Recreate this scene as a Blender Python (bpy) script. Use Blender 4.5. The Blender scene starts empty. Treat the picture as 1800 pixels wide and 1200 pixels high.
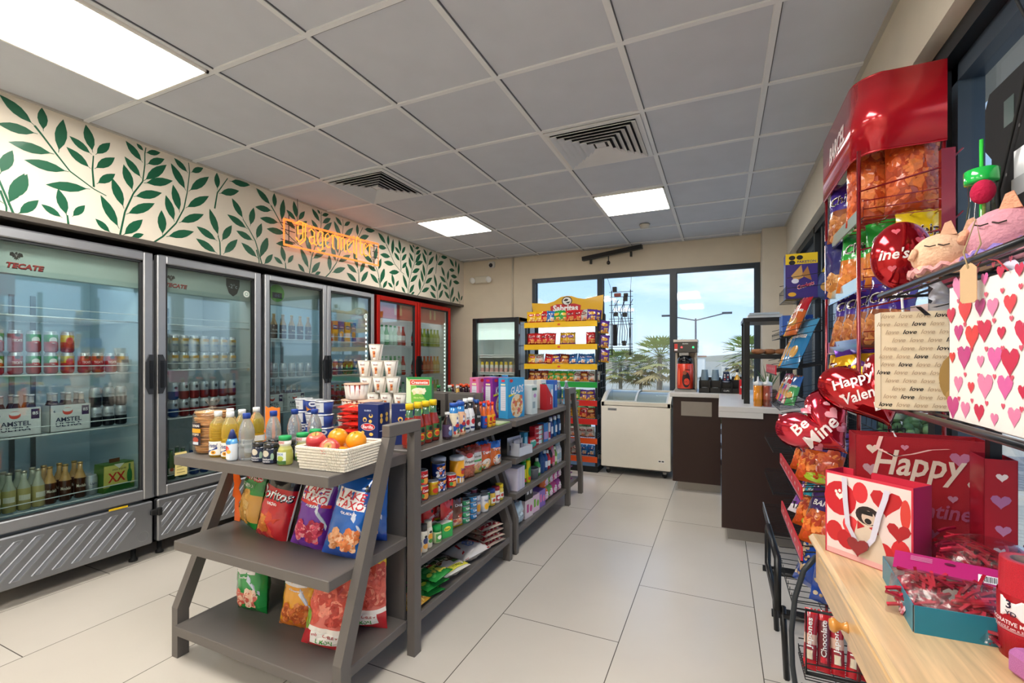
import bpy, math, random
from mathutils import Vector, Matrix, noise
PI = math.pi
rnd = random.Random(7)
scene = bpy.context.scene
COL = scene.collection
# ---------------- camera ----------------
cd = bpy.data.cameras.new('camera'); cam = bpy.data.objects.new('camera', cd); COL.objects.link(cam)
cam.location = (0, 0, 1.335); cam.rotation_euler = (PI/2, 0, 0.4237)
cd.sensor_width = 36; cd.lens = 813.78/1800*36; cd.shift_y = 28.3/1800; cd.clip_start = 0.02; cd.clip_end = 3000
scene.camera = cam
# ---------------- exposure ----------------
vs = scene.view_settings
vs.view_transform = 'Standard'; vs.look = 'None'; vs.gamma = 1; vs.exposure = 0.06; vs.use_curve_mapping = False
PANEL = 21.0      # radiance of the ceiling light panels
SKY = 1.5
# ---------------- world ----------------
W = bpy.data.worlds.new('world'); scene.world = W; W.use_nodes = True
nt = W.node_tree; N = nt.nodes; L = nt.links; N.clear()
out = N.new('ShaderNodeOutputWorld'); bg = N.new('ShaderNodeBackground'); L.new(bg.outputs[0], out.inputs[0])
tc = N.new('ShaderNodeTexCoord'); sep = N.new('ShaderNodeSeparateXYZ'); L.new(tc.outputs['Generated'], sep.inputs[0])
rmp = N.new('ShaderNodeValToRGB'); L.new(sep.outputs[2], rmp.inputs[0])
el = rmp.color_ramp.elements
el[0].position = 0.0; el[0].color = (0.66, 0.80, 0.95, 1)
el[1].position = 1.0; el[1].color = (0.10, 0.24, 0.62, 1)
e = el.new(0.12); e.color = (0.50, 0.70, 0.95, 1)
e = el.new(0.45); e.color = (0.22, 0.45, 0.86, 1)
mp = N.new('ShaderNodeMapping'); mp.inputs['Scale'].default_value = (1.6, 1.6, 5.0); L.new(tc.outputs['Generated'], mp.inputs[0])
nz = N.new('ShaderNodeTexNoise'); nz.inputs['Scale'].default_value = 1.9; nz.inputs['Detail'].default_value = 7; nz.inputs['Roughness'].default_value = 0.58
L.new(mp.outputs[0], nz.inputs[0])
cr = N.new('ShaderNodeValToRGB'); L.new(nz.outputs[0], cr.inputs[0])
cr.color_ramp.elements[0].position = 0.48; cr.color_ramp.elements[0].color = (0, 0, 0, 1)
cr.color_ramp.elements[1].position = 0.72; cr.color_ramp.elements[1].color = (1, 1, 1, 1)
mx = N.new('ShaderNodeMix'); mx.data_type = 'RGBA'; L.new(cr.outputs[0], mx.inputs[0]); L.new(rmp.outputs[0], mx.inputs[6]); mx.inputs[7].default_value = (0.95, 0.97, 1.0, 1)
L.new(mx.outputs[2], bg.inputs[0]); bg.inputs[1].default_value = SKY
# ---------------- sun (from behind the building, so it lights the outside only) ----------------
sd = bpy.data.lights.new('sun', 'SUN'); sd.energy = 2.6; sd.angle = 0.01; sd.color = (1, 0.95, 0.86)
sun = bpy.data.objects.new('sun', sd); COL.objects.link(sun); sun.rotation_euler = Vector((0.55, 0.45, -0.75)).to_track_quat('-Z', 'Y').to_euler()

# ================= library =================
def lin(c):
    if isinstance(c, str):
        c = c.lstrip('#'); c = [int(c[i:i+2], 16)/255 for i in (0, 2, 4)]
    return tuple((x/12.92 if x <= 0.04045 else ((x+0.055)/1.055)**2.4) for x in c[:3])
_m = {}
def pmat(name, rough=0.5, metal=0.0, coat=0.0, trans=0.0, ior=1.45, emit=0.0, bump=0.0, bscale=60.0, var=0.0, clear=0.0, sheen=0.0, bdist=0.002):
    """material that takes its colour from the mesh's 'Col' attribute, with procedural bump / variation"""
    if name in _m: return _m[name]
    m = bpy.data.materials.new(name); m.use_nodes = True; t = m.node_tree; n = t.nodes; l = t.links
    p = n['Principled BSDF']; a = n.new('ShaderNodeAttribute'); a.attribute_name = 'Col'
    col = a.outputs['Color']
    if var or bump:
        g = n.new('ShaderNodeTexCoord'); z = n.new('ShaderNodeTexNoise'); z.inputs['Scale'].default_value = bscale; z.inputs['Detail'].default_value = 3
        l.new(g.outputs['Object'], z.inputs[0])
        if var:
            h = n.new('ShaderNodeHueSaturation'); mr = n.new('ShaderNodeMapRange'); mr.inputs[3].default_value = 1-var; mr.inputs[4].default_value = 1+var
            l.new(z.outputs[0], mr.inputs[0]); l.new(mr.outputs[0], h.inputs['Value']); l.new(col, h.inputs['Color']); col = h.outputs[0]
        if bump:
            b = n.new('ShaderNodeBump'); b.inputs['Strength'].default_value = bump; b.inputs['Distance'].default_value = bdist
            l.new(z.outputs[0], b.inputs['Height']); l.new(b.outputs[0], p.inputs['Normal'])
    l.new(col, p.inputs['Base Color'])
    p.inputs['Roughness'].default_value = rough; p.inputs['Metallic'].default_value = metal
    p.inputs['Coat Weight'].default_value = coat; p.inputs['Coat Roughness'].default_value = 0.08
    p.inputs['Transmission Weight'].default_value = trans; p.inputs['IOR'].default_value = ior
    if emit: l.new(col, p.inputs['Emission Color']); p.inputs['Emission Strength'].default_value = emit
    if clear:
        o = n['Material Output']; mxs = n.new('ShaderNodeMixShader'); tr = n.new('ShaderNodeBsdfTransparent'); l.new(a.outputs['Color'], tr.inputs[0])
        fc = n.new('ShaderNodeLayerWeight'); fc.inputs[0].default_value = 0.5; fr = n.new('ShaderNodeMath'); fr.operation = 'POWER'; fr.inputs[1].default_value = 4.0; l.new(fc.outputs['Facing'], fr.inputs[0])
        ml = n.new('ShaderNodeMath'); ml.operation = 'MULTIPLY_ADD'; ml.inputs[1].default_value = clear*0.9; ml.inputs[2].default_value = 0.055*clear; ml.use_clamp = True
        gl = n.new('ShaderNodeBsdfGlossy'); gl.inputs['Roughness'].default_value = rough
        if bump: l.new(b.outputs[0], gl.inputs['Normal'])
        l.new(fr.outputs[0], ml.inputs[0]); l.new(ml.outputs[0], mxs.inputs[0]); l.new(tr.outputs[0], mxs.inputs[1]); l.new(gl.outputs[0], mxs.inputs[2]); l.new(mxs.outputs[0], o.inputs[0])
    _m[name] = m; return m
def MT(k):
    return {
     'plastic': lambda: pmat('plastic', 0.35), 'film': lambda: pmat('film', 0.17, coat=0.7, bump=0.35, bscale=28, bdist=0.006),
     'foil': lambda: pmat('foil', 0.22, metal=0.55, bump=0.5, bscale=22, bdist=0.006), 'paper': lambda: pmat('paper', 0.62, var=0.03),
     'card': lambda: pmat('card', 0.42, coat=0.15), 'paint': lambda: pmat('paint', 0.4, var=0.03, bscale=8), 'metal': lambda: pmat('metal', 0.32, metal=1),
     'chrome': lambda: pmat('chrome', 0.12, metal=1), 'can': lambda: pmat('can', 0.25, metal=0.5), 'gloss': lambda: pmat('gloss', 0.12, coat=0.6),
     'liquid': lambda: pmat('liquid', 0.06, trans=0.75, ior=1.33), 'glassy': lambda: pmat('glassy', 0.05, coat=0.8), 'clear': lambda: pmat('clear', 0.04, clear=1.0),
     'coolerglass': lambda: pmat('coolerglass', 0.03, clear=2.3), 'bagclear': lambda: pmat('bagclear', 0.25, clear=1.3, bump=0.6, bscale=25, bdist=0.008), 'neon': lambda: pmat('neon', 0.4, emit=1.5),
     'led': lambda: pmat('led', 0.4, emit=5.0), 'panel': lambda: pmat('panel', 0.5, emit=PANEL), 'lum': lambda: pmat('lum', 0.5, emit=0.9), 'knit': lambda: pmat('knit', 0.9, bump=1.0, bscale=160, var=0.12, bdist=0.003),
     'leaf': lambda: pmat('leaf', 0.6, var=0.25, bscale=3), 'skin': lambda: pmat('skin', 0.35, var=0.18, bscale=30, coat=0.3), 'rubber': lambda: pmat('rubber', 0.7),
     'glitter': lambda: pmat('glitter', 0.35, metal=0.3, bump=1.0, bscale=900, var=0.5, bdist=0.002), 'balloon': lambda: pmat('balloon', 0.1, metal=0.75, coat=0.6, bump=0.25, bscale=12, bdist=0.01),
     'wood': wood_mat, 'matte': lambda: pmat('matte', 0.85, var=0.06, bscale=6), 'redmetal': lambda: pmat('redmetal', 0.16, metal=0.35, coat=0.7), 'straw': lambda: pmat('straw', 0.75, var=0.25, bscale=120, bump=0.6),
     'chip': lambda: pmat('chip', 0.45, var=0.35, bscale=70, coat=0.3, bump=0.6, bdist=0.004), 'steel': lambda: pmat('steel', 0.42, metal=0.85, var=0.05, bscale=20),
    }[k]()
def wood_mat():
    if 'wood' in _m: return _m['wood']
    m = bpy.data.materials.new('wood'); m.use_nodes = True; t = m.node_tree; n = t.nodes; l = t.links; p = n['Principled BSDF']
    a = n.new('ShaderNodeAttribute'); a.attribute_name = 'Col'; g = n.new('ShaderNodeTexCoord'); q = n.new('ShaderNodeMapping'); q.inputs['Scale'].default_value = (16, 1.2, 16)
    l.new(g.outputs['Object'], q.inputs[0]); z = n.new('ShaderNodeTexNoise'); z.inputs['Scale'].default_value = 2.2; z.inputs['Detail'].default_value = 6; z.inputs['Distortion'].default_value = 1.2; l.new(q.outputs[0], z.inputs[0])
    mr = n.new('ShaderNodeMapRange'); mr.inputs[1].default_value = 0.3; mr.inputs[2].default_value = 0.7; mr.inputs[3].default_value = 0.72; mr.inputs[4].default_value = 1.12; l.new(z.outputs[0], mr.inputs[0])
    h = n.new('ShaderNodeHueSaturation'); l.new(mr.outputs[0], h.inputs['Value']); l.new(a.outputs['Color'], h.inputs['Color']); l.new(h.outputs[0], p.inputs['Base Color'])
    p.inputs['Roughness'].default_value = 0.32; p.inputs['Coat Weight'].default_value = 0.4; _m['wood'] = m; return m

_txt = {}
def text2d(s, bold=0.0):
    """2-D triangles of a string in the built-in font, normalised to height 1 per em, centred"""
    k = (s, bold)
    if k in _txt: return _txt[k]
    c = bpy.data.curves.new('t', 'FONT'); c.body = s; c.size = 1; c.resolution_u = 2; c.fill_mode = 'FRONT'; c.offset = bold; c.align_x = 'LEFT'
    o = bpy.data.objects.new('t', c); me = o.to_mesh()
    v = [(p.co.x, p.co.y) for p in me.vertices]; f = [tuple(p.vertices) for p in me.polygons]
    o.to_mesh_clear(); bpy.data.objects.remove(o); bpy.data.curves.remove(c)
    if v:
        x0 = min(p[0] for p in v); x1 = max(p[0] for p in v); y0 = min(p[1] for p in v); y1 = max(p[1] for p in v)
        v = [(p[0]-(x0+x1)/2, p[1]-(y0+y1)/2) for p in v]
        r = (v, f, x1-x0, y1-y0)
    else: r = ([], [], 1, 1)
    _txt[k] = r; return r
def circ(n, rx, ry=None, a0=0): ry = ry or rx; return [(rx*math.cos(a0+2*PI*i/n), ry*math.sin(a0+2*PI*i/n)) for i in range(n)]
def heart2(s, n=22):
    o = []
    for i in range(n):
        t = 2*PI*i/n
        o.append((s*16*math.sin(t)**3/17, s*(13*math.cos(t)-5*math.cos(2*t)-2*math.cos(3*t)-math.cos(4*t)+2.5)/17))
    return o

class MB:
    def __init__(s): s.v = []; s.f = []; s.mi = []; s.c = []; s.sm = []; s.mats = []; s.X = None
    def add(s, vs, fs, mat='plastic', col='ffffff', smooth=False, M=None):
        if mat not in s.mats: s.mats.append(mat)
        k = s.mats.index(mat); b = len(s.v); M = M if M is not None else None
        for p in vs:
            p = Vector(p)
            if M is not None: p = M @ p
            if s.X is not None: p = s.X @ p
            s.v.append(p)
        multi = isinstance(col, list); cc = None if multi else lin(col)
        for i, f in enumerate(fs):
            s.f.append(tuple(b+j for j in f)); s.mi.append(k); s.c.append(lin(col[i]) if multi else cc); s.sm.append(smooth)
        return s
    def box(s, x0, x1, y0, y1, z0, z1, mat='plastic', col='ffffff', M=None, bev=0.0):
        if x0 > x1: x0, x1 = x1, x0
        if y0 > y1: y0, y1 = y1, y0
        if z0 > z1: z0, z1 = z1, z0
        if bev <= 0:
            v = [(x, y, z) for z in (z0, z1) for y in (y0, y1) for x in (x0, x1)]
            return s.add(v, [(0, 2, 3, 1), (4, 5, 7, 6), (0, 1, 5, 4), (2, 6, 7, 3), (0, 4, 6, 2), (1, 3, 7, 5)], mat, col, False, M)
        b = min(bev, (x1-x0)/2.01, (y1-y0)/2.01, (z1-z0)/2.01); v = []
        for z, i in ((z0, 1), (z0+b, 0), (z1-b, 0), (z1, 1)):
            q = b if i else 0
            v += [(x0+b, y0+q, z), (x1-b, y0+q, z), (x1-q, y0+b, z), (x1-q, y1-b, z), (x1-b, y1-q, z), (x0+b, y1-q, z), (x0+q, y1-b, z), (x0+q, y0+b, z)]
        f = [tuple(range(7, -1, -1)), tuple(range(24, 32))]
        for r in range(3):
            for i in range(8): j = (i+1) % 8; f.append((r*8+i, r*8+j, r*8+8+j, r*8+8+i))
        return s.add(v, f, mat, col, False, M)
    def lathe(s, prof, n=16, mat='plastic', col='ffffff', cx=0, cy=0, z=0, M=None, sx=1, sy=1, cap=True, smooth=True):
        """prof [(r,z)...] from bottom to top; col may be a list, one per profile segment"""
        v = []; f = []; cs = []
        for r, h in prof:
            for i in range(n): a = 2*PI*i/n; v.append((cx+r*sx*math.cos(a), cy+r*sy*math.sin(a), z+h))
        m = isinstance(col, list)
        for k in range(len(prof)-1):
            for i in range(n):
                j = (i+1) % n; f.append((k*n+i, k*n+j, k*n+n+j, k*n+n+i)); cs.append(col[min(k, len(col)-1)] if m else col)
        if cap:
            if prof[0][0] > 1e-5: f.append(tuple(range(n-1, -1, -1))); cs.append(col[0] if m else col)
            if prof[-1][0] > 1e-5: f.append(tuple((len(prof)-1)*n+i for i in range(n))); cs.append(col[-1] if m else col)
        return s.add(v, f, mat, cs if m else col, smooth, M)
    def tube(s, pts, r, n=6, mat='metal', col='888888', closed=False, M=None, r2=None):
        P = [Vector(p) for p in pts]; v = []; f = []; m = len(P); up = None
        for i, p in enumerate(P):
            a = P[(i-1) % m] if (closed or i > 0) else p; b = P[(i+1) % m] if (closed or i < m-1) else p
            d = (b-a); d = d.normalized() if d.length > 1e-9 else Vector((0, 0, 1))
            if up is None: up = Vector((0, 0, 1)) if abs(d.z) < 0.9 else Vector((1, 0, 0))
            x = d.cross(up); x = x.normalized() if x.length > 1e-6 else Vector((1, 0, 0)); y = x.cross(d).normalized(); up = y
            rr = r if r2 is None else r+(r2-r)*i/(m-1)
            for k in range(n): t = 2*PI*k/n+PI/n; v.append(p+(x*math.cos(t)+y*math.sin(t))*rr)
        for i in range(m if closed else m-1):
            for k in range(n):
                j = (k+1) % n; i2 = (i+1) % m; f.append((i*n+k, i*n+j, i2*n+j, i2*n+k))
        if not closed: f.append(tuple(range(n-1, -1, -1))); f.append(tuple((m-1)*n+k for k in range(n)))
        return s.add(v, f, mat, col, n > 5, M)
    def bar(s, a, b, w, t=None, mat='paint', col='666666'):
        """square bar from a to b; w across, t deep"""
        t = t or w; a = Vector(a); b = Vector(b); d = (b-a).normalized()
        up = Vector((0, 1, 0)) if abs(d.y) < 0.5 and abs(d.z) > 0.5 else Vector((0, 0, 1))
        x = d.cross(up).normalized(); y = x.cross(d).normalized(); v = []
        for p in (a, b):
            for i, j in ((-1, -1), (1, -1), (1, 1), (-1, 1)): v.append(p+x*i*w/2+y*j*t/2)
        return s.add(v, [(3, 2, 1, 0), (4, 5, 6, 7), (0, 1, 5, 4), (1, 2, 6, 5), (2, 3, 7, 6), (3, 0, 4, 7)], mat, col)
    def prism(s, poly, h0, h1, ax='y', mat='plastic', col='ffffff', M=None, smooth=False):
        """extrude a 2-D outline; ax y: poly=(x,z); ax z: poly=(x,y); ax x: poly=(y,z)"""
        g = {'y': lambda p, h: (p[0], h, p[1]), 'z': lambda p, h: (p[0], p[1], h), 'x': lambda p, h: (h, p[0], p[1])}[ax]
        n = len(poly); v = [g(p, h0) for p in poly]+[g(p, h1) for p in poly]
        f = [tuple(range(n)), tuple(range(2*n-1, n-1, -1))]+[(i, n+i, n+(i+1) % n, (i+1) % n) for i in range(n)]
        return s.add(v, f, mat, col, smooth, M)
    def grid(s, fn, nu, nv, mat='plastic', col='ffffff', smooth=True, M=None, closeu=False):
        """fn(u,v) u,v in 0..1; col may be fn(u,v)->hex"""
        v = [fn(i/nu, j/nv) for j in range(nv+1) for i in range(nu if closeu else nu+1)]; f = []; cs = []; w = nu if closeu else nu+1
        for j in range(nv):
            for i in range(nu):
                f.append((j*w+i, j*w+(i+1) % w, (j+1)*w+(i+1) % w, (j+1)*w+i)); cs.append(col((i+.5)/nu, (j+.5)/nv) if callable(col) else col)
        return s.add(v, f, mat, cs if callable(col) else col, smooth, M)
    def ball(s, c, r, n=12, mat='plastic', col='ffffff', sx=1, sy=1, sz=1, M=None):
        m = max(5, n*2//3)
        return s.grid(lambda u, v: (c[0]+r*sx*math.sin(PI*v)*math.cos(2*PI*u), c[1]+r*sy*math.sin(PI*v)*math.sin(2*PI*u), c[2]-r*sz*math.cos(PI*v)), n, m, mat, col, True, M, closeu=True)
    def flat(s, poly, fn, off=0.0006, mat='card', col='ffffff', sub=1):
        """filled 2-D outline laid on the surface fn(x,z,off)"""
        n = len(poly); cx = sum(p[0] for p in poly)/n; cz = sum(p[1] for p in poly)/n; v = [fn(cx, cz, off)]; f = []
        for k in range(1, sub+1): v += [fn(cx+(p[0]-cx)*k/sub, cz+(p[1]-cz)*k/sub, off) for p in poly]
        f += [(0, 1+i, 1+(i+1) % n) for i in range(n)]
        for k in range(sub-1): f += [(1+k*n+i, 1+k*n+n+i, 1+k*n+n+(i+1) % n, 1+k*n+(i+1) % n) for i in range(n)]
        return s.add(v, f, mat, col, False)
    def text(s, st, fn, cx, cz, w=None, h=None, col='000000', mat='card', off=0.0012, shear=0.0, rot=0.0, bold=0.0):
        v, f, tw, th = text2d(st, bold)
        if w and h: kx, kz = w/tw, h/th
        elif h: kx = kz = h/th
        else: kx = kz = w/tw
        q = []; c_, s_ = math.cos(rot), math.sin(rot)
        for a, b in v:
            x, z = a*kx+b*kz*shear, b*kz; x, z = x*c_-z*s_, x*s_+z*c_; q.append(fn(cx+x, cz+z, off))
        return s.add(q, f, mat, col)
    def decals(s, ds, fn, mat='card'):
        """('t',text,cx,cz,w,h,col[,shear,rot]) ('r',cx,cz,w,h,col) ('e',cx,cz,rx,rz,col) ('h',cx,cz,size,col) ('b',cx,cz,w,h,cols,n,size) ('p',pts,col)"""
        R = random.Random(5); o = 0.0005
        for d in ds:
            o += min(.00012, .0016/len(ds)); k = d[0]
            if k == 't': s.text(d[1], fn, d[2], d[3], d[4], d[5], d[6], mat, o+0.0006, d[7] if len(d) > 7 else 0, d[8] if len(d) > 8 else 0, 0.02)
            elif k == 'r':
                x, z, w, h = d[1:5]; n = 5
                s.grid(lambda u, v: fn(x-w/2+w*u, z-h/2+h*v, o), n, n, mat, d[5], False)
            elif k == 'e': s.flat([(d[1]+a, d[2]+b) for a, b in circ(16, d[3], d[4])], fn, o, mat, d[5], 2)
            elif k == 'h': s.flat([(d[1]+a, d[2]+b) for a, b in heart2(d[3], 16)], fn, o, mat, d[4], 2)
            elif k == 'p': s.flat(d[1], fn, o, mat, d[2], 2)
            elif k == 'b':
                x, z, w, h, cols, n, sz = d[1:8]
                for i in range(n):
                    a = x+(R.random()-.5)*w; b = z+(R.random()-.5)*h; r = sz*(0.6+0.8*R.random()); t = R.random()*PI
                    e = 0.55+0.4*R.random(); c1, s1 = math.cos(t), math.sin(t)
                    s.flat([(a+(p*c1-q*s1), b+(p*s1+q*c1)) for p, q in circ(7, r, r*e)], fn, o+i*2e-5, 'chip' if mat != 'card' else mat, cols[i % len(cols)])
        return s
    def obj(s, name, parent=None, bevel=0):
        me = bpy.data.meshes.new(name); me.from_pydata([tuple(p) for p in s.v], [], s.f)
        for k in s.mats: me.materials.append(MT(k))
        me.polygons.foreach_set('material_index', s.mi); me.polygons.foreach_set('use_smooth', s.sm)
        a = me.color_attributes.new('Col', 'FLOAT_COLOR', 'CORNER'); buf = []
        for p, c in zip(me.polygons, s.c): buf += [c[0], c[1], c[2], 1.0]*p.loop_total
        a.data.foreach_set('color', buf); me.update()
        o = bpy.data.objects.new(name, me); COL.objects.link(o)
        if parent: o.parent = parent
        if bevel:
            b = o.modifiers.new('b', 'BEVEL'); b.width = bevel; b.segments = 2; b.limit_method = 'ANGLE'
        return o
def tag(o, label, cat, group=None):
    o['label'] = label; o['category'] = cat
    if group: o['group'] = group
    return o
def thing(name, label, cat, loc=(0, 0, 0), rz=0.0, group=None):
    o = bpy.data.objects.new(name, None); o.empty_display_size = 0.02; COL.objects.link(o); o.location = loc; o.rotation_euler = (0, 0, rz)
    return tag(o, label, cat, group)
def struct(name, mb): o = mb.obj(name); o['kind'] = 'structure'; return o
def dup(root):
    kids = KIDS.get(root.name, [])
    r = root.copy(); COL.objects.link(r); mine = []
    for ch in kids:
        c = ch.copy(); COL.objects.link(c); c.parent = r; mine.append(c)
        sub = []
        for g in KIDS.get(ch.name, []): d = g.copy(); COL.objects.link(d); d.parent = c; sub.append(d)
        KIDS[c.name] = sub
    KIDS[r.name] = mine
    return r
KIDS = {}
ORD = ['nearest', 'second', 'third', 'fourth', 'fifth', 'sixth', 'seventh', 'eighth', 'ninth', 'tenth', 'eleventh', 'twelfth', 'thirteenth', 'fourteenth', 'fifteenth', 'sixteenth', 'seventeenth', 'eighteenth', 'nineteenth', 'twentieth']
ORL = ['leftmost']+ORD[1:]
class Kind:
    """one kind of thing: the first put() builds it, later ones copy it with its parts"""
    def __init__(s, name, cat, build): s.name = name; s.cat = cat; s.b = build; s.first = None
    def put(s, loc, rz, label, group=None, rot=None, sc=None):
        if s.first is None:
            parts = s.b()                       # list of (part name, MB, [sub-parts]) or a single MB
            if isinstance(parts, MB): o = parts.obj(s.name)
            else:
                o = bpy.data.objects.new(s.name, None); o.empty_display_size = 0.02; COL.objects.link(o); ks = []
                for p in parts:
                    c = p[1].obj(p[0], o); ks.append(c); sub = []
                    for q in (p[2] if len(p) > 2 else []): sub.append(q[1].obj(q[0], c))
                    KIDS[c.name] = sub
                KIDS[o.name] = ks
            s.first = o
        else: o = dup(s.first)
        o.location = loc; o.rotation_euler = rot if rot else (0, 0, rz)
        if sc: o.scale = (sc, sc, sc) if not isinstance(sc, tuple) else sc
        else: o.scale = (1, 1, 1)
        for k in ('group',):
            if k in o: del o[k]
        return tag(o, label, s.cat, group)
# ================= the room =================
CZ = 2.719; XL = -3.41; YB = 5.85; XR = 0.63; YF = -2.4
GX = [-2.844+0.61*k for k in range(-1, 6)]; GY = [1.447+0.61*k for k in range(-6, 8)]
# floor with 0.6 x 1.2 tiles
m = bpy.data.materials.new('floor tiles'); m.use_nodes = True; t = m.node_tree; n = t.nodes; l = t.links; p = n['Principled BSDF']
g = n.new('ShaderNodeTexCoord'); sp = n.new('ShaderNodeSeparateXYZ'); l.new(g.outputs['Object'], sp.inputs[0])
ax = n.new('ShaderNodeMath'); ax.operation = 'ADD'; ax.inputs[1].default_value = 24-0.385; l.new(sp.outputs[1], ax.inputs[0])
ay = n.new('ShaderNodeMath'); ay.operation = 'ADD'; ay.inputs[1].default_value = 6-0.163; l.new(sp.outputs[0], ay.inputs[0])
cb = n.new('ShaderNodeCombineXYZ'); l.new(ax.outputs[0], cb.inputs[0]); l.new(ay.outputs[0], cb.inputs[1])
br = n.new('ShaderNodeTexBrick'); l.new(cb.outputs[0], br.inputs[0]); br.offset = 0.5; br.offset_frequency = 2
for k, v in (('Scale', 1.0), ('Mortar Size', 0.0022), ('Mortar Smooth', 0.1), ('Bias', 0.0), ('Brick Width', 1.2), ('Row Height', 0.6)): br.inputs[k].default_value = v
br.inputs['Color1'].default_value = (*lin('ccc6bc'), 1); br.inputs['Color2'].default_value = (*lin('c8c1b6'), 1); br.inputs['Mortar'].default_value = (*lin('5b554e'), 1)
nz = n.new('ShaderNodeTexNoise'); nz.inputs['Scale'].default_value = 2.2; nz.inputs['Detail'].default_value = 6; l.new(g.outputs['Object'], nz.inputs[0])
mr = n.new('ShaderNodeMapRange'); mr.inputs[3].default_value = 0.93; mr.inputs[4].default_value = 1.06; l.new(nz.outputs[0], mr.inputs[0])
hs = n.new('ShaderNodeHueSaturation'); l.new(br.outputs[0], hs.inputs['Color']); l.new(mr.outputs[0], hs.inputs['Value']); l.new(hs.outputs[0], p.inputs['Base Color'])
p.inputs['Roughness'].default_value = 0.24; p.inputs['Specular IOR Level'].default_value = 0.5
FLOORMAT = m
b = MB(); b.box(-4.3, 1.0, YF, YB+0.1, -0.08, 0, 'matte', 'cccccc'); o = struct('floor', b); o.data.materials[0] = FLOORMAT
# ceiling: one slab of tiles with small gaps of grid
b = MB(); b.box(-4.3, 1.0, YF, YB+0.1, CZ+0.004, CZ+0.05, 'matte', 'c6cad3'); struct('ceiling', b)
b = MB()
for x in GX: b.box(x-0.012, x+0.012, YF, YB, CZ-0.004, CZ+0.006, 'paint', 'dfe1e4').box(x+.012, x+.0165, YF, YB, CZ-.0005, CZ+.006, 'paint', '55565a').box(x-.0165, x-.012, YF, YB, CZ-.0005, CZ+.006, 'paint', 'e2e2e4')  # dark strip along one side paints in the shadow gap of the bar
for y in GY:
    if y > YF and y < YB: b.box(XL, XR, y-0.012, y+0.012, CZ-0.0045, CZ+0.006, 'paint', 'dfe1e4').box(XL, XR, y+.012, y+.0175, CZ-.001, CZ+.006, 'paint', '4c4d51')  # cross bars get the same shadow line, put in as dark colour
b.box(XL, XL+0.02, YF, YB, CZ-0.005, CZ+0.004, 'paint', 'b9b6ae'); b.box(XR-0.02, XR, YF, YB, CZ-0.005, CZ+0.004, 'paint', 'b9b6ae'); b.box(XL, XR, YB-0.02, YB, CZ-0.005, CZ+0.004, 'paint', 'b9b6ae')
struct('trim_1', b)
WALL = 'd9cdb8'
b = MB(); b.box(-4.3, -4.2, YF, YB+0.1, 0, CZ, 'matte', WALL); struct('wall_left', b)
b = MB(); b.box(-4.3, 1.0, YF-0.1, YF, 0, CZ, 'matte', WALL); struct('wall_front', b)
WX0, WX1, WZ0, WZ1 = -2.335, 0.40, 0.10, 2.40
b = MB()
b.box(-4.2, WX0, YB, YB+0.12, 0, CZ, 'matte', WALL); b.box(WX0, WX1, YB, YB+0.12, WZ1, CZ, 'matte', WALL); b.box(WX0, WX1, YB, YB+0.12, 0, WZ0, 'matte', WALL)
b.box(WX1, 1.0, YB, YB+0.12, 0, CZ, 'matte', WALL); struct('wall_back', b)
b = MB(); b.box(0.405, 1.0, 5.63, YB, 0, CZ, 'matte', 'd6cdbd'); struct('wall_back', b)     # corner column
RZ0, RZ1 = 0.10, 2.39
b = MB(); b.box(XR, 1.0, YF, 5.63, RZ1, CZ, 'matte', 'd4ccbc'); b.box(0.685, 1.0, YF, 5.63, 0, RZ0, 'matte', WALL)
b.box(0.685, 0.9, 5.33, 5.63, RZ0, RZ1, 'matte', WALL); b.box(0.685, 0.9, YF, -1.6, RZ0, RZ1, 'matte', WALL); struct('wall_right', b)
# windows: dark frames with panes
FR = '2c3640'
def window(name, rail, panes, glass):
    o = struct(name, rail); c = glass.obj('window_pane', o); return o
b = MB(); fy0, fy1 = YB-0.005, YB+0.06
mull = [WX0, -1.405, -0.52, WX1]
b.box(WX0, WX1, fy0, fy1, WZ1-0.055, WZ1, 'paint', FR); b.box(WX0, WX1, fy0, fy1, WZ0, WZ0+0.06, 'paint', FR)
for k, x in enumerate(mull):
    w = 0.05 if k in (0, 3) else 0.07; x0 = x if k == 0 else (x-w if k == 3 else x-w/2); b.box(x0, x0+w, fy0-0.004, fy1, WZ0, WZ1, 'paint', FR)
    b.box(x0-0.008, x0+w+0.008, fy1-0.03, fy1, WZ0+.05, WZ1-.05, 'paint', '46535f')
g2 = MB()
for a, c in zip(mull, mull[1:]): g2.box(a+0.03, c-0.03, YB+0.03, YB+0.036, WZ0+0.05, WZ1-0.05, 'clear', 'f4f9fb')
window('window_1', b, None, g2)
b = MB(); g2 = MB(); ym = [-1.6, -0.5, 0.75, 2.12, 3.3, 4.4, 5.33]
b.box(0.685, 0.80, -1.6, 5.33, RZ1-0.06, RZ1, 'paint', '1b2127'); b.box(0.685, 0.80, -1.6, 5.33, RZ0, RZ0+0.07, 'paint', '1b2127')
b.box(0.73, 0.80, -1.6, 5.33, RZ1-0.12, RZ1-0.055, 'paint', '3a4653')
for y in ym:
    b.box(0.685, 0.80, y-0.03, y+0.03, RZ0, RZ1, 'paint', '1f262d'); b.box(0.73, 0.80, y-0.075, y+0.075, RZ0+.06, RZ1-.06, 'paint', '44525f')
for a, c in zip(ym, ym[1:]): g2.box(0.765, 0.771, a+0.05, c-0.05, RZ0+0.05, RZ1-0.08, 'clear', 'f4f9fb')
window('window_2', b, None, g2)
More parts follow.
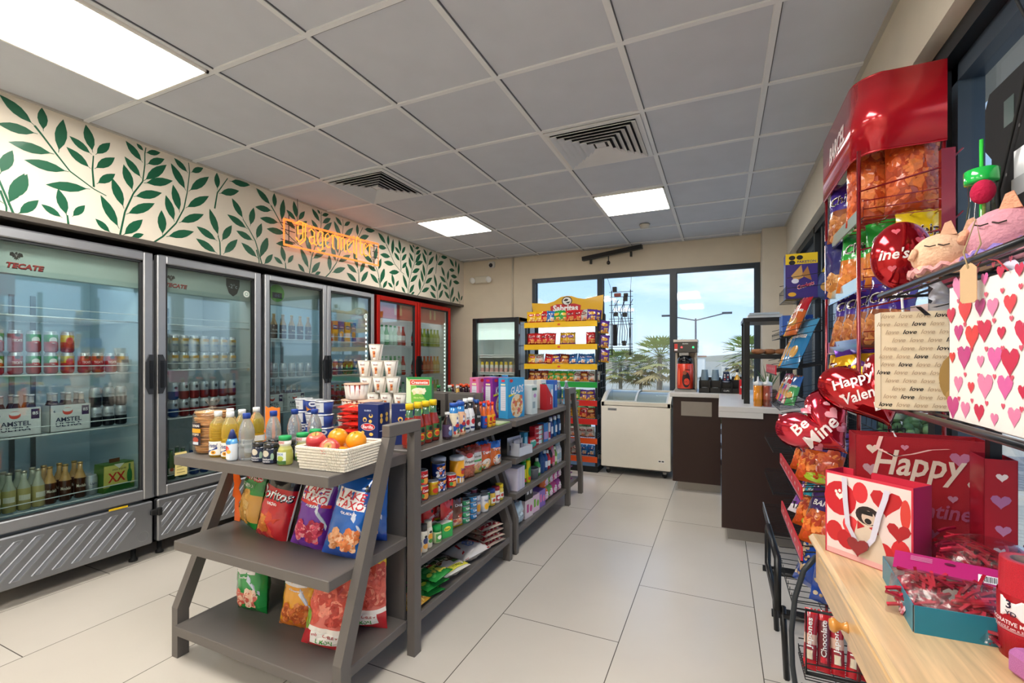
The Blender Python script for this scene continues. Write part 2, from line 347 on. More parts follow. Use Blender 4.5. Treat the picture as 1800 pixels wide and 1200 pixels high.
# soffit over the coolers with its painted leaves
stems = [[(1.23, 2.599), (1.264, 2.557), (1.323, 2.478), (1.381, 2.405), (1.492, 2.34), (1.554, 2.319)], [(1.492, 2.352), (1.485, 2.455), (1.49, 2.538)], [(1.098, 2.203), (1.121, 2.124), (1.121, 2.095)], [(1.374, 2.095), (1.369, 2.15)], [(1.623, 2.093), (1.65, 2.25), (1.696, 2.38), (1.748, 2.474), (1.76, 2.587), (1.76, 2.661), (1.766, 2.701)], [(1.811, 2.094), (1.868, 2.148), (1.949, 2.257), (2.0, 2.373), (2.021, 2.488), (2.038, 2.641), (2.031, 2.704)], [(2.215, 2.436), (2.235, 2.558), (2.314, 2.694)], [(2.258, 2.097), (2.254, 2.198), (2.239, 2.241)], [(2.603, 2.094), (2.543, 2.272), (2.489, 2.351), (2.436, 2.419)]]
leaves = [(1.23, 2.599, 1.094, 2.699), (1.243, 2.559, 1.086, 2.545), (1.266, 2.584, 1.26, 2.713), (1.33, 2.492, 1.351, 2.69), (1.312, 2.476, 1.127, 2.467), (1.376, 2.4, 1.188, 2.396), (1.475, 2.334, 1.275, 2.293), (1.487, 2.555, 1.453, 2.707), (1.482, 2.541, 1.378, 2.607), (1.477, 2.455, 1.364, 2.539), (1.5, 2.548, 1.573, 2.65), (1.495, 2.462, 1.597, 2.569), (1.505, 2.375, 1.599, 2.469), (1.127, 2.136, 1.19, 2.324), (1.164, 2.095, 1.247, 2.198), (1.367, 2.143, 1.328, 2.288), (1.348, 2.129, 1.257, 2.179), (1.39, 2.146, 1.45, 2.231), (1.62, 2.135, 1.524, 2.315), (1.645, 2.268, 1.582, 2.439), (1.693, 2.389, 1.642, 2.545), (1.742, 2.492, 1.647, 2.596), (1.748, 2.596, 1.653, 2.697), (1.754, 2.672, 1.713, 2.706), (1.763, 2.666, 1.852, 2.702), (1.769, 2.593, 1.877, 2.67), (1.754, 2.48, 1.89, 2.636), (1.754, 2.466, 1.929, 2.541), (1.696, 2.36, 1.861, 2.437), (1.656, 2.236, 1.818, 2.354), (1.639, 2.097, 1.748, 2.228), (1.577, 2.097, 1.499, 2.166), (1.681, 2.097, 1.754, 2.135), (1.865, 2.151, 1.858, 2.321), (1.939, 2.262, 1.884, 2.43), (1.973, 2.336, 1.929, 2.516), (2.014, 2.501, 1.916, 2.657), (2.028, 2.63, 1.936, 2.7), (2.045, 2.64, 2.132, 2.705), (2.031, 2.503, 2.173, 2.656), (2.01, 2.379, 2.173, 2.515), (1.966, 2.265, 2.136, 2.371), (1.887, 2.15, 2.067, 2.229), (2.235, 2.581, 2.231, 2.707), (2.327, 2.679, 2.498, 2.705), (2.246, 2.557, 2.406, 2.629), (2.246, 2.235, 2.177, 2.424), (2.235, 2.201, 2.085, 2.271), (2.235, 2.108, 2.081, 2.184), (2.266, 2.205, 2.347, 2.347), (2.278, 2.109, 2.393, 2.25), (2.441, 2.42, 2.347, 2.554), (2.476, 2.351, 2.31, 2.42), (2.529, 2.269, 2.381, 2.315), (2.566, 2.138, 2.423, 2.232), (2.498, 2.378, 2.529, 2.536), (2.552, 2.287, 2.599, 2.429), (2.603, 2.167, 2.656, 2.324)]
b = MB(); b.box(-4.2, XL, YF, YB, 2.10, CZ, 'matte', 'e6dccb'); b.box(XL-0.06, XL+0.004, YF, YB, 2.072, 2.10, 'paint', '57514b'); b.box(-4.2, XL-0.06, YF, YB, 2.094, 2.10, 'paint', '57514b')
fm = lambda y, z, o: (XL+o, y, z)
def leafpoly(x0, z0, x1, z1):
    d = math.hypot(x1-x0, z1-z0); ux, uz = (x1-x0)/d, (z1-z0)/d; o = []
    pr = [(0.0, .05), (.10, .07), (.3, .75), (.5, 1), (.68, .88), (.85, .48), (1, 0)]; w = min(0.027, 0.13*d+0.005)
    for s_ in (1, -1):
        q = pr if s_ == 1 else pr[-2::-1]
        for t_, k in q: o.append((x0+ux*d*t_-uz*s_*w*k, min(2.712, max(2.101, z0+uz*d*t_+ux*s_*w*k))))
    return o
for k in range(-2, 4):
    dy = 1.455*k
    for il, lf in enumerate(leaves):
        if lf[0]+dy > YB-0.07 or lf[2]+dy > YB-0.02 or lf[0]+dy < YF+.1 or lf[2]+dy < YF+.1: continue
        b.flat(leafpoly(lf[0]+dy, lf[1], lf[2]+dy, lf[3]), fm, 0.0012+0.00002*(il % 23)+0.0006*(k % 2), 'card', '0f5a3c')
    for st in stems:
        if st[0][0]+dy > YB-0.1 or st[-1][0]+dy > YB-0.05 or st[0][0]+dy < YF+.1: continue
        n_ = len(st)
        for i in range(n_-1):
            (a0, c0), (a1, c1) = st[i], st[i+1]; d = math.hypot(a1-a0, c1-c0); nx, nz_ = -(c1-c0)/d, (a1-a0)/d
            w0 = 0.0055-0.0035*i/n_; w1 = 0.0055-0.0035*(i+1)/n_
            b.add([fm(a0+dy+nx*w0, c0+nz_*w0, .001), fm(a0+dy-nx*w0, c0-nz_*w0, .001), fm(a1+dy-nx*w1, c1-nz_*w1, .001), fm(a1+dy+nx*w1, c1+nz_*w1, .001)], [(0, 1, 2, 3)], 'card', '0f5a3c')
struct('trim_2', b)
# ceiling lights
def ceil_light(x0, y0, x1, y1, label):
    t = thing('ceiling_light', label, 'ceiling light', ((x0+x1)/2, (y0+y1)/2, CZ-0.004), 0, 'ceiling light panels'); w = (x1-x0)/2-0.014; d = (y1-y0)/2-0.014
    b = MB()
    for a in ((-w, w, -d, -d+.012), (-w, w, d-.012, d), (-w, -w+.012, -d, d), (w-.012, w, -d, d)): b.box(a[0], a[1], a[2], a[3], -0.012, 0.004, 'paint', 'eceae4')
    b.obj('frame', t); b = MB(); b.box(-w+.012, w-.012, -d+.012, d-.012, -0.009, 0.002, 'panel', 'fffaf2'); b.obj('diffuser', t)
ceil_light(GX[1], GY[4], GX[2], GY[6], 'long lit ceiling panel at the near left of the ceiling')
ceil_light(GX[1], GY[10], GX[2], GY[11], 'square lit ceiling panel nearest the leaf painted wall')
ceil_light(GX[4], GY[10], GX[5], GY[11], 'square lit ceiling panel near the far window wall')
ceil_light(GX[4], GY[4], GX[5], GY[6], 'long lit ceiling panel just above the camera')
ceil_light(GX[1], GY[0]+.1, GX[2], GY[2], 'long lit ceiling panel behind the camera on the left')
ceil_light(GX[4], GY[0]+.1, GX[5], GY[2], 'long lit ceiling panel behind the camera on the right')
def vent(x0, y0, label):
    t = thing('ceiling_vent', label, 'air vent', (x0+.305, y0+.305, CZ-0.004), 0, 'square ceiling vents')
    b = MB(); b.box(-.27, .27, -.27, .27, 0.0, 0.003, 'matte', '1c1c1e'); b.obj('duct', t)
    b = MB(); w = .29
    def ring(r0, r1, z0, z1, c='d9dadc'):
        v = []; 
        for r, z in ((r0, z0), (r1, z1), (r1, z1-0.004), (r0, z0-0.004)): v += [(-r, -r, z), (r, -r, z), (r, r, z), (-r, r, z)]
        f = [(k*4+i, k*4+(i+1) % 4, ((k+1) % 4)*4+(i+1) % 4, ((k+1) % 4)*4+i) for k in range(4) for i in range(4)]
        b.add(v, f, 'paint', c)
    ring(.292, .262, -.003, -.006); b.obj('frame', t); b = MB()
    for k in range(6): r = .262-.038*k; ring(r, r-.03, -.018, -.001+.0015*k, 'd2d3d6')
    b.box(-.03, .03, -.03, .03, -.006, -.003, 'paint', 'd2d3d6'); b.obj('louvres', t)
vent(GX[1], GY[8], 'square louvred ceiling vent nearest the leaf painted wall')
vent(GX[4], GY[8], 'square louvred ceiling vent in the middle of the ceiling')
# small fittings on the back wall and ceiling
b = MB(); b.lathe([(.045, -.03), (.05, -.012), (.055, 0)], 16, 'plastic', 'c9c4b8'); o = b.obj('smoke_detector'); o.location = (-0.72, 4.95, CZ-.004); tag(o, 'small round smoke detector on a ceiling tile', 'smoke detector')
t = thing('emergency_light', 'cream twin head emergency light by the mural corner', 'emergency light', (-3.10, YB, 2.44))
b = MB(); b.box(-.1, .1, -.05, 0, -.05, .05, 'plastic', 'd9d2c2', bev=.01); b.obj('housing', t)
for s_ in (-1, 1): b = MB(); b.lathe([(.03, 0), (.045, .03), (.042, .036)], 14, 'plastic', ['d9d2c2', 'eeeeea', 'eeeeea'], M=Matrix.Translation((s_*.13, -.035, 0)) @ Matrix.Rotation(PI/2+.3, 4, 'X')); b.obj('lamp_head', t)
t = thing('security_camera', 'small white dome camera high on the back wall', 'security camera', (-2.94, YB, 2.64))
b = MB(); b.box(-.045, .045, -.05, 0, -.04, .045, 'plastic', 'e6e4de', bev=.012); b.obj('housing', t); b = MB(); b.ball((0, -.055, -.01), .028, 12, 'gloss', '15151a'); b.obj('lens', t)
b = MB(); b.tube([(-2.62, YB-.014, CZ), (-2.63, YB-.014, 2.3), (-2.62, YB-.014, 1.85)], .013, 8, 'plastic', 'd8cfbd'); o = b.obj('conduit'); tag(o, 'cream cable conduit running down the back wall', 'conduit')
t = thing('track_bar', 'black steel bar with hooks fixed above the far window', 'bar', (0, 0, 0))
b = MB(); b.bar((-1.62, 5.80, 2.60), (-0.86, 5.70, 2.665), .055, .05, 'paint', '151515'); b.obj('bar', t)
for x, z in ((-1.50, 2.55), (-1.0, 2.60)): b = MB(); b.box(x-.012, x+.012, 5.74, 5.78, z-.03, z+.03, 'paint', '151515'); b.obj('bracket', t)
b = MB(); b.tube([(-1.28, 5.77, 2.62), (-1.28, 5.77, 2.53)], .006, 6, 'paint', '151515'); b.ball((-1.28, 5.77, 2.52), .025, 10, 'gloss', '101010'); b.obj('hook', t)
# ================= coolers =================
def eagle(b, fn, cx, cz, s, col='1c1f22'):
    w = [(-1, .15), (-.95, .75), (-.55, .95), (-.25, .6), (-.15, .9), (.05, 1.05), (.2, .9), (.12, .6), (.45, .95), (.9, .8), (1.05, .15), (.6, .05), (.5, -.25), (.25, -.1), (.35, -.6), (.1, -.4), (-.05, -.75), (-.15, -.4), (-.4, -.6), (-.3, -.1), (-.55, -.25), (-.6, .05)]
    b.flat([(cx+a*s, cz+c*s) for a, c in w], fn, .0008, 'card', col); b.text('T', fn, cx, cz+.2*s, h=.5*s, col='e8e8e8', off=.0014)
def tecate(b, fn, cx, cz, w):
    eagle(b, fn, cx-.22*w, cz+.30*w, .17*w); b.text('TECATE', fn, cx+.005*w, cz-.02*w, w=w, h=.2*w, col='2a2a2a', off=.0008, shear=.25, bold=.06); b.text('TECATE', fn, cx, cz, w=w*.97, h=.19*w, col='c8262b', off=.0016, shear=.25, bold=.03)
def cooler(name, label, y0, y1, doors, zs, body='8e9095', frame='a7a9ad', zb=.10, zt=2.035, zd=.40, liner='dfe6e6', x0=-4.15, x1=-3.42, sign=None, grille=True, ledcol=None, rackc='e6ebea', handle='2a2c30', head=.20, sgn='c9d6cf', fw=.055):
    """glass door merchandiser facing +x; doors = list of (y0,y1)"""
    t = thing(name, label, 'refrigerator', (0, 0, 0)); ym = (y0+y1)/2
    b = MB(); d = .045; xf = x1-.05
    b.box(x0, x0+d, y0, y1, zb, zt, 'paint', body); b.box(x0, xf, y0, y0+d, zb, zt, 'paint', body); b.box(x0, xf, y1-d, y1, zb, zt, 'paint', body)
    b.box(x0, xf, y0, y1, zt-d, zt, 'paint', body); b.box(x0, xf, y0, y1, zb, zd, 'paint', body)
    q = .004
    b.box(x0+d, x0+d+q, y0+d, y1-d, zd, zt-d, 'paint', liner); b.box(x0+d, xf, y0+d, y0+d+q, zd, zt-d, 'paint', liner); b.box(x0+d, xf, y1-d-q, y1-d, zd, zt-d, 'paint', liner)
    b.box(x0+d, xf, y0+d, y1-d, zt-d-q, zt-d, 'paint', liner); b.box(x0+d, xf, y0+d, y1-d, zd, zd+q, 'paint', liner)
    for yy in (ym-.05, ym+.05): b.box(x0+d+q, x0+d+q+.012, yy-.012, yy+.012, zd+.05, zt-.3, 'metal', '9a9fa2')
    b.obj('cabinet', t)
    for yy in (y0+.07, y1-.07): b = MB(); b.lathe([(.025, 0), (.025, .012), (.014, .02), (.014, zb)], 10, 'rubber', '17181a', cx=x1-.1, cy=yy); b.obj('foot', t)
    for yy in (y0+.07, y1-.07): b = MB(); b.lathe([(.025, 0), (.025, .012), (.014, .02), (.014, zb)], 10, 'rubber', '17181a', cx=x0+.1, cy=yy); b.obj('foot', t)
    for z in zs:
        b = MB(); ya, yb = y0+d+.01, y1-d-.01; xa, xb = x0+d+.02, xf-.03
        b.tube([(xb, ya, z-.004), (xb, yb, z-.004)], .005, 6, 'paint', rackc); b.tube([(xb, ya, z+.045), (xb, yb, z+.045)], .003, 5, 'paint', rackc); b.tube([(xa, ya, z-.004), (xa, yb, z-.004)], .004, 5, 'paint', rackc)
        nn = int((yb-ya)/.022)
        for i in range(nn+1): yy = ya+(yb-ya)*i/nn; b.box(xa, xb, yy-.0014, yy+.0014, z-.0035, z-.0005, 'paint', rackc)
        b.obj('wire_shelf', t)
    b = MB(); b.box(xf-.09, xf-.02, y0+d+.005, y1-d-.005, zt-d-head, zt-d-.008, 'paint', sgn)
    fh = lambda a, z, o: (xf-.02+o, a, z)
    if sign == 'tecate': tecate(b, fh, y0+.20, zt-d-.155, .155)
    if sign == 'tecate2':
        tecate(b, fh, y0+.16, zt-d-.15, .145); b.flat([(y1-.2+a*.055, zt-d-head*.5+c*.075) for a, c in ((-1, .8), (1, .8), (1, .1), (.6, -.7), (0, -1), (-.6, -.7), (-1, .1))], fh, .002, 'card', '23262a'); b.text('-2°c', fh, y1-.2, zt-d-head*.48, w=.07, col='d8e4ea', off=.003)
    if sign == 'green': b.flat([(y0+.17+a, zt-d-head*.5+c) for a, c in circ(20, .075)], fh, .001, 'card', '7ac060'); b.flat([(y0+.17+a, zt-d-head*.5+c) for a, c in ((-.045, -.045), (.05, -.045), (.05, .005), (-.045, .005))], fh, .002, 'card', '2b3450'); b.text('-2 C', fh, y0+.17, zt-d-head*.6, w=.05, col='8fb4ff', off=.003)
    if sign == 'coke':
        b.flat([(a, c) for a, c in ((y0+.06, zt-d-head+.02), (y1-.06, zt-d-head+.02), (y1-.06, zt-.07), (y0+.06, zt-.07))], fh, .001, 'card', 'd63226')
        for yy in (y0+.4, y1-.4):
            for k in range(2): b.flat([(yy+.1*k+a, zt-.13+c) for a, c in ((-.02, -.07), (.02, -.07), (.022, 0), (.01, .05), (-.01, .05), (-.022, 0))], fh, .002, 'card', 'e9b07a')
    b.obj('sign_board', t)
    if ledcol:
        for yy in [y1-d-.02]+([ym] if len(doors) > 1 else []):
            b = MB(); b.box(xf-.03, xf-.015, yy-.01, yy+.01, zd+.05, zt-.22, 'paint', 'dddddd')
            for i in range(28): zz = zd+.08+(zt-.32-zd)*i/27; b.box(xf-.016, xf-.012, yy-.006, yy+.006, zz-.009, zz+.009, 'led', ledcol)
            b.obj('led_strip', t)
    b = MB(); b.box(xf-.22, xf-.12, y0+d+.04, y1-d-.04, zt-d-.03, zt-d-.008, 'led', 'eaf6ff'); b.obj('added_fill_strip', t)  # unseen glowing strip added behind the sign board to brighten the interior
    for (a, c, hs) in doors:
        f = MB(); zb2 = zd+.01; zt2 = zt-.012
        for s_ in ((a, a+fw, zb2, zt2), (c-fw, c, zb2, zt2), (a+fw, c-fw, zb2, zb2+fw+.01), (a+fw, c-fw, zt2-fw, zt2)): f.box(x1-.045, x1, s_[0], s_[1], s_[2], s_[3], 'steel', frame, bev=.006)
        for s_ in ((a+fw-.002, a+fw+.012, zb2+fw, zt2-fw), (c-fw-.012, c-fw+.002, zb2+fw, zt2-fw), (a+fw, c-fw, zb2+fw, zb2+fw+.014), (a+fw, c-fw, zt2-fw-.014, zt2-fw)): f.box(x1-.04, x1-.012, s_[0], s_[1], s_[2], s_[3], 'rubber', '26282b')
        fo = f.obj('door', t)
        g = MB(); g.box(x1-.03, x1-.024, a+fw, c-fw, zb2+fw, zt2-fw, 'coolerglass', 'eef5f4'); g.obj('glass', fo)
        hy = c-.02 if hs > 0 else a+.02
        h = MB(); h.prism([(hy+p_*hs*.9, z_) for p_, z_ in ((.018, -.13), (.018, .13), (-.008, .13), (-.03, .08), (-.03, -.08), (-.008, -.13))], x1-.004, x1+.012, 'x', 'plastic', handle); h.box(x1+.01, x1+.016, hy-.008, hy+.012, -.09, .09, 'plastic', '0c0c0e')
        for v in h.v: v.z += 1.225
        h.obj('handle', fo)
    if grille:
        b = MB(); xg = x1+.0; b.box(xg-.05, xg, y0+.006, y1-.006, zb+.01, zd-.01, 'steel', '8f9196', bev=.008)
        n_ = 7; z0_, z1_ = zb+.045, zd-.045; st = (y1-y0-.2)/n_
        for k in range(-2, n_):
            yy = y0+.03+st*k; pts = []
            sl = .19; w_ = .036
            q1 = [(yy, z0_), (yy+w_, z0_), (yy+w_+sl, z1_), (yy+sl, z1_)]
            lo = y0+.03; hi = y1-.11
            if yy+sl+w_ < lo+.04 or yy > hi-.02: continue
            def cl(p0, p1):   # clip the slanted slot to the panel
                (ya, za), (yb, zb_) = p0, p1; 
                if ya < lo: za = za+(zb_-za)*(lo-ya)/(yb-ya); ya = lo
                if yb > hi: zb_ = za+(zb_-za)*(hi-ya)/(yb-ya); yb = hi
                return (ya, za), (yb, zb_)
            l0, l1 = cl(q1[0], q1[3]); r0, r1 = cl(q1[1], q1[2])
            poly = [l0, r0, r1, l1]
            b.tube([(xg+.001, p_[0], p_[1]) for p_ in poly], .0045, 5, 'steel', '9b9da2', closed=True)
            b.flat(poly, lambda a_, z_, o_: (xg+o_, a_, z_), .0006, 'card', '7d8086')
        b.tube([(xg+.001, y1-.065+.032*math.cos(2*PI*i/18), zb+.075+.032*math.sin(2*PI*i/18)) for i in range(18)], .003, 4, 'steel', '9a9ca0', closed=True)
        b.obj('grille', t)
    return t
cooler('glass_door_cooler', 'grey single door beer cooler at the left edge holding six pack cartons', 1.02, 1.82, [(1.025, 1.815, 1)], [.485, .90, 1.24, 1.57], sign='tecate', liner='c9dce2')
cooler('glass_door_cooler', 'grey single door cooler full of red and blue cans beside the beer cooler', 1.835, 2.61, [(1.84, 2.605, -1)], [.47, .91, 1.25, 1.57], sign='tecate2', liner='d3dad8')
c3 = cooler('glass_door_cooler', 'grey two door cooler under the orange neon sign', 2.635, 3.965, [(2.64, 3.297, 1), (3.303, 3.96, -1)], [.50, .86, 1.16, 1.50], sign='green', frame='b4b6ba', ledcol='e6f6ff', grille=True, liner='b9cdd2', fw=.045)
c4 = cooler('red_cooler', 'red framed two door soda cooler nearest the back wall', 4.0, 5.52, [(4.005, 4.755, 1), (4.765, 5.515, -1)], [.50, .80, 1.12, 1.48], body='b3231d', frame='cc2a22', sign='coke', ledcol='f2fff8', liner='e9f1ee', handle='1b1b1b', head=.2, sgn='e0584a', fw=.05)
for w_, yy, zz, lab in ((0, 2.55, 1.84, 'small round white sticker on the second cooler door'), (0, 3.905, 1.77, 'small round white sticker on the two door cooler')):
    b = MB(); b.flat(circ(18, .026), lambda a, z, o: (o, a, z), .001, 'card', 'e9efe6'); b.flat(circ(14, .015), lambda a, z, o: (o, a, z), .002, 'card', '5f9a80'); b.flat(circ(14, .011), lambda a, z, o: (o, a, z), .0025, 'card', 'dfe9e0'); o = b.obj('door_sticker'); o.location = (-3.443, yy-.06, zz); tag(o, lab, 'sticker')
# yellow paper note and yellow tape on the coolers
b = MB(); b.grid(lambda u, v: (.002+.004*math.sin(3*v+u), -.04+.08*u, -.08+.16*v), 4, 6, 'paper', 'e3d28a', False)
for k in range(6): b.box(.007, .0075, -.03, .025-.01*(k % 3), -.06+.02*k, -.057+.02*k, 'paper', '6b5f3c')
o = b.obj('paper_note'); o.location = (-3.419, 1.985, .60); tag(o, 'small yellow handwritten note stuck on the second cooler door', 'note')
b = MB(); b.box(0, .002, -.05, .05, -.006, .006, 'card', 'd9b51e'); o = b.obj('tape_strip'); o.location = (-3.419, 1.62, .397); tag(o, 'strip of yellow tape above the first cooler grille', 'tape')
t = thing('door_latch', 'black plastic latch between the first two cooler grilles', 'latch', (-3.42, 1.825, .315)); b = MB(); b.box(0, .018, -.03, .03, -.018, .018, 'plastic', '17181a', bev=.004); b.box(0, .024, .01, .035, -.03, .022, 'plastic', '17181a', bev=.004); b.obj('catch', t)
# neon beer sign on the mural
t = thing('neon_sign', 'orange neon beer sign in blackletter hung on the leaf mural', 'neon sign', (0, 0, 0))
NX = XL+.05; nf = lambda y, z: (NX, y, z)
p0, p1, p2, p3 = (2.77, 2.505), (3.95, 2.555), (3.95, 2.325), (2.77, 2.29)
b = MB(); b.tube([nf(*p0), nf(2.86, 2.509), nf(2.862, 2.497)], .009, 8, 'neon', 'ff7a35'); b.tube([nf(2.862, 2.5), nf(*p1), nf(*p2), nf(*p3), nf(*p0)], .009, 8, 'neon', 'ff7a35'); b.obj('neon_border', t)
b = MB()
G = {  # blackletter strokes in a unit cell, x 0..w, z -0.3..1.3
 'J': (1.0, [[(.0, 1.1), (.25, 1.3), (.9, 1.25)], [(.55, 1.25), (.55, .25), (.25, -.05), (.0, .2)], [(.75, 1.2), (.75, .2), (.3, -.2)], [(.15, .95), (.15, .45), (.45, .55)]]),
 'a': (.72, [[(.05, .8), (.25, 1), (.5, .85), (.5, .1), (.68, 0)], [(.5, .55), (.1, .4), (.1, .15), (.28, 0), (.5, .15)], [(.15, 1.15), (.2, 1.2)], [(.42, 1.15), (.47, 1.2)]]),
 'g': (.68, [[(.5, .95), (.28, 1), (.08, .8), (.08, .2), (.28, .02), (.5, .2)], [(.5, 1), (.5, -.15), (.28, -.35), (.05, -.2)]]),
 'e': (.6, [[(.5, .1), (.3, 0), (.08, .2), (.08, .8), (.3, 1), (.5, .8), (.08, .42)]]),
 'r': (.5, [[(.0, .85), (.14, 1), (.14, .08), (.28, 0)], [(.14, .8), (.32, 1), (.48, .85)]]),
 'm': (.98, [[(.0, .85), (.14, 1), (.14, .05)], [(.14, .8), (.34, 1), (.44, .9), (.44, .05)], [(.44, .8), (.64, 1), (.76, .9), (.76, .1), (.92, 0)]]),
 'i': (.3, [[(.0, .85), (.14, 1), (.14, .08), (.28, 0)], [(.1, 1.2), (.18, 1.28)]]),
 's': (.4, [[(.38, 1.2), (.2, 1.3), (.12, 1.1), (.12, -.3)]]),
 't': (.42, [[(.14, 1.2), (.14, .1), (.3, 0), (.4, .08)], [(.0, .9), (.36, .9)]])}
word = 'Jagermeister'; tot = sum(G[c][0] for c in word); x = 2.885; K = .97/tot; hh = .135
for c in word:
    w_, st = G[c]
    for s_ in st:
        for o_ in (0,):
            pts = [(NX+.006, x+(a)*K+o_, 2.350+.045*(x-2.885)+q*hh) for a, q in s_]
            if len(pts) > 1: b.tube(pts, .0058, 6, 'neon', 'ff9838')
    x += w_*K
b.obj('neon_lettering', t)
mr_ = [([nf(2.74, z_), nf(2.88, z_-.004)], .004) for z_ in (2.47, 2.42, 2.33)]+[([nf(3.86, z_+.02), nf(3.95, z_+.024)], .004) for z_ in (2.5, 2.44, 2.38)]+[([(NX-.014, y_, 2.28), (NX-.014, y_, 2.56)], .004) for y_ in (2.83, 3.90)]+[([nf(2.905, 2.505), nf(2.91, 2.6), nf(2.905, 2.715)], .0025)]
for P_, r_ in mr_: b = MB(); b.tube(P_, r_, 5, 'paint', '14110f'); b.obj('mounting_rod', t)
# ================= shop furniture =================
SH = '625d59'
def shelf_unit(name, label, kind):
    """the grey display island; world coordinates"""
    return thing(name, label, 'shelving unit', (0, 0, 0), 0, 'grey wooden display units of the centre island')
def tri_frame(t, name, face, x, y, outer, top0, top1, kx):
    pass
TZ = [.905, .65, .41, .16]
# end cap facing the camera
t = shelf_unit('display_unit', 'grey end display unit facing the camera with fruit basket and big snack bags', 0)
b = MB()
for z, n_ in ((.905, 'top'), (.53, 'mid'), (.155, 'low')):
    b = MB(); b.box(-2.195, -1.285, 1.245, 1.70, z-.042, z, 'paint', SH, bev=.003); b.obj('shelf', t)
b = MB(); b.box(-2.19, -1.30, 1.70, 1.716, .115, .90, 'paint', '5d5956'); b.obj('back_panel', t)
def side_frame(t, x0, x1, yo, yi, ztop, sgn, inner=True, top=True):
    """A shaped side: foot at yo, knee, slanted leg up to yi side, post at yi"""
    b = MB(); w = .05
    k0, k1 = .20, (ztop-.05 if top else ztop); ys = yi-sgn*.17
    pl = [(yo, 0), (yo+sgn*w, 0), (yo+sgn*w, k0), (ys+sgn*.045, k1), (ys, k1), (yo, k0+.02)]
    b.prism(pl, x0, x1, 'x', 'paint', SH); b.obj('leg', t)
    b = MB(); b.box(x0, x1, min(yi, yi+sgn*w), max(yi, yi+sgn*w), 0, k1, 'paint', SH); b.obj('post', t)
    if top: b = MB(); b.box(x0, x1, min(ys, yi+sgn*w), max(ys, yi+sgn*w), ztop-.05, ztop, 'paint', SH, bev=.002); b.obj('top_rail', t)
side_frame(t, -1.283, -1.243, 1.262, 1.70, 1.055, 1); side_frame(t, -2.238, -2.198, 1.262, 1.70, .86, 1, top=False)
def leg_x(t, y0, y1, xo, xi, ztop, sgn):
    """slanted frame in the x-z plane; foot at xo, centre post at xi"""
    b = MB(); w = .05; xs = xi-sgn*.19; ztop -= .05
    b.prism([(xo, 0), (xo+sgn*w, 0), (xo+sgn*w, .22), (xs+sgn*.045, ztop), (xs, ztop), (xo, .24)], y0, y1, 'y', 'paint', SH); b.obj('leg', t)
def island(y0, y1, label, nearleg, farleg, side):
    """side +1 faces the aisle (+x), -1 faces the coolers"""
    t = shelf_unit('display_unit', label, 0); c = -1.745; xf = -1.262 if side > 0 else -2.21
    for z in TZ: b = MB(); b.box(c+.012*side, xf, y0, y1, z-.04, z, 'paint', SH, bev=.003); b.obj('shelf', t)
    b = MB(); b.box(c, c+.012*side, y0, y1, .12, .93, 'paint', '191a1c'); b.obj('back_panel', t)
    for yy, on in ((y0+.001, nearleg), (y1-.041, farleg)):
        if on:
            leg_x(t, yy, yy+.04, xf+.002*side if side > 0 else xf-.002, c+.02*side, 1.085, -side)
            b = MB(); b.box(c+.012*side, c+.21*side, yy, yy+.04, 1.035, 1.085, 'paint', SH, bev=.002); b.obj('top_rail', t)
            b = MB(); b.box(c+.012*side, c+.05*side, yy, yy+.04, 0, 1.036, 'paint', SH); b.obj('post', t)
    return t
AY0, AY1, BY0, BY1 = 1.752, 2.80, 2.865, 3.985
island(AY0, AY1, 'grey aisle display unit of sauces and canned food behind the end unit', False, True, 1)
island(AY0, AY1, 'grey display unit of noodles and pasta facing the coolers', False, True, -1)
island(BY0, BY1, 'grey aisle display unit of cereal boxes and toiletries farther back', True, False, 1)
island(BY0, BY1, 'grey display unit of drinks facing the red cooler', True, False, -1)
t = shelf_unit('display_unit', 'grey end display unit facing the far window', 0)
for z in (.905, .53, .155): b = MB(); b.box(-2.195, -1.285, 4.05, 4.47, z-.042, z, 'paint', SH, bev=.003); b.obj('shelf', t)
b = MB(); b.box(-2.19, -1.30, 4.034, 4.05, .115, .90, 'paint', '5d5956'); b.obj('back_panel', t)
side_frame(t, -1.283, -1.243, 4.47, 4.05, 1.055, -1); side_frame(t, -2.238, -2.198, 4.47, 4.05, .86, -1, top=False)

# ---- yellow snack rack by the far window ----
RKX0, RKX1, RKY, RKB = -2.215, -1.31, 5.30, 5.72
RT = [(1.745, 'e9b90c'), (1.475, 'e9b90c'), (1.24, 'e9b90c'), (1.03, '189a3c'), (.815, 'cf2822'), (.60, 'cf2822'), (.375, 'e6551d'), (.16, 'e6551d')]
t = thing('snack_rack', 'tall snack rack with yellow header and coloured shelf strips by the window', 'display rack', (0, 0, 0))
for x in (RKX0+.01, RKX1-.01):
    for y in (RKY+.02, RKB-.02): b = MB(); b.box(x-.012, x+.012, y-.012, y+.012, 0, 1.88 if y > 5.5 else 1.78, 'paint', '1b2024'); b.obj('post', t)
for z, c in RT:
    b = MB(); b.tube([(RKX0+.01, RKY+.03, z), (RKX1-.01, RKY+.03, z)], .005, 5, 'paint', '22272b')
    for i in range(36): x = RKX0+.02+(RKX1-RKX0-.04)*i/35; b.tube([(x, RKY+.02, z-.004), (x, RKB-.03, z-.004+.03)], .002, 4, 'metal', 'aab0b4')
    b.obj('wire_shelf', t)
    b = MB(); b.box(RKX0-.005, RKX1+.005, RKY-.012, RKY, z-.045, z+.02, 'card', c)
    for k in range(1, 2): b.flat([(-1.77+a, z-.012+q) for a, q in circ(10, .02, .012)], lambda x_, z_, o_: (x_, RKY-.012-o_, z_), .001, 'card', 'd94b20')
    b.obj('price_strip', t)
b = MB(); b.box(RKX0-.01, RKX1+.01, RKY, RKB, 0, .07, 'paint', '14181b'); b.obj('base', t)
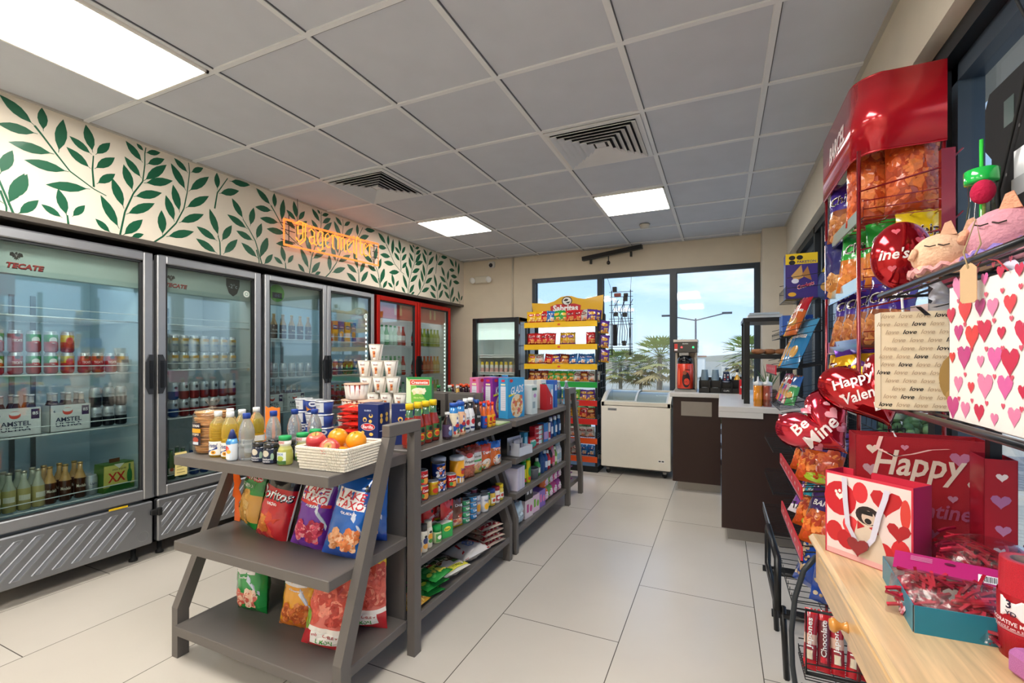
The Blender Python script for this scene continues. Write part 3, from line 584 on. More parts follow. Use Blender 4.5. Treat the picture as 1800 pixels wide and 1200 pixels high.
b = MB(); hp = [(-2.20, 1.80), (-1.315, 1.80), (-1.30, 2.09)]+[(-1.76+.46*math.cos(a), 2.045+.07*math.sin(a)*1.2 if abs(math.cos(a)) < .45 else 2.045) for a in [PI*.33, PI*.42, PI*.5, PI*.58, PI*.67]]+[(-2.23, 2.03)]
hp = [(-2.20, 1.80), (-1.315, 1.80), (-1.30, 2.10), (-1.53, 2.06), (-1.62, 2.075), (-1.70, 2.105), (-1.76, 2.11), (-1.84, 2.10), (-1.93, 2.05), (-2.03, 2.025), (-2.235, 2.04)]
b.prism(hp, 5.58, 5.59, 'y', 'card', 'e5b20f'); fh = lambda a, z, o: (a, 5.58-o, z)
b.flat([(-1.76+a, 2.045+q) for a, q in circ(24, .068, .058)], fh, .001, 'card', '1f1a18'); b.flat([(-1.76+a, 2.045+q) for a, q in circ(24, .056, .047)], fh, .002, 'card', 'f2f0ea')
b.flat([(-1.775+a, 2.055+q) for a, q in ((-.03, 0), (0, .02), (.035, .012), (.02, -.01), (-.01, -.012))], fh, .003, 'card', '1f1a18'); b.flat([(-1.75+a, 2.025+q) for a, q in ((-.03, 0), (0, .008), (.035, .012), (.01, -.015))], fh, .003, 'card', '1f1a18')
b.flat([(-1.78+a, 1.945+q) for a, q in ((-.19, -.05), (.19, -.05), (.2, .04), (.12, .065), (-.12, .065), (-.2, .04))], fh, .001, 'card', 'c5242c'); b.text('Sabritas', fh, -1.78, 1.958, w=.33, h=.085, col='ffffff', off=.002, bold=.04)
b.obj('header_sign', t)
b = MB(); 
for k in range(9): b.tube([(RKX1+.03, 5.34, .5+.16*k), (RKX1+.03, 5.60, .5+.16*k)], .003, 4, 'paint', '20262b')
for y in (5.34, 5.6): b.tube([(RKX1+.03, y, .1), (RKX1+.03, y, 1.86)], .005, 5, 'paint', '20262b')
b.obj('side_grid', t)

# ---- small black fridge by the back wall ----
t = thing('mini_refrigerator', 'narrow black framed drinks fridge standing before the beige back wall', 'refrigerator', (0, 0, 0)); x0, x1, yf, yb, z0, z1 = -2.915, -2.265, 5.22, 5.80, .05, 1.835
b = MB(); q = .04
for a in ((x0, x0+q, yf+.05, yb), (x1-q, x1, yf+.05, yb), (x0, x1, yb-q, yb)): b.box(*a, z0, z1, 'gloss', '2b3138')
b.box(x0, x1, yf+.05, yb, z1-q, z1, 'gloss', '2b3138'); b.box(x0, x1, yf+.05, yb, z0, .35, 'gloss', '2b3138'); b.obj('cabinet', t)
b = MB(); b.box(x0+q, x0+q+.005, yf+.05, yb-q, .35, z1-q, 'paint', 'eef2f2'); b.box(x1-q-.005, x1-q, yf+.05, yb-q, .35, z1-q, 'paint', 'eef2f2'); b.box(x0+q, x1-q, yb-q-.005, yb-q, .35, z1-q, 'paint', 'eef2f2'); b.obj('liner', t)
b = MB(); b.box(x0+q+.005, x1-q-.005, yf+.09, yf+.13, z1-.27, z1-.05, 'lum', 'd6e6e0'); b.obj('lit_header', t)
MFZ = [.60, .88, 1.14, 1.36]
for z in MFZ: b = MB(); b.box(x0+q+.01, x1-q-.01, yf+.1, yb-.06, z-.008, z, 'paint', 'e4eae8'); b.box(x0+q+.01, x1-q-.01, yf+.1, yf+.106, z-.025, z+.012, 'paint', 'f2f5f4'); b.obj('shelf', t)
f = MB(); w = .06
for a in ((x0, x0+w, z0+.1, z1), (x1-w, x1, z0+.1, z1), (x0+w, x1-w, z1-w, z1), (x0+w, x1-w, z0+.1, z0+.2)): f.box(a[0], a[1], yf, yf+.045, a[2], a[3], 'gloss', '17191c', bev=.006)
fo = f.obj('door', t); g = MB(); g.box(x0+w, x1-w, yf+.02, yf+.025, z0+.2, z1-w, 'clear', 'f2f6f5'); g.obj('glass', fo); g = MB(); g.box(x0+.012, x0+.035, yf-.03, yf, .85, 1.15, 'gloss', '0d0e10', bev=.005); g.obj('handle', fo)
for xx in (x0+.05, x1-.05):
    for yy in (yf+.1, yb-.06): b = MB(); b.lathe([(.022, 0), (.022, .05)], 8, 'rubber', '111111', cx=xx, cy=yy); b.obj('foot', t)

# ---- chest freezer ----
FX0, FX1, FY0, FY1 = -1.262, -.495, 5.30, 5.79
t = thing('chest_freezer', 'white chest freezer with curved sliding glass lids under the window', 'freezer', (0, 0, 0))
b = MB(); q = .05
b.box(FX0, FX1, FY0, FY0+q, .09, .80, 'paint', 'ece7da', bev=.008); b.box(FX0, FX1, FY1-q, FY1, .09, .80, 'paint', 'ece7da'); b.box(FX0, FX0+q, FY0+q, FY1-q, .09, .80, 'paint', 'ece7da'); b.box(FX1-q, FX1, FY0+q, FY1-q, .09, .80, 'paint', 'ece7da'); b.box(FX0+q, FX1-q, FY0+q, FY1-q, .09, .15, 'paint', 'ece7da')
b.box(FX0+.02, FX1-.02, FY0+.02, FY1-.02, .075, .092, 'paint', '2a2a2a'); b.obj('cabinet', t)
fz = lambda a, z, o: (a, FY0-o, z)
b = MB(); b.flat([(FX0+.13+a, .745+c) for a, c in ((-.05, -.013), (.05, -.013), (.05, .013), (-.05, .013))], fz, .002, 'card', '8a8d8e'); b.text('Criotec', fz, FX0+.13, .745, w=.08, h=.014, col='2c2c2c', off=.003); b.obj('badge', t)
b = MB(); b.flat([(FX1-.10+a, .195+c) for a, c in ((-.035, -.014), (.035, -.014), (.035, .014), (-.035, .014))], fz, .002, 'card', 'f4f4f0')
for k in (-1, 1): b.flat([(FX1-.10+.016*k+a, .195+c) for a, c in ((-.012, -.007), (.012, -.007), (.012, .007), (-.012, .007))], fz, .003, 'card', '2f3238')
b.obj('switch_plate', t)
def fzprof(v): return (FY0+.0+(FY1-FY0)*v, .80+.03+.13*math.sin(min(1, v*1.6)*PI/2)**0.8 if v > 0 else .83)
def rimz(v): return .81+.135*math.sin(min(1.0, .08+v*1.35)*PI/2)
b = MB()
for x in (FX0, FX1-.035):
    pl = [(FY0, .78), (FY1, .78)]+[(FY0+(FY1-FY0)*v, rimz(v)) for v in (1, .85, .7, .55, .4, .28, .18, .1, .04, 0)]
    b.prism(pl, x, x+.035, 'x', 'paint', 'e9e4d6')
b.box(FX0, FX1, FY0, FY0+.03, .78, .835, 'paint', 'ddd7c8', bev=.006); b.box(FX0, FX1, FY1-.03, FY1, .78, .945, 'paint', 'ddd7c8'); b.obj('rim', t)
for k, (a, c) in enumerate(((FX0+.035, -.87), (-.89, FX1-.035))):
    b = MB(); dz = -.004-.012*k
    b.grid(lambda u, v: (a+(c-a)*u, FY0+.03+(FY1-FY0-.06)*v, rimz(.06+.88*v)+dz), 2, 10, 'clear', 'dfeef4'); g = b.obj('lid_glass', t)
    b = MB()
    for xx in (a, c-.02): b.grid(lambda u, v: (xx+.02*u, FY0+.03+(FY1-FY0-.06)*v, rimz(.06+.88*v)+dz+.003), 1, 10, 'paint', 'cfd3d4')
    b.box(a, c, FY0+.03, FY0+.045, rimz(.06)+dz-.004, rimz(.06)+dz+.006, 'paint', 'cfd3d4'); b.obj('lid_frame', t)
    if k == 0: pass
for yy in (FY0+.06, FY1-.06):
    for xx in (FX0+.07, FX1-.07):
        b = MB(); b.lathe([(.022, -.009), (.026, 0), (.022, .009)], 12, 'rubber', '1c1c1c', M=Matrix.Translation((xx, yy, .028)) @ Matrix.Rotation(PI/2, 4, 'X')); b.box(xx-.018, xx+.018, yy-.014, yy+.014, .045, .078, 'metal', '777777'); b.obj('caster', t)
# ---- counters ----
DK = '2c1611'; QZ = 'cbc8c4'
t = thing('counter', 'dark brown counter cabinet beside the chest freezer with a silver panel', 'counter', (0, 0, 0))
b = MB(); b.box(-.44, .0, 4.90, 5.62, .10, .945, 'paint', DK); b.obj('cabinet', t); b = MB(); b.box(-.40, .0, 5.0, 5.6, 0, .10, 'steel', '94908c'); b.obj('plinth', t)
b = MB(); b.box(-.36, -.08, 4.892, 4.90, .76, .90, 'steel', '8f8a86'); b.obj('silver_panel', t)
b = MB(); b.box(-.465, .38, 4.87, 5.64, .945, .985, 'card', QZ, bev=.004); b.obj('worktop', t)
t = thing('counter', 'large dark brown counter cabinet in the aisle with pale worktop', 'counter', (0, 0, 0))
b = MB(); b.box(0.005, .62, 3.70, 4.898, .10, .92, 'paint', DK); b.obj('cabinet', t); b = MB(); b.box(.05, .60, 3.77, 4.89, 0, .10, 'steel', '94908c'); b.obj('plinth', t)
b = MB(); b.box(-.015, .64, 3.67, 4.868, .945, .985, 'card', QZ, bev=.004); b.box(-.015, .27, 3.67, 3.70, .905, .945, 'card', QZ); b.box(.0, .62, 3.70, 4.868, .92, .945, 'paint', DK); b.obj('worktop', t)
# coffee brewer
t = thing('coffee_brewer', 'stainless coffee brewer with red lights and black top on the counter', 'coffee machine', (-.33, 5.16, .985))
b = MB(); b.box(-.105, .105, -.13, .16, 0, .025, 'steel', '8f8f8f'); b.box(-.105, -.085, -.02, .16, .025, .40, 'steel', 'a9a299'); b.box(.085, .105, -.02, .16, .025, .40, 'steel', 'a9a299'); b.box(-.085, .085, .13, .16, .025, .40, 'steel', 'b5aea4'); b.obj('stand', t)
b = MB(); b.box(-.115, .115, -.13, .16, .40, .51, 'gloss', '24262a', bev=.006); b.box(-.115, .115, -.13, .16, .51, .535, 'steel', 'b9b6b0'); b.box(-.06, .03, -.12, .0, .372, .40, 'steel', '8d8d8d')
fb = lambda a, z, o: (a, -.13-o, z); b.flat(circ(10, .009), lambda a, z, o: fb(a-.035, z+.455, o), .002, 'led', 'd03030'); b.flat(circ(10, .009), lambda a, z, o: fb(a+.075, z+.455, o), .002, 'led', '20d060'); b.text('BUNN', fb, 0, .492, w=.05, col='e8e8e8', off=.002)
b.decals([('r', -.09, .455, .03, .07, 'c8342c'), ('r', -.09, .43, .03, .015, 'f0f0f0')], fb); b.obj('brew_head', t)
t = thing('coffee_server', 'red printed insulated coffee server standing in the brewer', 'thermos', (-.335, 5.09, 1.010))
b = MB(); b.lathe([(.075, 0), (.082, .01), (.082, .25), (.078, .262)], 20, 'gloss', ['1a1a1a', 'd8402a', 'd8402a']); fc = lambda a, z, o: ((.082+o)*math.sin(a/.082), -(.082+o)*math.cos(a/.082), z)
b.decals([('e', .015, .1, .04, .08, '2a1412'), ('e', .02, .08, .028, .035, 'e2452c'), ('e', 0, .17, .02, .02, '9a4a2a'), ('r', .03, .20, .05, .01, '7a2a18'), ('e', -.06, .13, .012, .09, 'f06a45')], fc); b.obj('body', t)
b = MB(); b.lathe([(.078, .262), (.074, .31), (.055, .335), (.03, .345)], 20, 'gloss', '14161a'); b.tube([(-.05, -.06, .29), (0, -.085, .33), (.05, -.06, .29)], .007, 6, 'gloss', '14161a'); b.obj('lid', t)
# cup organiser
t = thing('cup_organizer', 'black countertop organizer holding paper cups and lids beside the coffee brewer', 'organizer', (0, 5.05, .985))
b = MB(); 
b.box(-.20, .20, -.06, .12, 0, .006, 'plastic', '131416')
for x0_, x1_, h_ in ((-.20, -.10, .12), (-.10, .0, .12), (.0, .10, .10), (.10, .20, .13)):
    b.box(x0_, x0_+.004, -.06, .12, 0, h_, 'plastic', '131416'); b.box(x1_-.004, x1_, -.06, .12, 0, h_, 'plastic', '131416'); b.box(x0_, x1_, .116, .12, 0, h_+.03, 'plastic', '131416'); b.box(x0_, x1_, -.06, -.056, 0, .05, 'plastic', '131416'); b.box(x0_, x1_, .02, .024, 0, h_, 'plastic', '131416')
b.obj('rack', t); b = MB(); b.text('CUPS', lambda a, z, o: (a, -.06-o, z), .05, .025, w=.05, col='dddddd'); b.obj('label_text', t)
def cupk(cols, dark=False):
    def f():
        b = MB(); n = 6 if not dark else 5; pr = []; cs = []
        for k in range(n): pr += [(.042-.0015*k, .006+.02*k), (.043-.0015*k, .02+.02*k)]; cs += [cols[0], cols[1]]
        top = .006+.02*n; pr += [(.038, top), (.028, top+.09), (.029, top+.095)]; cs += [cols[0], cols[0], cols[1]]
        b.lathe(pr, 16, 'paper', cs)
        if dark: b.decals([('r', -.015+.03*(i % 2), top+.02+.022*(i//2), .014, .014, 'd9d4cc' if i % 3 else 'c03a30') for i in range(6)], lambda a, z, o: ((.036+o)*math.sin(a/.036), -(.036+o)*math.cos(a/.036), z))
        return b
    return f
CG = Kind('paper_cup_stack', 'cups', cupk(('7f97a6', '9fb4bf'))); CD = Kind('paper_cup_stack', 'cups', cupk(('26304f', 'd9dce4'), True))
CG.put((-.15, 5.12, .992), 0, 'upside down stack of grey blue paper cups nearest the coffee brewer'); CG.put((-.05, 5.12, .992), 0, 'upside down stack of grey blue paper cups beside the patterned cup stack'); CD.put((.05, 5.12, .992), 0, 'upside down stack of dark blue patterned paper cups in the organizer')
LD = Kind('lid_stack', 'lids', lambda: MB().lathe([(.036, 0), (.038, .008), (.034, .014), (.038, .02), (.034, .026), (.038, .032), (.034, .038), (.03, .05)], 14, 'plastic', '6f7477'))
LD.put((-.15, 5.032, .992), 0, 'grey stack of drink lids in front of the cups', sc=.92); LD.put((-.05, 5.032, .992), 0, 'grey stack of drink lids below the second cup stack', sc=.92)
t = thing('syrup_bottle', 'amber syrup bottle with black cap on the counter organizer', 'bottle', (.15, 5.128, .992)); b = MB(); b.lathe([(.03, 0), (.034, .01), (.034, .12), (.012, .17), (.012, .2)], 14, 'glassy', ['c8860f', 'e0a318', 'e0a318', 'f0e6d0']); b.decals([('r', 0, .06, .05, .05, 'f3ead2')], lambda a, z, o: ((.034+o)*math.sin(a/.034), -(.034+o)*math.cos(a/.034), z)); b.obj('body', t); b = MB(); b.lathe([(.014, .2), (.014, .23)], 10, 'plastic', '161616'); b.obj('cap', t)
t = thing('stir_stick_holder', 'black holder of wooden stir sticks behind the organizer', 'holder', (.235, 5.18, .985)); b = MB(); b.lathe([(.025, 0), (.028, .12)], 12, 'plastic', '17181a'); b.obj('cup', t)
for k in range(5): b = MB(); b.bar((.012*math.cos(k), .012*math.sin(k), .02), (.025*math.cos(k), .02*math.sin(k), .24), .006, .002, 'paper', '8a6a46'); b.obj('stick', t)
t = thing('snack_box', 'small red box with pale dots standing on the counter', 'box', (.20, 4.93, .985)); b = MB(); b.box(-.04, .04, -.025, .025, 0, .14, 'card', 'd0232a'); b.decals([('e', .01, .10, .02, .018, 'f0d8a0'), ('e', .015, .04, .02, .018, 'f0d8a0'), ('e', -.02, .07, .012, .01, 'ffffff')], lambda a, z, o: (a, -.025-o, z)); b.obj('carton', t)
# black shelf frame on the big counter
t = thing('black_shelf_frame', 'black open countertop shelf frame holding donuts above the plant', 'shelf', (0, 0, .985))
for x in (.18, .46):
    for y in (3.95, 4.35): b = MB(); b.box(x-.02, x+.02, y-.02, y+.02, 0, .62, 'paint', '121314'); b.obj('post', t)
b = MB(); b.box(.155, .48, 3.925, 4.375, .62, .65, 'paint', '17181a'); b.obj('top_shelf', t); b = MB(); b.box(.19, .48, 3.94, 4.37, .34, .375, 'paint', '17181a'); b.obj('middle_shelf', t)
b = MB(); b.box(.19, .42, 3.97, 4.2, .65, .675, 'paper', 'dfe3e6'); b.box(.2, .40, 3.96, 4.1, .675, .69, 'paper', 'c2ced8'); o = b.obj('paper_stack'); o.location = (0, 0, .985); tag(o, 'loose stack of white papers on top of the black shelf frame', 'papers')
DN = Kind('pastry', 'pastry', lambda: MB().lathe([(.018, 0), (.04, .004), (.048, .02), (.04, .036), (.018, .04), (.012, .02), (.018, 0)], 14, 'straw', 'a9714a', cap=False))
for k, (x, y) in enumerate(((.26, 4.0), (.34, 4.05), (.42, 4.0))): DN.put((x, y, 1.361), 0, f'brown pastry on the middle black shelf, {ORL[k]} of three', 'pastries on the black shelf frame')
t = thing('potted_plant', 'small spiky green plant in a round pot under the black shelf frame', 'plant', (.34, 4.12, .985)); b = MB(); b.lathe([(.04, 0), (.06, .02), (.065, .07), (.055, .10)], 14, 'matte', '6b4a3a'); b.obj('pot', t)
b = MB()
for k in range(26):
    a = k*2.4; tl = .35+.6*((k*37) % 10)/10; ln = .13+.04*(k % 3); dx, dy = math.cos(a), math.sin(a); pts = []
    for i in range(5): q = i/4; pts.append((dx*ln*q*tl*.9, dy*ln*q*tl*.9, .09+ln*q*(1.15-.35*tl*q)))
    for i in range(4):
        w0 = .009*(1-i/4); w1 = .009*(1-(i+1)/4); p, q = pts[i], pts[i+1]; b.add([(p[0]-dy*w0, p[1]+dx*w0, p[2]), (p[0]+dy*w0, p[1]-dx*w0, p[2]), (q[0]+dy*w1, q[1]-dx*w1, q[2]), (q[0]-dy*w1, q[1]+dx*w1, q[2])], [(0, 1, 2, 3)], 'leaf', '4f7d4c')
b.obj('leaves', t)
for x, c1, lab in ((.245, 'e08a1c', 'clear squeeze bottle of orange sauce on the aisle counter'), (.305, 'a34f3d', 'clear squeeze bottle of dark red sauce on the aisle counter')):
    t = thing('squeeze_bottle', lab, 'bottle', (x, 3.78, .985)); b = MB(); b.lathe([(.028, 0), (.030, .006), (.030, .05), (.030, .15)], 16, 'glassy', [c1, '7a3c2c' if x > .3 else 'c47a18', c1, c1]); b.obj('body', t); b = MB(); b.lathe([(.031, .15), (.031, .172), (.008, .18), (.005, .215)], 14, 'plastic', 'dfe2e4'); b.obj('spout_cap', t)
# hanging wire panel of cables in the window
t = thing('wire_cable_grid', 'black wire grid with plugs and cables hanging in the far window', 'wire rack', (-1.10, 5.72, 1.36)); b = MB()
for x in (-.13, .10): b.tube([(x, 0, 0), (x, 0, .80)], .006, 5, 'paint', '12161a')
for x in (-.145, -.115, .09, .12): b.tube([(x, -.02, .0), (x, -.02, .4)], .004, 4, 'paint', '12161a')
for z in (0.01, .03, .07, .10, .14, .38, .42, .45, .53, .62, .72, .78): b.tube([(-.16, 0, z), (.13, 0, z)], .004, 4, 'paint', '12161a')
b.obj('grid', t)
for k in range(7):
    b = MB(); x = -.09+.03*k; b.tube([(x, -.03, .12+.03*(k % 2)), (x+.01, -.035, .3), (x+.03*math.sin(k), -.03, .42+.04*(k % 3)), (x-.02, -.03, .55), (x+.05*math.cos(k*2), -.03, .68)], .004, 5, 'rubber', '101316'); b.obj('cable', t)
for x, z, w, h in ((-.08, .12, .05, .26), (.03, .12, .045, .06), (-.07, .48, .05, .05), (.04, .47, .05, .05), (.045, .66, .05, .06), (-.05, .72, .08, .04), (-.085, .78, .05, .06), (.05, .72, .05, .035)):
    b = MB(); b.box(x-w/2, x+w/2, -.05, -.01, z, z+h, 'plastic', '14171b' if z != .72 or x > 0 else '8a4038', bev=.004); b.obj('plug', t)
for x in (-.13, .10): b = MB(); b.tube([(x, 0, .80), (x+(.01 if x > 0 else -.06), .0, .99)], .0025, 4, 'paint', '20252a'); b.obj('hanging_wire', t)
# ================= product builders =================
def cyl(r): return lambda a, z, o: ((r+o)*math.sin(a/r), -(r+o)*math.cos(a/r), z)
def bagmb(w, h, t, zones, ds, mat='film', seed=1, nu=14, nv=18, blk='c9ccd0', pinch=.05, flatbot=False):
    """pillow bag standing on its bottom seam; zones [(v, colour)] upward"""
    b = MB(); sd = seed*7.3
    def th(u, v):
        e = max(0, 1-abs(2*u-1)**2.4)**.62
        g = max(0, 1-abs(2*v-1)**(3.2))**.7 if not flatbot else (max(0, 1-v**2.2)**.7)
        q = t/2*e*g; n_ = noise.noise(Vector((u*5+sd, v*6, seed)))+.5*noise.noise(Vector((u*11, v*13+sd, seed)))
        edge = min(1, 6*e*g); return max(.0012, q+n_*t*.10*edge)
    def P(u, v, s_, off=0):
        g = max(0, 1-abs(2*v-1)**3.2); ww = w*(1-pinch*g)+.0015*math.sin(v*40)*min(1, v*8)
        x = (u-.5)*ww; zz = h*v+(.004*math.sin(u*23+seed) if v > .99 else 0)
        return (x, -s_*(th(u, v)+off), zz)
    def cf(u, v):
        c = zones[0][1]
        for zv, cc in zones:
            if v >= zv: c = cc
        return c
    b.grid(lambda u, v: P(u, v, 1), nu, nv, mat, cf)
    b.grid(lambda u, v: P(1-u, v, -1), nu, nv, mat, lambda u, v: cf(1-u, v))
    fn = lambda x, z, o: P(min(.995, max(.005, x/w+.5)), min(.995, max(.005, z/h)), 1, o+.0012)
    b.decals(ds, fn, 'film' if mat in ('film', 'foil') else 'card')
    return b
def boxmb(w, d, h, col, ds=(), side=None, top=None, mat='card', sds=()):
    b = MB(); b.box(-w/2, w/2, -d/2, d/2, 0, h, mat, [top or col, top or col, col, col, side or col, side or col])
    b.decals(ds, lambda a, z, o: (a, -d/2-o, z)); b.decals(sds, lambda a, z, o: (w/2+o, a, z)); b.decals(sds, lambda a, z, o: (-w/2-o, -a, z)); return b
def canmb(r, h, col, ds=(), lid='c4c8cb', mat='can', n=16, lidh=.0):
    b = MB(); b.lathe([(r*.92, 0), (r, .004), (r, h-.004), (r*.93, h), (r*.9, h-.003), (0.0001, h-.003)], n, mat, [lid, col, lid, lid, lid], cap=True)
    b.decals(ds, cyl(r)); return b
def sodamb(r, h, c1, c2=None, ds=(), split=.5, n=14):
    b = MB(); b.lathe([(r*.78, 0), (r, .01), (r, h*split), (r, h-.02), (r*.82, h-.004), (r*.8, h), (r*.72, h-.004)], n, 'can', [c1, c1, c2 or c1, 'c9ced2', 'd5d9dc', 'b5babd']); b.decals(ds, cyl(r)); return b
def botmb(prof, cols, ds=(), r=None, mat='glassy', n=16): b = MB(); b.lathe(prof, n, mat, cols); b.decals(ds, cyl(r or max(p[0] for p in prof))); return b
def bottle_parts(prof, cols, cap, ds=(), lab=None, mat='glassy', n=16):
    """[body, cap, label] parts; cap=(profile, colour); lab=(r, z0, z1, colour)"""
    out_ = [('body', botmb(prof, cols, (), None, mat, n)), ('cap', MB().lathe(cap[0], n, 'plastic', cap[1]))]
    if lab:
        l_ = MB(); l_.lathe([(lab[0]+.0006, lab[1]), (lab[0]+.0006, lab[2])], n+8, 'card', lab[3], cap=False); l_.decals(ds, cyl(lab[0]+.0008)); out_.append(('label', l_))
    return out_
G_ISL = 'island goods'
WARM = ['e8894a', 'd9662e', 'f0a860', 'c94f2a']; REDS = ['d9483a', 'e06a50', 'c03028', 'f0907a']; NUT = ['e0a05a', 'c97f3c', 'f0c080']
# ---- big snack bags on the end unit ----
def snack(cols, brand, sub, food, emb='ffffff', h=.325, w=.175, t=.11, seed=1, extra=(), brand2=None, top=None, lean=0):
    base, band = cols; ds = []
    ds += [('b', 0, h*.25, w*.62, h*.22, food, 46, .016)]
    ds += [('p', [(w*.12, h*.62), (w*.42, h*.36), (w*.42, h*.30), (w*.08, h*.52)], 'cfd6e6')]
    if brand: ds += [('r', -w*.02, h*.74, w*.72, h*.23, 'f3f1f1'), ('t', brand, -w*.02, h*.79, w*.66, h*.095, 'd21f2c', .12)]
    if brand2: ds += [('t', brand2, -w*.02, h*.68, w*.66, h*.10, 'd21f2c', .12)]
    if sub: ds += [('t', sub, 0, h*.575, w*.4, h*.035, 'ffffff', .2)]
    ds += [('e', w*.28, h*.90, .014, .014, '141414'), ('e', w*.42, h*.90, .012, .012, '141414')]+list(extra)
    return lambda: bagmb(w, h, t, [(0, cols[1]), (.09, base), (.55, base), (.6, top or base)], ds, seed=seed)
def lean(x, y, z=0): return (x, y, z)
K1 = Kind('ridged_chips_bag', 'snack bag', lambda: bagmb(.17, .325, .09, [(0, '1d8f35'), (.1, 'd9a24a'), (.5, '2a9a3c'), (.72, '1b7f30')], [('b', -.03, .10, .11, .14, ['dfae55', 'c98f35', 'ecc37a'], 34, .02), ('r', 0, .20, .18, .035, '1c8434'), ('t', 'QUESO', 0, .20, .09, .018, 'ffffff'), ('t', 'Ruffles', 0, .255, .17, .055, 'd4222a', .1), ('t', 'Ruffles', .002, .257, .165, .05, 'f4f0e8', .1)], seed=3))
K1.put((-2.06, 1.50, .532), 0, 'green and tan ridged chips bag standing leftmost on the middle shelf', rot=(-.16, .12, -.25))
K2 = Kind('tortilla_chips_bag', 'snack bag', lambda: bagmb(.175, .325, .11, [(0, 'c9202a'), (.74, '1c1c20'), (.9, 'c9202a')], [('p', [(-.09, .02), (.03, .02), (.09, .12), (.0, .17), (-.09, .10)], 'e0452a'), ('b', -.045, .075, .06, .05, ['e08a35', 'd0702a', 'f0a850'], 9, .024), ('p', [(.085, .0), (.102, .0), (.102, .31), (.085, .31)], 'dfe3ea'), ('t', 'Doritos', 0, .205, .17, .05, '101014', .1), ('t', 'Doritos', -.001, .207, .165, .045, 'ffffff', .1), ('t', 'NACHO', 0, .165, .05, .013, 'ffffff'), ('t', 'DINAMITA', .0, .285, .1, .018, 'd8d8d8')], seed=5))
K2.put((-1.82, 1.435, .532), 0, 'red tortilla chips bag with white lettering on the middle shelf', rot=(-.14, .2, .12))
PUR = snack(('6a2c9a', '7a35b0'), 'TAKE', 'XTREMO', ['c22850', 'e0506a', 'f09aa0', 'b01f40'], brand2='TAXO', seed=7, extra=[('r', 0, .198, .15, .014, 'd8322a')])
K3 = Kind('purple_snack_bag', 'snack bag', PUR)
K3.put((-1.59, 1.43, .532), 0, 'shiny purple snack bag with red lettering at the front of the middle shelf', rot=(-.12, .22, .22)); K3.put((-1.66, 1.60, .532), 0, 'shiny purple snack bag behind the front purple one on the middle shelf', rot=(-.02, .1, .1))
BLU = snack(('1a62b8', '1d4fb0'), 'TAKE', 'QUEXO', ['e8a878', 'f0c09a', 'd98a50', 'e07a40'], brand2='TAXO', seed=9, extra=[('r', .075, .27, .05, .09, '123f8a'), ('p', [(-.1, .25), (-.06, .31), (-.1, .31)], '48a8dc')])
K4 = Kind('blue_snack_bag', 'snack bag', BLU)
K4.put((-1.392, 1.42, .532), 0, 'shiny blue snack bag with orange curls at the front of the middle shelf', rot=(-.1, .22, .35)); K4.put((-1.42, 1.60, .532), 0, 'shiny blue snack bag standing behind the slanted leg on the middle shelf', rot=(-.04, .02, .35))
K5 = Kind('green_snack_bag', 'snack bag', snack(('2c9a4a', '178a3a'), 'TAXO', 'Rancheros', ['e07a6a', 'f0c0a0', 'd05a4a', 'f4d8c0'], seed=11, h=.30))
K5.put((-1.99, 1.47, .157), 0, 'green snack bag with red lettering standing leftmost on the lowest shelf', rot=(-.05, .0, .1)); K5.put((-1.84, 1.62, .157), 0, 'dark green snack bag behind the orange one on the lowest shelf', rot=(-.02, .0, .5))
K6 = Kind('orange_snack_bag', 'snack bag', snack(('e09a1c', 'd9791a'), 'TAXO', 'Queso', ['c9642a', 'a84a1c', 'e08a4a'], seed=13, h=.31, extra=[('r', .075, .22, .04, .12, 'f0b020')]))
K6.put((-1.69, 1.46, .157), 0, 'golden orange snack bag in the middle of the lowest shelf', rot=(-.08, .12, .25))
K7 = Kind('chili_chips_bag', 'snack bag', lambda: bagmb(.20, .35, .11, [(0, 'c81f2c'), (.2, 'f0e8e0'), (.27, 'd9685a'), (.8, 'e9c21c')], [('b', .01, .20, .17, .15, ['d9604e', 'c94a3a', 'e88a74', 'b83a2e'], 40, .028), ('e', -.085, .11, .02, .04, '8fc24a'), ('r', .01, .055, .12, .05, 'f4f0ea'), ('t', 'sabor CHILE y', .01, .066, .11, .016, 'b01c24'), ('t', 'LIMON', .01, .042, .07, .019, '3f9a3a')], seed=17))
K7.put((-1.47, 1.40, .157), 0, 'large red chili chips bag at the front right of the lowest shelf', rot=(-.12, .18, .3)); K7.put((-1.42, 1.585, .157), 0, 'large red chili chips bag behind the slanted leg on the lowest shelf', rot=(0, 0, .3))
# ---- top of the end unit ----
TOPZ = .906
t = thing('tostada_pack', 'clear bag of stacked brown tostadas at the left end of the top shelf', 'tostadas', (-2.125, 1.372, TOPZ), .1); b = MB()
for k in range(22):
    cx, cy = .006*math.sin(k*1.7), .005*math.cos(k*2.3); r_ = .066+.002*math.sin(k*3)
    b.lathe([(r_*.2, .0), (r_, .001+.001*math.sin(k)), (r_+.001, .004), (r_, .007), (r_*.2, .0055)], 22, 'chip', ['c98f52', 'd8a868', 'b87838', 'e0b880'], cx=cx, cy=cy, z=.002+.0083*k)
b.obj('tostadas', t)
b = MB(); b.lathe([(.071, 0), (.078, .02), (.076, .1), (.078, .17), (.066, .192), (.02, .20), (.010, .205), (.03, .235), (.032, .24)], 18, 'bagclear', 'f6f3ee', cap=False); b.obj('plastic_bag', t)
b = MB(); fn = cyl(.079); b.decals([('r', -.005, .09, .055, .10, '231a2c'), ('r', -.005, .105, .055, .018, 'e0a21c'), ('t', 'TOSTADAS', -.005, .127, .045, .010, 'ffffff'), ('t', 'ROJAS', -.005, .088, .04, .012, 'e8dcd0'), ('e', -.005, .065, .018, .012, 'b0402c'), ('r', -.005, .05, .035, .012, 'c8d0da')], fn); b.obj('label', t)
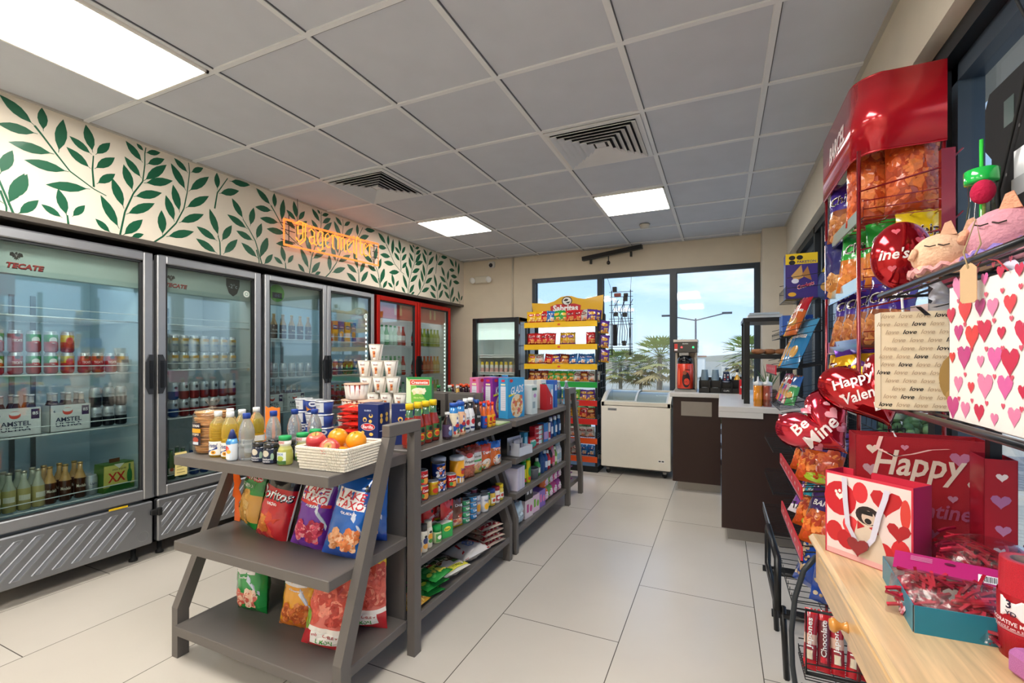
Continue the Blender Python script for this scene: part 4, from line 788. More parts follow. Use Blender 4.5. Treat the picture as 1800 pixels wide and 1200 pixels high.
OILP = [(.030, 0), (.034, .006), (.034, .07), (.031, .078), (.034, .09), (.0335, .12), (.030, .145), (.014, .168), (.0135, .178)]
oil = Kind('oil_bottle', 'bottle', lambda: bottle_parts(OILP, ['f0cc3c', 'f2d048', 'e8c030', 'f2d450', 'f2d450', 'f4dc68', 'f8ecb0', 'fcf6dc'], ([(.0155, .174), (.0155, .194), (.014, .196)], 'eceeee'), [('t', 'Cristal', 0, .052, .046, .017, '2a3a7a', .2), ('p', [(-.024, .018), (.024, .036), (.024, .046), (-.024, .028)], '2b3f84'), ('e', .008, .022, .010, .008, 'e8a01c'), ('e', .008, .022, .004, .003, '6a3a10')], (.034, .010, .068, 'f2f0ea'), 'liquid'))
for x, y, r_, l_ in ((-2.0, 1.315, .2, 'yellow cooking oil bottle with white cap nearest the tostadas'), (-1.925, 1.318, .1, 'yellow cooking oil bottle with white cap beside the clear vinegar bottles'), (-2.045, 1.40, 0, 'yellow oil bottle with white cap in the second row behind the front oil bottles'), (-1.965, 1.40, 0, 'second row yellow oil bottle partly hidden by the clear blue capped bottle'), (-1.99, 1.49, 0, 'rearmost yellow oil bottle with white cap near the shelf back')):
    oil.put((x, y, TOPZ), r_, l_, 'yellow oil bottles on the top shelf')
vin = Kind('vinegar_bottle', 'bottle', lambda: bottle_parts([(.028, 0), (.031, .006), (.031, .05), (.028, .06), (.031, .07), (.028, .08), (.031, .09), (.030, .12), (.024, .145), (.0135, .168), (.013, .176)], ['c3c9cc', 'd6dcde', 'b4bcc0', 'dfe5e6', 'b4bcc0', 'dfe5e6', 'd0d7d9', 'dde2e3', 'e4e8e9', 'e4e8e9'], ([(.0155, .172), (.0155, .192), (.014, .194)], '27459a'), [], None, 'liquid'))
for x, y, l_ in ((-1.83, 1.325, 'clear vinegar bottle with blue cap nearest the yellow oil bottles'), (-1.80, 1.43, 'second clear blue capped bottle counting from the yellow oil'), (-1.775, 1.52, 'third clear blue capped bottle counting from the yellow oil'), (-1.695, 1.56, 'clear blue capped bottle farthest from the yellow oil bottles')): vin.put((x, y, TOPZ), 0, l_, 'clear bottles on the top shelf')
t = thing('alcohol_bottle', 'small bottle with dark blue pointed cap and colourful label', 'bottle', (-1.868, 1.288, TOPZ)); b = MB(); b.lathe([(.020, 0), (.022, .004), (.022, .07), (.018, .09)], 16, 'glassy', ['b8c4d0', 'e4e8ec', '5aa0d8']); b.decals([('r', 0, .035, .04, .055, 'd8e4f0'), ('e', -.005, .05, .014, .012, 'd8402c'), ('e', .006, .038, .01, .008, 'f0b040'), ('r', 0, .016, .022, .016, 'f4f4f4'), ('r', 0, .075, .03, .014, '2f7fc0')], cyl(.0222)); b.obj('body', t); b = MB(); b.lathe([(.018, .09), (.010, .115), (.006, .128)], 12, 'plastic', '1f2f6a'); b.obj('cap', t)
jar = Kind('dark_spread_jar', 'jar', lambda: [('body', MB().lathe([(.030, 0), (.032, .004), (.032, .056), (.029, .064)], 18, 'glassy', '1a2030')), ('lid', MB().lathe([(.030, .064), (.031, .066), (.031, .078), (.029, .080)], 18, 'gloss', '16191d')), ('label', MB().decals([('r', 0, .03, .06, .05, '1c2742'), ('e', 0, .042, .014, .013, 'cfc6b4'), ('t', 'Chimichurri', 0, .02, .044, .008, 'f0f0f0'), ('t', 'Argentino', 0, .010, .036, .007, 'f0f0f0'), ('e', .026, .03, .006, .014, '9ab8a0')], cyl(.0322)))])
for x, y, l_ in ((-1.745, 1.325, 'dark jar with navy label in the front row beside the vinegar'), (-1.675, 1.322, 'dark jar with navy label in the front row beside the green lidded salsa'), (-1.75, 1.40, 'dark jar in the second row behind the left front jar'), (-1.675, 1.40, 'dark jar in the second row behind the right front jar')): jar.put((x, y, TOPZ), .15, l_, 'dark jars on the top shelf')
sal = Kind('salsa_bottle', 'bottle', lambda: [('body', MB().lathe([(.026, 0), (.029, .005), (.029, .05), (.026, .062), (.020, .075), (.023, .082), (.023, .10)], 18, 'glassy', ['a0a24a', 'a8aa52', 'a0a24a', 'b8b870', 'c8c8a8', 'e8ece6'])), ('lid', MB().lathe([(.0245, .098), (.0245, .112), (.022, .115)], 18, 'plastic', '1f9a55')), ('label', MB().decals([('r', 0, .03, .05, .046, 'dfe6dc'), ('r', 0, .012, .05, .014, '3f6a34'), ('e', .002, .028, .014, .01, 'a8b84a'), ('t', 'VERDE', 0, .045, .03, .008, '3a6ab0')], cyl(.0292))), ('neck_label', MB().decals([('r', 0, .09, .034, .012, 'f0f0ea'), ('t', 'HERDEZ', 0, .09, .03, .009, 'c8283a')], cyl(.0232)))])
for x, y, l_ in ((-1.60, 1.325, 'green lidded salsa jar in front of the fruit basket corner'), (-1.60, 1.41, 'second green lidded salsa jar, half hidden behind the basket'), (-1.625, 1.50, 'third green lidded salsa jar, behind the apples')): sal.put((x, y, TOPZ), .1, l_, 'green lidded salsa jars')
# basket
t = thing('fruit_basket', 'whitewashed woven basket full of apples and oranges on the top shelf', 'basket', (-1.395, 1.42, TOPZ), .07)
def baskw(z): return .108+.10*z, .112+.10*z
b = MB(); nrow = 8; hz = .078
for k in range(nrow):
    z = .005+hz*k/(nrow-1); ww, dd = baskw(z); per = []
    cr_ = .012
    for cx, cy, a0 in ((ww-cr_, dd-cr_, 0), (-ww+cr_, dd-cr_, 90), (-ww+cr_, -dd+cr_, 180), (ww-cr_, -dd+cr_, 270)):
        for q in range(3): a = math.radians(a0+45*q); per.append((cx+cr_*math.cos(a), cy+cr_*math.sin(a)))
    pts = []; step = .0052
    for i in range(len(per)):
        (xa, ya), (xb, yb) = per[i], per[(i+1) % len(per)]; d = math.hypot(xb-xa, yb-ya); nn = max(1, int(d/step))
        for j in range(nn): pts.append((xa+(xb-xa)*j/nn, ya+(yb-ya)*j/nn))
    n_ = len(pts); P2 = []; per_l = 2*(2*ww+2*dd)
    for i, (px_, py_) in enumerate(pts): o_ = .0026*(1 if ((i//1)+k) % 2 else -1); l_ = math.hypot(px_, py_) or 1; P2.append((px_*(1+o_/l_*1.0), py_*(1+o_/l_), z))
    b.tube(P2, .0058, 5, 'straw', 'e3dccd', closed=True)
b.obj('woven_wall', t); b = MB(); b.box(-.105, .105, -.108, .108, 0, .005, 'straw', 'd8cfbd'); b.obj('base', t)
def apple():
    f = MB(); pr = [(.004, .006), (.018, .001), (.030, .012), (.038, .032), (.037, .050), (.028, .064), (.014, .069), (.004, .062)]
    f.lathe(pr, 20, 'skin', ['d8a060', 'c8403a', 'c03038', 'b82834', 'c43a3e', 'cf6a50', 'b89a50']); return [('flesh', f), ('stem', MB().tube([(0, 0, .060), (.003, .001, .078)], .0014, 5, 'plastic', '4a3520'))]
def orange(): return [('peel', MB().ball((0, 0, .040), .040, 20, 'skin', 'ee9512', sz=.96)), ('navel', MB().lathe([(.0045, .0), (.003, .002)], 8, 'plastic', '5a6a28', z=.078))]
ap = Kind('apple', 'apple', apple); og = Kind('orange', 'orange', orange); ap_ = 'apples in the basket'; og_ = 'oranges in the basket'
BX, BY, BZ = -1.395, 1.42, TOPZ+.006
for x, y, z, r_, l_ in ((-.085, -.045, .055, (.3, .2, 0), 'red apple at the left front of the basket'), (.005, -.055, .058, (1.1, .3, .4), 'red apple lying on its side in the middle of the basket'), (-.04, -.055, .004, (.2, 0, 0), 'pale red apple low in the basket between the two upper ones'), ): ap.put((BX+x, BY+y, BZ+z), 0, l_, ap_, rot=r_)
for x, y, z, l_ in ((-.045, .035, .058, 'orange behind the left apple in the basket'), (.065, .02, .056, 'large orange at the right end of the basket'), (.05, -.05, .004, 'orange low in the basket under the right apple'), (-.05, .04, -.002, 'orange low at the back of the basket'), (.055, .05, -.02, 'orange at the bottom of the basket below the large one')): og.put((BX+x, BY+y, BZ+max(z, .002)), 0, l_, og_, rot=(.4, .2, 0))
# orange bracket signs at the left edge
t = thing('orange_price_card', 'bright orange zigzag edged card standing by the tostadas', 'card', (-2.10, 1.66, .905)); b = MB(); zg = [(-.05, 0), (.055, 0), (.055, .178), (.03, .172), (.0, .178), (-.03, .17), (-.05, .178), (-.05, .06), (-.075, .055), (-.05, .04)]; b.prism(zg, 0, .003, 'y', 'card', 'f07a22'); b.obj('card', t)
b = MB(); zg = [(0, 0), (.04, 0), (.05, .06), (.03, .09), (.055, .12), (.03, .16), (.05, .2), (.03, .24), (.045, .30), (.02, .33), (.0, .33), (.01, .26), (-.02, .25), (.0, .18), (-.015, .12), (.005, .11)]; b.prism(zg, 0, .003, 'y', 'card', 'f0681c'); o = b.obj('orange_zigzag_card'); o.location = (-2.19, 1.52, .532); tag(o, 'bright orange zigzag card behind the green chips bag', 'card')
# ---- back units: noodles, soups, pasta ----
cup = Kind('noodle_cup', 'instant noodle cup', lambda: [('cup', MB().lathe([(.036, 0), (.046, .062)], 20, 'paper', '24408c').decals([('p', [(-.045, .004), (.02, .004), (.03, .028), (-.045, .034)], 'e9912c'), ('e', .005, .045, .02, .014, 'e8ecf2'), ('r', .005, .045, .02, .008, '1c2c66')], lambda a, z, o: ((.036+.16*z+o)*math.sin(a/.041), -(.036+.16*z+o)*math.cos(a/.041), z))), ('lid', MB().lathe([(.048, .062), (.048, .065), (.044, .068)], 20, 'foil', 'e2e6ea'))])
cupw = Kind('noodle_cup', 'instant noodle cup', lambda: [('cup', MB().lathe([(.036, 0), (.046, .062)], 20, 'paper', '24408c').decals([('r', .0, .034, .05, .05, 'dfe4ea'), ('r', -.008, .02, .02, .014, 'a8acb4'), ('r', -.008, .045, .03, .003, '8a90a0'), ('r', -.008, .038, .03, .003, '8a90a0')], lambda a, z, o: ((.036+.16*z+o)*math.sin(a/.041), -(.036+.16*z+o)*math.cos(a/.041), z))), ('lid', MB().lathe([(.048, .062), (.048, .065), (.044, .068)], 20, 'foil', 'e2e6ea'))])
GN = 'blue instant noodle cups stacked on the back unit'
rowc = 0
for ix, (x, y) in enumerate(((-2.10, 1.86), (-1.99, 1.83), (-1.885, 1.80))):
    for k in range(3):
        if ix == 0 and k == 2: pass
        K = cup if (ix == 1 and k == 2) or (k == 0) else cupw
        K.put((x, y, .906+.069*k), .5 if K is cup else .1, f"blue noodle cup, {('bottom', 'middle', 'top')[k]} of the {('left', 'centre', 'right')[ix]} stack behind the vinegar bottles", GN)
def ramen_b():
    b = bagmb(.13, .11, .036, [(0, 'd02a22'), (.12, 'e23a28'), (.88, 'd02a22')], [('e', 0, .06, .035, .025, 'e8902c'), ('b', .0, .055, .06, .05, ['f0b860', 'c9302a', 'f4e0b0'], 14, .010), ('t', 'MARUCHAN', 0, .088, .08, .014, 'ffffff')], seed=21, nu=10, nv=8); M_ = Matrix.Rotation(-PI/2, 4, 'X'); 
    b.v = [M_ @ v + Vector((0, -.055, .018)) for v in b.v]; return b
ramen = Kind('ramen_packet', 'instant noodle packet', ramen_b)
for s_, (x, y) in enumerate(((-1.82, 1.93), (-1.70, 1.84))):
    for k in range(5): ramen.put((x, y, .906+.036*k), .2-.15*(k % 3), f"red ramen packet, {('lowest', 'second', 'third', 'fourth', 'top')[k]} in the {('left', 'right')[s_]} pile behind the fruit", 'red ramen packets in two piles')
bar_ = Kind('pasta_box', 'pasta box', lambda: boxmb(.12, .05, .20, '1c2c66', [('e', 0, .09, .042, .018, 'f2f0ec'), ('e', 0, .09, .040, .016, 'cc2230'), ('t', 'Barilla', 0, .09, .062, .016, 'ffffff', .15), ('t', 'BLUEBOX', 0, .17, .04, .008, 'b8c4e0'), ('e', -.018, .125, .012, .012, 'e8c060'), ('e', -.018, .122, .007, .007, '1c2c66'), ('e', .018, .145, .012, .010, 'e8c060'), ('e', .018, .149, .007, .006, '1c2c66'), ('e', .015, .118, .010, .008, 'e8c060'), ('e', -.03, .06, .01, .01, 'e8c060'), ('e', .02, .055, .012, .008, 'e8c060')], sds=[('e', 0, .12, .01, .014, 'e8c060'), ('e', 0, .145, .01, .01, 'e8c060'), ('r', 0, .07, .03, .004, 'b8c4e0')]))
bar_.put((-1.575, 1.80, .906), .05, 'dark blue pasta box with red oval logo behind the orange'); bar_.put((-1.44, 1.885, .906), .62, 'dark blue pasta box turned sideways behind the orange capped jars')
bar_.put((-1.60, 1.87, .906), .05, 'dark blue pasta box directly behind the front blue one')
bowl = Kind('soup_bowl', 'soup bowl', lambda: [('bowl', MB().lathe([(.052, 0), (.058, .005), (.068, .085)], 22, 'paper', 'f0ece4').decals([('r', .0, .045, .13, .08, 'a83228'), ('r', -.04, .045, .05, .07, 'f2eee6'), ('t', 'Cup', .04, .055, .04, .02, 'ffffff')], lambda a, z, o: ((.056+.14*z+o)*math.sin(a/.062), -(.056+.14*z+o)*math.cos(a/.062), z))), ('lid', MB().lathe([(.071, .085), (.071, .09), (.066, .093)], 22, 'card', 'd8b49a'))])
for x, y, z, l_ in ((-1.98, 2.08, .906, 'red and white soup bowl at the bottom left of the bowl pile'), (-1.83, 2.06, .906, 'red and white soup bowl at the bottom right of the bowl pile'), (-1.96, 2.09, 1.0, 'red and white soup bowl in the middle tier of the bowl pile'), (-1.815, 2.07, 1.0, 'red banded soup bowl under the stacked white cups'), (-1.93, 2.08, 1.094, 'white soup bowl with red band on top of the bowl pile')): bowl.put((x, y, z), .4, l_, 'red and white soup bowls')
wc = Kind('white_noodle_cup', 'instant noodle cup', lambda: [('cup', MB().lathe([(.031, 0), (.045, .098)], 18, 'paper', 'efe9e0').decals([('p', [(-.012, .09), (.012, .09), (.009, .005), (-.009, .005)], 'f6f1ea'), ('r', .0, .04, .016, .035, 'd9824a'), ('b', 0, .035, .014, .03, ['8a3020', 'e0b070', 'c03a2a'], 8, .004), ('t', 'Maruchan', 0, .075, .026, .008, '8a3028', .2), ('p', [(.030, .0), (.034, .0), (.046, .095), (.040, .095)], 'b8aea0'), ('p', [(-.034, .0), (-.030, .0), (-.040, .095), (-.046, .095)], 'b8aea0')], lambda a, z, o: ((.031+.143*z+o)*math.sin(a/.038), -(.031+.143*z+o)*math.cos(a/.038), z))), ('lid', MB().lathe([(.047, .098), (.047, .101), (.043, .102)], 18, 'card', 'd8d0c4'))])
wn = 0; tiers = ['bottom', 'second', 'third', 'fourth', 'fifth']
for k in range(5):
    n_ = [4, 4, 3, 3, 1][k]
    for i in range(n_):
        x = -2.12+.095*i+(.0, .0, .047, .03, .12)[k]; y = 2.33+.012*i; z = .906+.103*k
        if z > .9: wc.put((x, y, z), .35, f"white noodle cup, {ORL[i] if n_ > 1 else 'single one'} in the {tiers[k]} tier of the pyramid", 'pyramid of white noodle cups')
crm = Kind('elbow_pasta_box', 'pasta box', lambda: boxmb(.155, .04, .235, '2f8f4a', [('p', [(-.077, .0), (.077, .0), (.077, .06), (-.03, .2), (-.077, .235)], '7cc04a'), ('p', [(-.077, .04), (-.045, .04), (-.05, .2), (-.077, .235)], 'd8ecc0'), ('r', .005, .205, .12, .034, 'f0d8c0'), ('r', .005, .205, .115, .028, 'd94a2a'), ('t', 'Creamette', .005, .205, .10, .018, 'ffffff'), ('e', -.0, .155, .045, .018, 'f0ead0'), ('b', .0, .155, .07, .03, ['f0ead0', 'e8dcb0'], 12, .009), ('t', 'Elbow Pasta', 0, .115, .06, .010, 'e8f0a0'), ('r', .012, .07, .085, .045, 'c8903a'), ('b', .012, .07, .08, .04, ['e8c070', 'd09a40', 'f0d090'], 30, .007), ('p', [(-.05, .06), (-.03, .075), (-.05, .09), (-.04, .075)], 'ffffff')], side='1f6a3a', sds=[('e', 0, .205, .008, .01, 'd94a2a')]))
crm.put((-1.62, 2.27, .985), .28, 'green elbow pasta box with orange banner standing above the others'); 
crf = Kind('elbow_pasta_box', 'pasta box', lambda: boxmb(.22, .14, .078, '1e5a34', [('r', .0, .055, .2, .03, '2a7040'), ('r', -.05, .055, .06, .018, 'e06a3a'), ('r', .06, .055, .05, .018, 'e06a3a')], top='3a8a4a'))
crf.put((-1.60, 2.24, .906), .28, 'dark green pasta boxes laid flat under the standing green box')
# orange capped spice jars + yellow capped ketchup
spi = Kind('spice_jar', 'jar', lambda: bottle_parts([(.020, 0), (.022, .004), (.022, .085), (.018, .095)], ['a0522a', 'b0622f', 'b87038'], ([(.0205, .093), (.0205, .12), (.018, .122)], 'ee6a30'), [('t', 'CHILE', 0, .06, .028, .008, 'b02020'), ('r', 0, .04, .03, .02, 'c8b090')], (.022, .02, .078, 'ece8e0')))
for x, y, l_ in ((-1.345, 1.80, 'tall spice jar with orange lid left of the frame top'), (-1.30, 1.775, 'tall spice jar with orange lid directly behind the frame top'), ): spi.put((x-.0, y, .906), 0, l_, 'orange lidded spice jars')
PI2 = PI/2
ket = Kind('ketchup_bottle', 'bottle', lambda: bottle_parts([(.028, 0), (.033, .006), (.034, .06), (.031, .085), (.033, .10), (.020, .145), (.017, .155), (.017, .185)], ['8f2418', '9c2a1c', '8f2418', 'a03022', '8a2216', '3f6a4a', '3f6a4a'], ([(.0195, .182), (.0195, .208), (.018, .21)], 'eec81e'), [('r', 0, .055, .045, .07, '2f6a34'), ('e', 0, .042, .018, .016, 'e8c02a'), ('e', 0, .04, .013, .011, 'd8401f'), ('e', .004, .075, .010, .010, '15151a'), ('t', 'Clemente', 0, .062, .034, .010, 'e83020')], (.0345, .018, .09, '8f2418')))
for i, y in enumerate((1.81, 1.885, 1.96, 2.035)): ket.put((-1.352-.006*i, y, .906), PI2-.3, f"yellow capped chili sauce bottle, {ORD[i]} of four on the aisle unit", 'yellow capped sauce bottles')
drs = Kind('dark_dressing_bottle', 'bottle', lambda: bottle_parts([(.024, 0), (.026, .005), (.026, .08), (.013, .115), (.012, .13)], ['2a1a1c', '33202a', '2a1a1c', '33202a'], ([(.0135, .128), (.0135, .142)], 'dfe2e4'), [('e', 0, .06, .011, .011, 'e8e8f0'), ('e', 0, .035, .012, .014, '5a86b8')], (.0262, .015, .078, '4a3a5a')))
drs.put((-1.315, 2.085, .906), PI2-.3, 'small dark sauce bottle between the ketchup and the white dressings')
def dress(c): return lambda: bottle_parts([(.026, 0), (.031, .006), (.031, .10), (.024, .13), (.022, .165)], [c, c, c, '2f7fc4', '2f7fc4'], ([(.0235, .163), (.0235, .182), (.021, .184)], '1f4fa8'), [('p', [(-.022, .02), (.022, .02), (.024, .06), (0, .115), (-.024, .06)], '1f4fa0'), ('b', 0, .035, .035, .025, ['6a9a4a', 'd8402c', 'f0e8d8', '3a5a3a'], 14, .006), ('e', 0, .065, .013, .010, 'c8363a'), ('e', 0, .09, .008, .008, 'e8e8f0')], (.0312, .012, .118, c))
dr1 = Kind('ranch_dressing_bottle', 'bottle', dress('f0e2c4')); dr2 = Kind('pink_dressing_bottle', 'bottle', dress('f2c49c'))
dr1.put((-1.318, 2.155, .906), PI2-.35, 'cream coloured dressing bottle with blue cap on the aisle unit'); dr2.put((-1.325, 2.235, .906), PI2-.35, 'salmon coloured dressing bottle with blue cap on the aisle unit')
wbt = Kind('white_sauce_bottle', 'bottle', lambda: bottle_parts([(.020, 0), (.024, .005), (.024, .10), (.014, .135), (.013, .175)], ['e8e8ea', 'ececee', 'ececee', '1c1c1e', '1c1c1e'], ([(.015, .172), (.015, .195)], 'f0f0f0'), [('e', 0, .06, .014, .016, 'c8303a'), ('r', 0, .025, .036, .012, '2a3a6a'), ('t', 'SOY', 0, .085, .02, .01, '1a1a1a')], (.0242, .01, .10, 'eceef0')))
for i, y in enumerate((2.31, 2.37)): wbt.put((-1.335, y, .906), PI2-.3, f"white labelled sauce bottle with white cap, {('nearer', 'farther')[i]} of the pair", 'white labelled sauce bottles')
blk = Kind('black_sauce_bottle', 'bottle', lambda: bottle_parts([(.022, 0), (.024, .004), (.024, .10), (.014, .125), (.013, .16)], ['2a1a12', '22160f', '2a1a12', '3a2416'], ([(.015, .158), (.015, .178)], '2050a0'), [('t', 'KIKKO', 0, .08, .03, .012, 'd8d8d8'), ('e', 0, .035, .012, .012, 'c8c8c8')], (.0242, .012, .095, '17181c')))
for i, (x, y) in enumerate(((-1.33, 2.435), (-1.40, 2.36), (-1.40, 2.43), (-1.40, 2.50))): blk.put((x, y, .906), PI2-.3, f"black sauce bottle, {('front one beside the white bottles', 'left of three in the rear row', 'middle of three in the rear row', 'right of three in the rear row')[i]}", 'black sauce bottles')
tb = lambda c: (lambda: bottle_parts([(.016, 0), (.019, .004), (.019, .075), (.008, .105), (.0075, .135)], [c, c, 'd8601c', 'd8601c'], ([(.010, .132), (.010, .152)], 'e0341c' if c != '2050b0' else '2a60c8'), [('e', 0, .05, .010, .014, 'd82a1c'), ('r', 0, .025, .026, .008, 'a82018')], (.0192, .008, .073, c)))
hb = Kind('hot_sauce_bottle', 'bottle', tb('2050b0')); hy = Kind('hot_sauce_bottle', 'bottle', tb('f0b41c'))
hb.put((-1.315, 2.50, .906), PI2-.3, 'slim hot sauce bottle with blue label and orange neck'); hy.put((-1.31, 2.555, .906), PI2-.3, 'slim yellow labelled hot sauce bottle with red cap, nearer of the pair', 'yellow hot sauce bottles'); hy.put((-1.31, 2.605, .906), PI2-.3, 'slim yellow labelled hot sauce bottle with red cap, farther of the pair', 'yellow hot sauce bottles')
for i in range(4): hy.put((-1.375, 2.52+.05*i, .906), PI2-.3, f"red capped hot sauce bottle in the rear row, {ORD[i]} of four", 'red capped bottles of the rear row')
b = boxmb(.10, .16, .006, 'a8c47a', [], top='b8cf8a'); b.decals([('r', 0, .0, .06, .10, 'e0e4c0')], lambda a, z, o: (a, z, .006+o)); o = b.obj('recipe_booklet'); o.location = (-1.325, 2.715, .906); tag(o, 'flat pale green packet lying at the far end of the top shelf', 'packet')
# ---- aisle unit, second shelf ----
Z2, Z3, Z4 = .651, .411, .161
def C(name, cat, f): return Kind(name, cat, f)
redcan = C('tomato_can', 'can', lambda: canmb(.031, .072, 'd02a2c', [('t', 'La Costena', 0, .048, .05, .013, 'ffffff', .1), ('e', .006, .022, .02, .014, 'f0a040'), ('e', -.014, .024, .010, .010, '3f8a3a')]))
redcan.put((-1.315, 1.858, Z2), PI2-.4, 'red food can at the bottom of the nearest pair on the second shelf'); redcan.put((-1.316, 1.856, Z2+.073), PI2-.4, 'red food can stacked on another at the near end, second shelf'); redcan.put((-1.305, 2.10, Z2), PI2-.4, 'red and yellow labelled can in front of the blue cans')
yc = C('corn_can', 'can', lambda: canmb(.029, .07, 'e8c22a', [('t', 'ELOTE', 0, .05, .035, .012, 'b82020'), ('e', 0, .025, .017, .013, 'c8301c')])); yc.put((-1.315, 1.95, Z2), PI2-.4, 'yellow food can between the red and blue cans, second shelf')
bc = C('blue_food_can', 'can', lambda: canmb(.036, .072, '24469c', [('b', 0, .035, .06, .05, ['e8a04a', 'f0f0f4', 'd0602a', '2c55b0'], 18, .009), ('e', -.01, .055, .010, .010, '15151a')])); bc.put((-1.325, 2.025, Z2), PI2-.4, 'blue food can at the bottom of the stacked pair, second shelf'); bc.put((-1.328, 2.022, Z2+.073), PI2-.4, 'blue food can stacked on top of another, second shelf')
ib = C('instant_sauce_bottle', 'jar', lambda: [('body', MB().lathe([(.015, 0), (.017, .003), (.017, .055), (.013, .062)], 12, 'glassy', '4a2412')), ('cap', MB().lathe([(.0165, .06), (.0165, .078)], 12, 'plastic', 'eec81e'))]); ib.put((-1.295, 1.803, Z2), 0, 'little brown bottle with yellow cap at the near end, second shelf')
lc = C('powder_canister', 'canister', lambda: [('body', MB().lathe([(.038, 0), (.040, .004), (.040, .125)], 20, 'card', ['f2f0ea', 'f0a81c']).decals([('r', 0, .02, .10, .03, 'f2f0ea'), ('t', 'Clamato', .012, .075, .04, .014, '1c3a8a'), ('e', .012, .06, .018, .014, 'd0402a'), ('p', [(-.03, .03), (.03, .02), (.03, .035), (-.03, .045)], '2c50a8')], cyl(.040))), ('lid', MB().lathe([(.041, .123), (.042, .126), (.042, .14), (.035, .145)], 20, 'plastic', 'dfe6ee'))])
lc.put((-1.325, 2.20, Z2), PI2-.3, 'orange and white drink powder canister with pale lid in front'); lc.put((-1.40, 2.13, Z2), PI2-.3, 'orange and white drink powder canister in the second row')
def pouch(cols, ds, w=.115, h=.155, t=.05, seed=2): return lambda: bagmb(w, h, t, cols, ds, seed=seed, nu=10, nv=12, flatbot=False)
bp1 = C('bean_pouch', 'pouch', pouch([(0, 'b05a3a'), (.45, 'eceae4'), (.8, '8f3a24')], [('e', 0, .045, .04, .03, 'b8654a'), ('b', 0, .04, .06, .05, ['9a4a34', 'c97a5a'], 12, .011), ('t', 'Frijoles', 0, .095, .07, .018, '5a4034', .1), ('r', 0, .072, .08, .010, 'c83a48'), ('e', 0, .13, .025, .014, 'c8342c')], seed=4))
bp2 = C('bean_pouch', 'pouch', pouch([(0, 'd9b84a'), (.35, 'eceae4'), (.8, 'a8402a')], [('e', 0, .035, .035, .025, 'e8c050'), ('b', 0, .05, .06, .04, ['e0a890', 'd08a70'], 12, .011), ('t', 'Frijoles', 0, .105, .07, .016, '5a4034', .1), ('r', 0, .082, .08, .010, '3f9a4a'), ('e', .03, .03, .02, .012, '4f9a3a')], seed=6))
bp1.put((-1.315, 2.295, Z2), PI2-.3, 'brown and white refried bean pouch nearest the canister'); bp2.put((-1.322, 2.395, Z2), PI2-.3, 'white bean pouch with green stripe, middle of the second shelf'); bp1.put((-1.375, 2.35, Z2), PI2-.3, 'brown bean pouch in the second row behind the front pouches')
tn1 = C('tuna_pouch', 'pouch', pouch([(0, 'e0662a'), (.75, 'd8341f')], [('e', 0, .04, .042, .032, 'f2e8dc'), ('b', 0, .04, .055, .04, ['e8a05a', 'f0c890', '5f9a4a'], 14, .010), ('t', 'Tuny', 0, .105, .08, .026, '7a1c18', .1), ('t', 'Tuny', 0, .106, .078, .024, 'ffffff', .1)], seed=8)); tn2 = C('tuna_pouch', 'pouch', pouch([(0, 'e8742a'), (.72, '1f6ac8')], [('e', .01, .04, .042, .034, 'f2e8dc'), ('b', .01, .04, .055, .04, ['e8b0a0', 'f0d8c8', '4a7a3a'], 14, .009), ('t', 'Tuny', 0, .105, .08, .026, '7a1c18', .1), ('t', 'Tuny', 0, .106, .078, .024, 'ffffff', .1), ('r', .03, .06, .05, .02, '2a7ad0')], seed=10))
tn1.put((-1.318, 2.51, Z2), PI2-.3, 'orange tuna salad pouch with red top on the second shelf'); tn2.put((-1.312, 2.635, Z2), PI2-.3, 'orange tuna salad pouch with blue top at the far front'); tn2.put((-1.38, 2.60, Z2), PI2-.3, 'blue topped tuna pouch in the second row'); tn1.put((-1.38, 2.46, Z2), PI2-.3, 'red topped tuna pouch in the second row')
# ---- third shelf ----
sea = C('seasoning_shaker', 'shaker', lambda: [('body', MB().lathe([(.020, 0), (.022, .004), (.022, .09), (.018, .10)], 14, 'glassy', 'ddd6c4').decals([('e', 0, .055, .014, .016, '2a3a6a'), ('e', 0, .03, .015, .012, 'e0a040'), ('e', 0, .075, .008, .006, '16161a')], cyl(.0222))), ('cap', MB().lathe([(.019, .10), (.019, .128), (.017, .13)], 14, 'plastic', '3c3a38'))])
seaw = C('garlic_shaker', 'shaker', lambda: [('body', MB().lathe([(.020, 0), (.022, .004), (.022, .09), (.018, .10)], 14, 'glassy', 'e6e0ce').decals([('e', 0, .055, .014, .016, 'e8a02c'), ('e', 0, .035, .012, .01, '4a8a3a'), ('e', 0, .078, .008, .006, '16161a')], cyl(.0222))), ('cap', MB().lathe([(.019, .10), (.019, .128), (.017, .13)], 14, 'plastic', 'e8e2cc'))])
for i, (x, y) in enumerate(((-1.29, 1.785), (-1.295, 1.84))): sea.put((x, y, Z3), PI2-.3, f"dark capped seasoning shaker, {('nearer', 'farther')[i]} of two on the third shelf", 'seasoning shakers')
for i, (x, y) in enumerate(((-1.305, 1.895), (-1.36, 1.86))): seaw.put((x, y, Z3), PI2-.3, f"cream capped seasoning shaker, {('front', 'rear')[i]} one on the third shelf", 'seasoning shakers')
gj = C('green_lid_jar', 'jar', lambda: [('body', MB().lathe([(.022, 0), (.025, .004), (.025, .05), (.022, .058)], 14, 'glassy', 'c8d8a0').decals([('r', 0, .028, .04, .04, '4f9a4a'), ('e', 0, .03, .012, .01, 'f0f0e0')], cyl(.0252))), ('lid', MB().lathe([(.024, .056), (.024, .085), (.022, .087)], 14, 'plastic', '12a04a'))]); gj.put((-1.30, 1.962, Z3), PI2-.3, 'small jar with bright green lid on the third shelf')
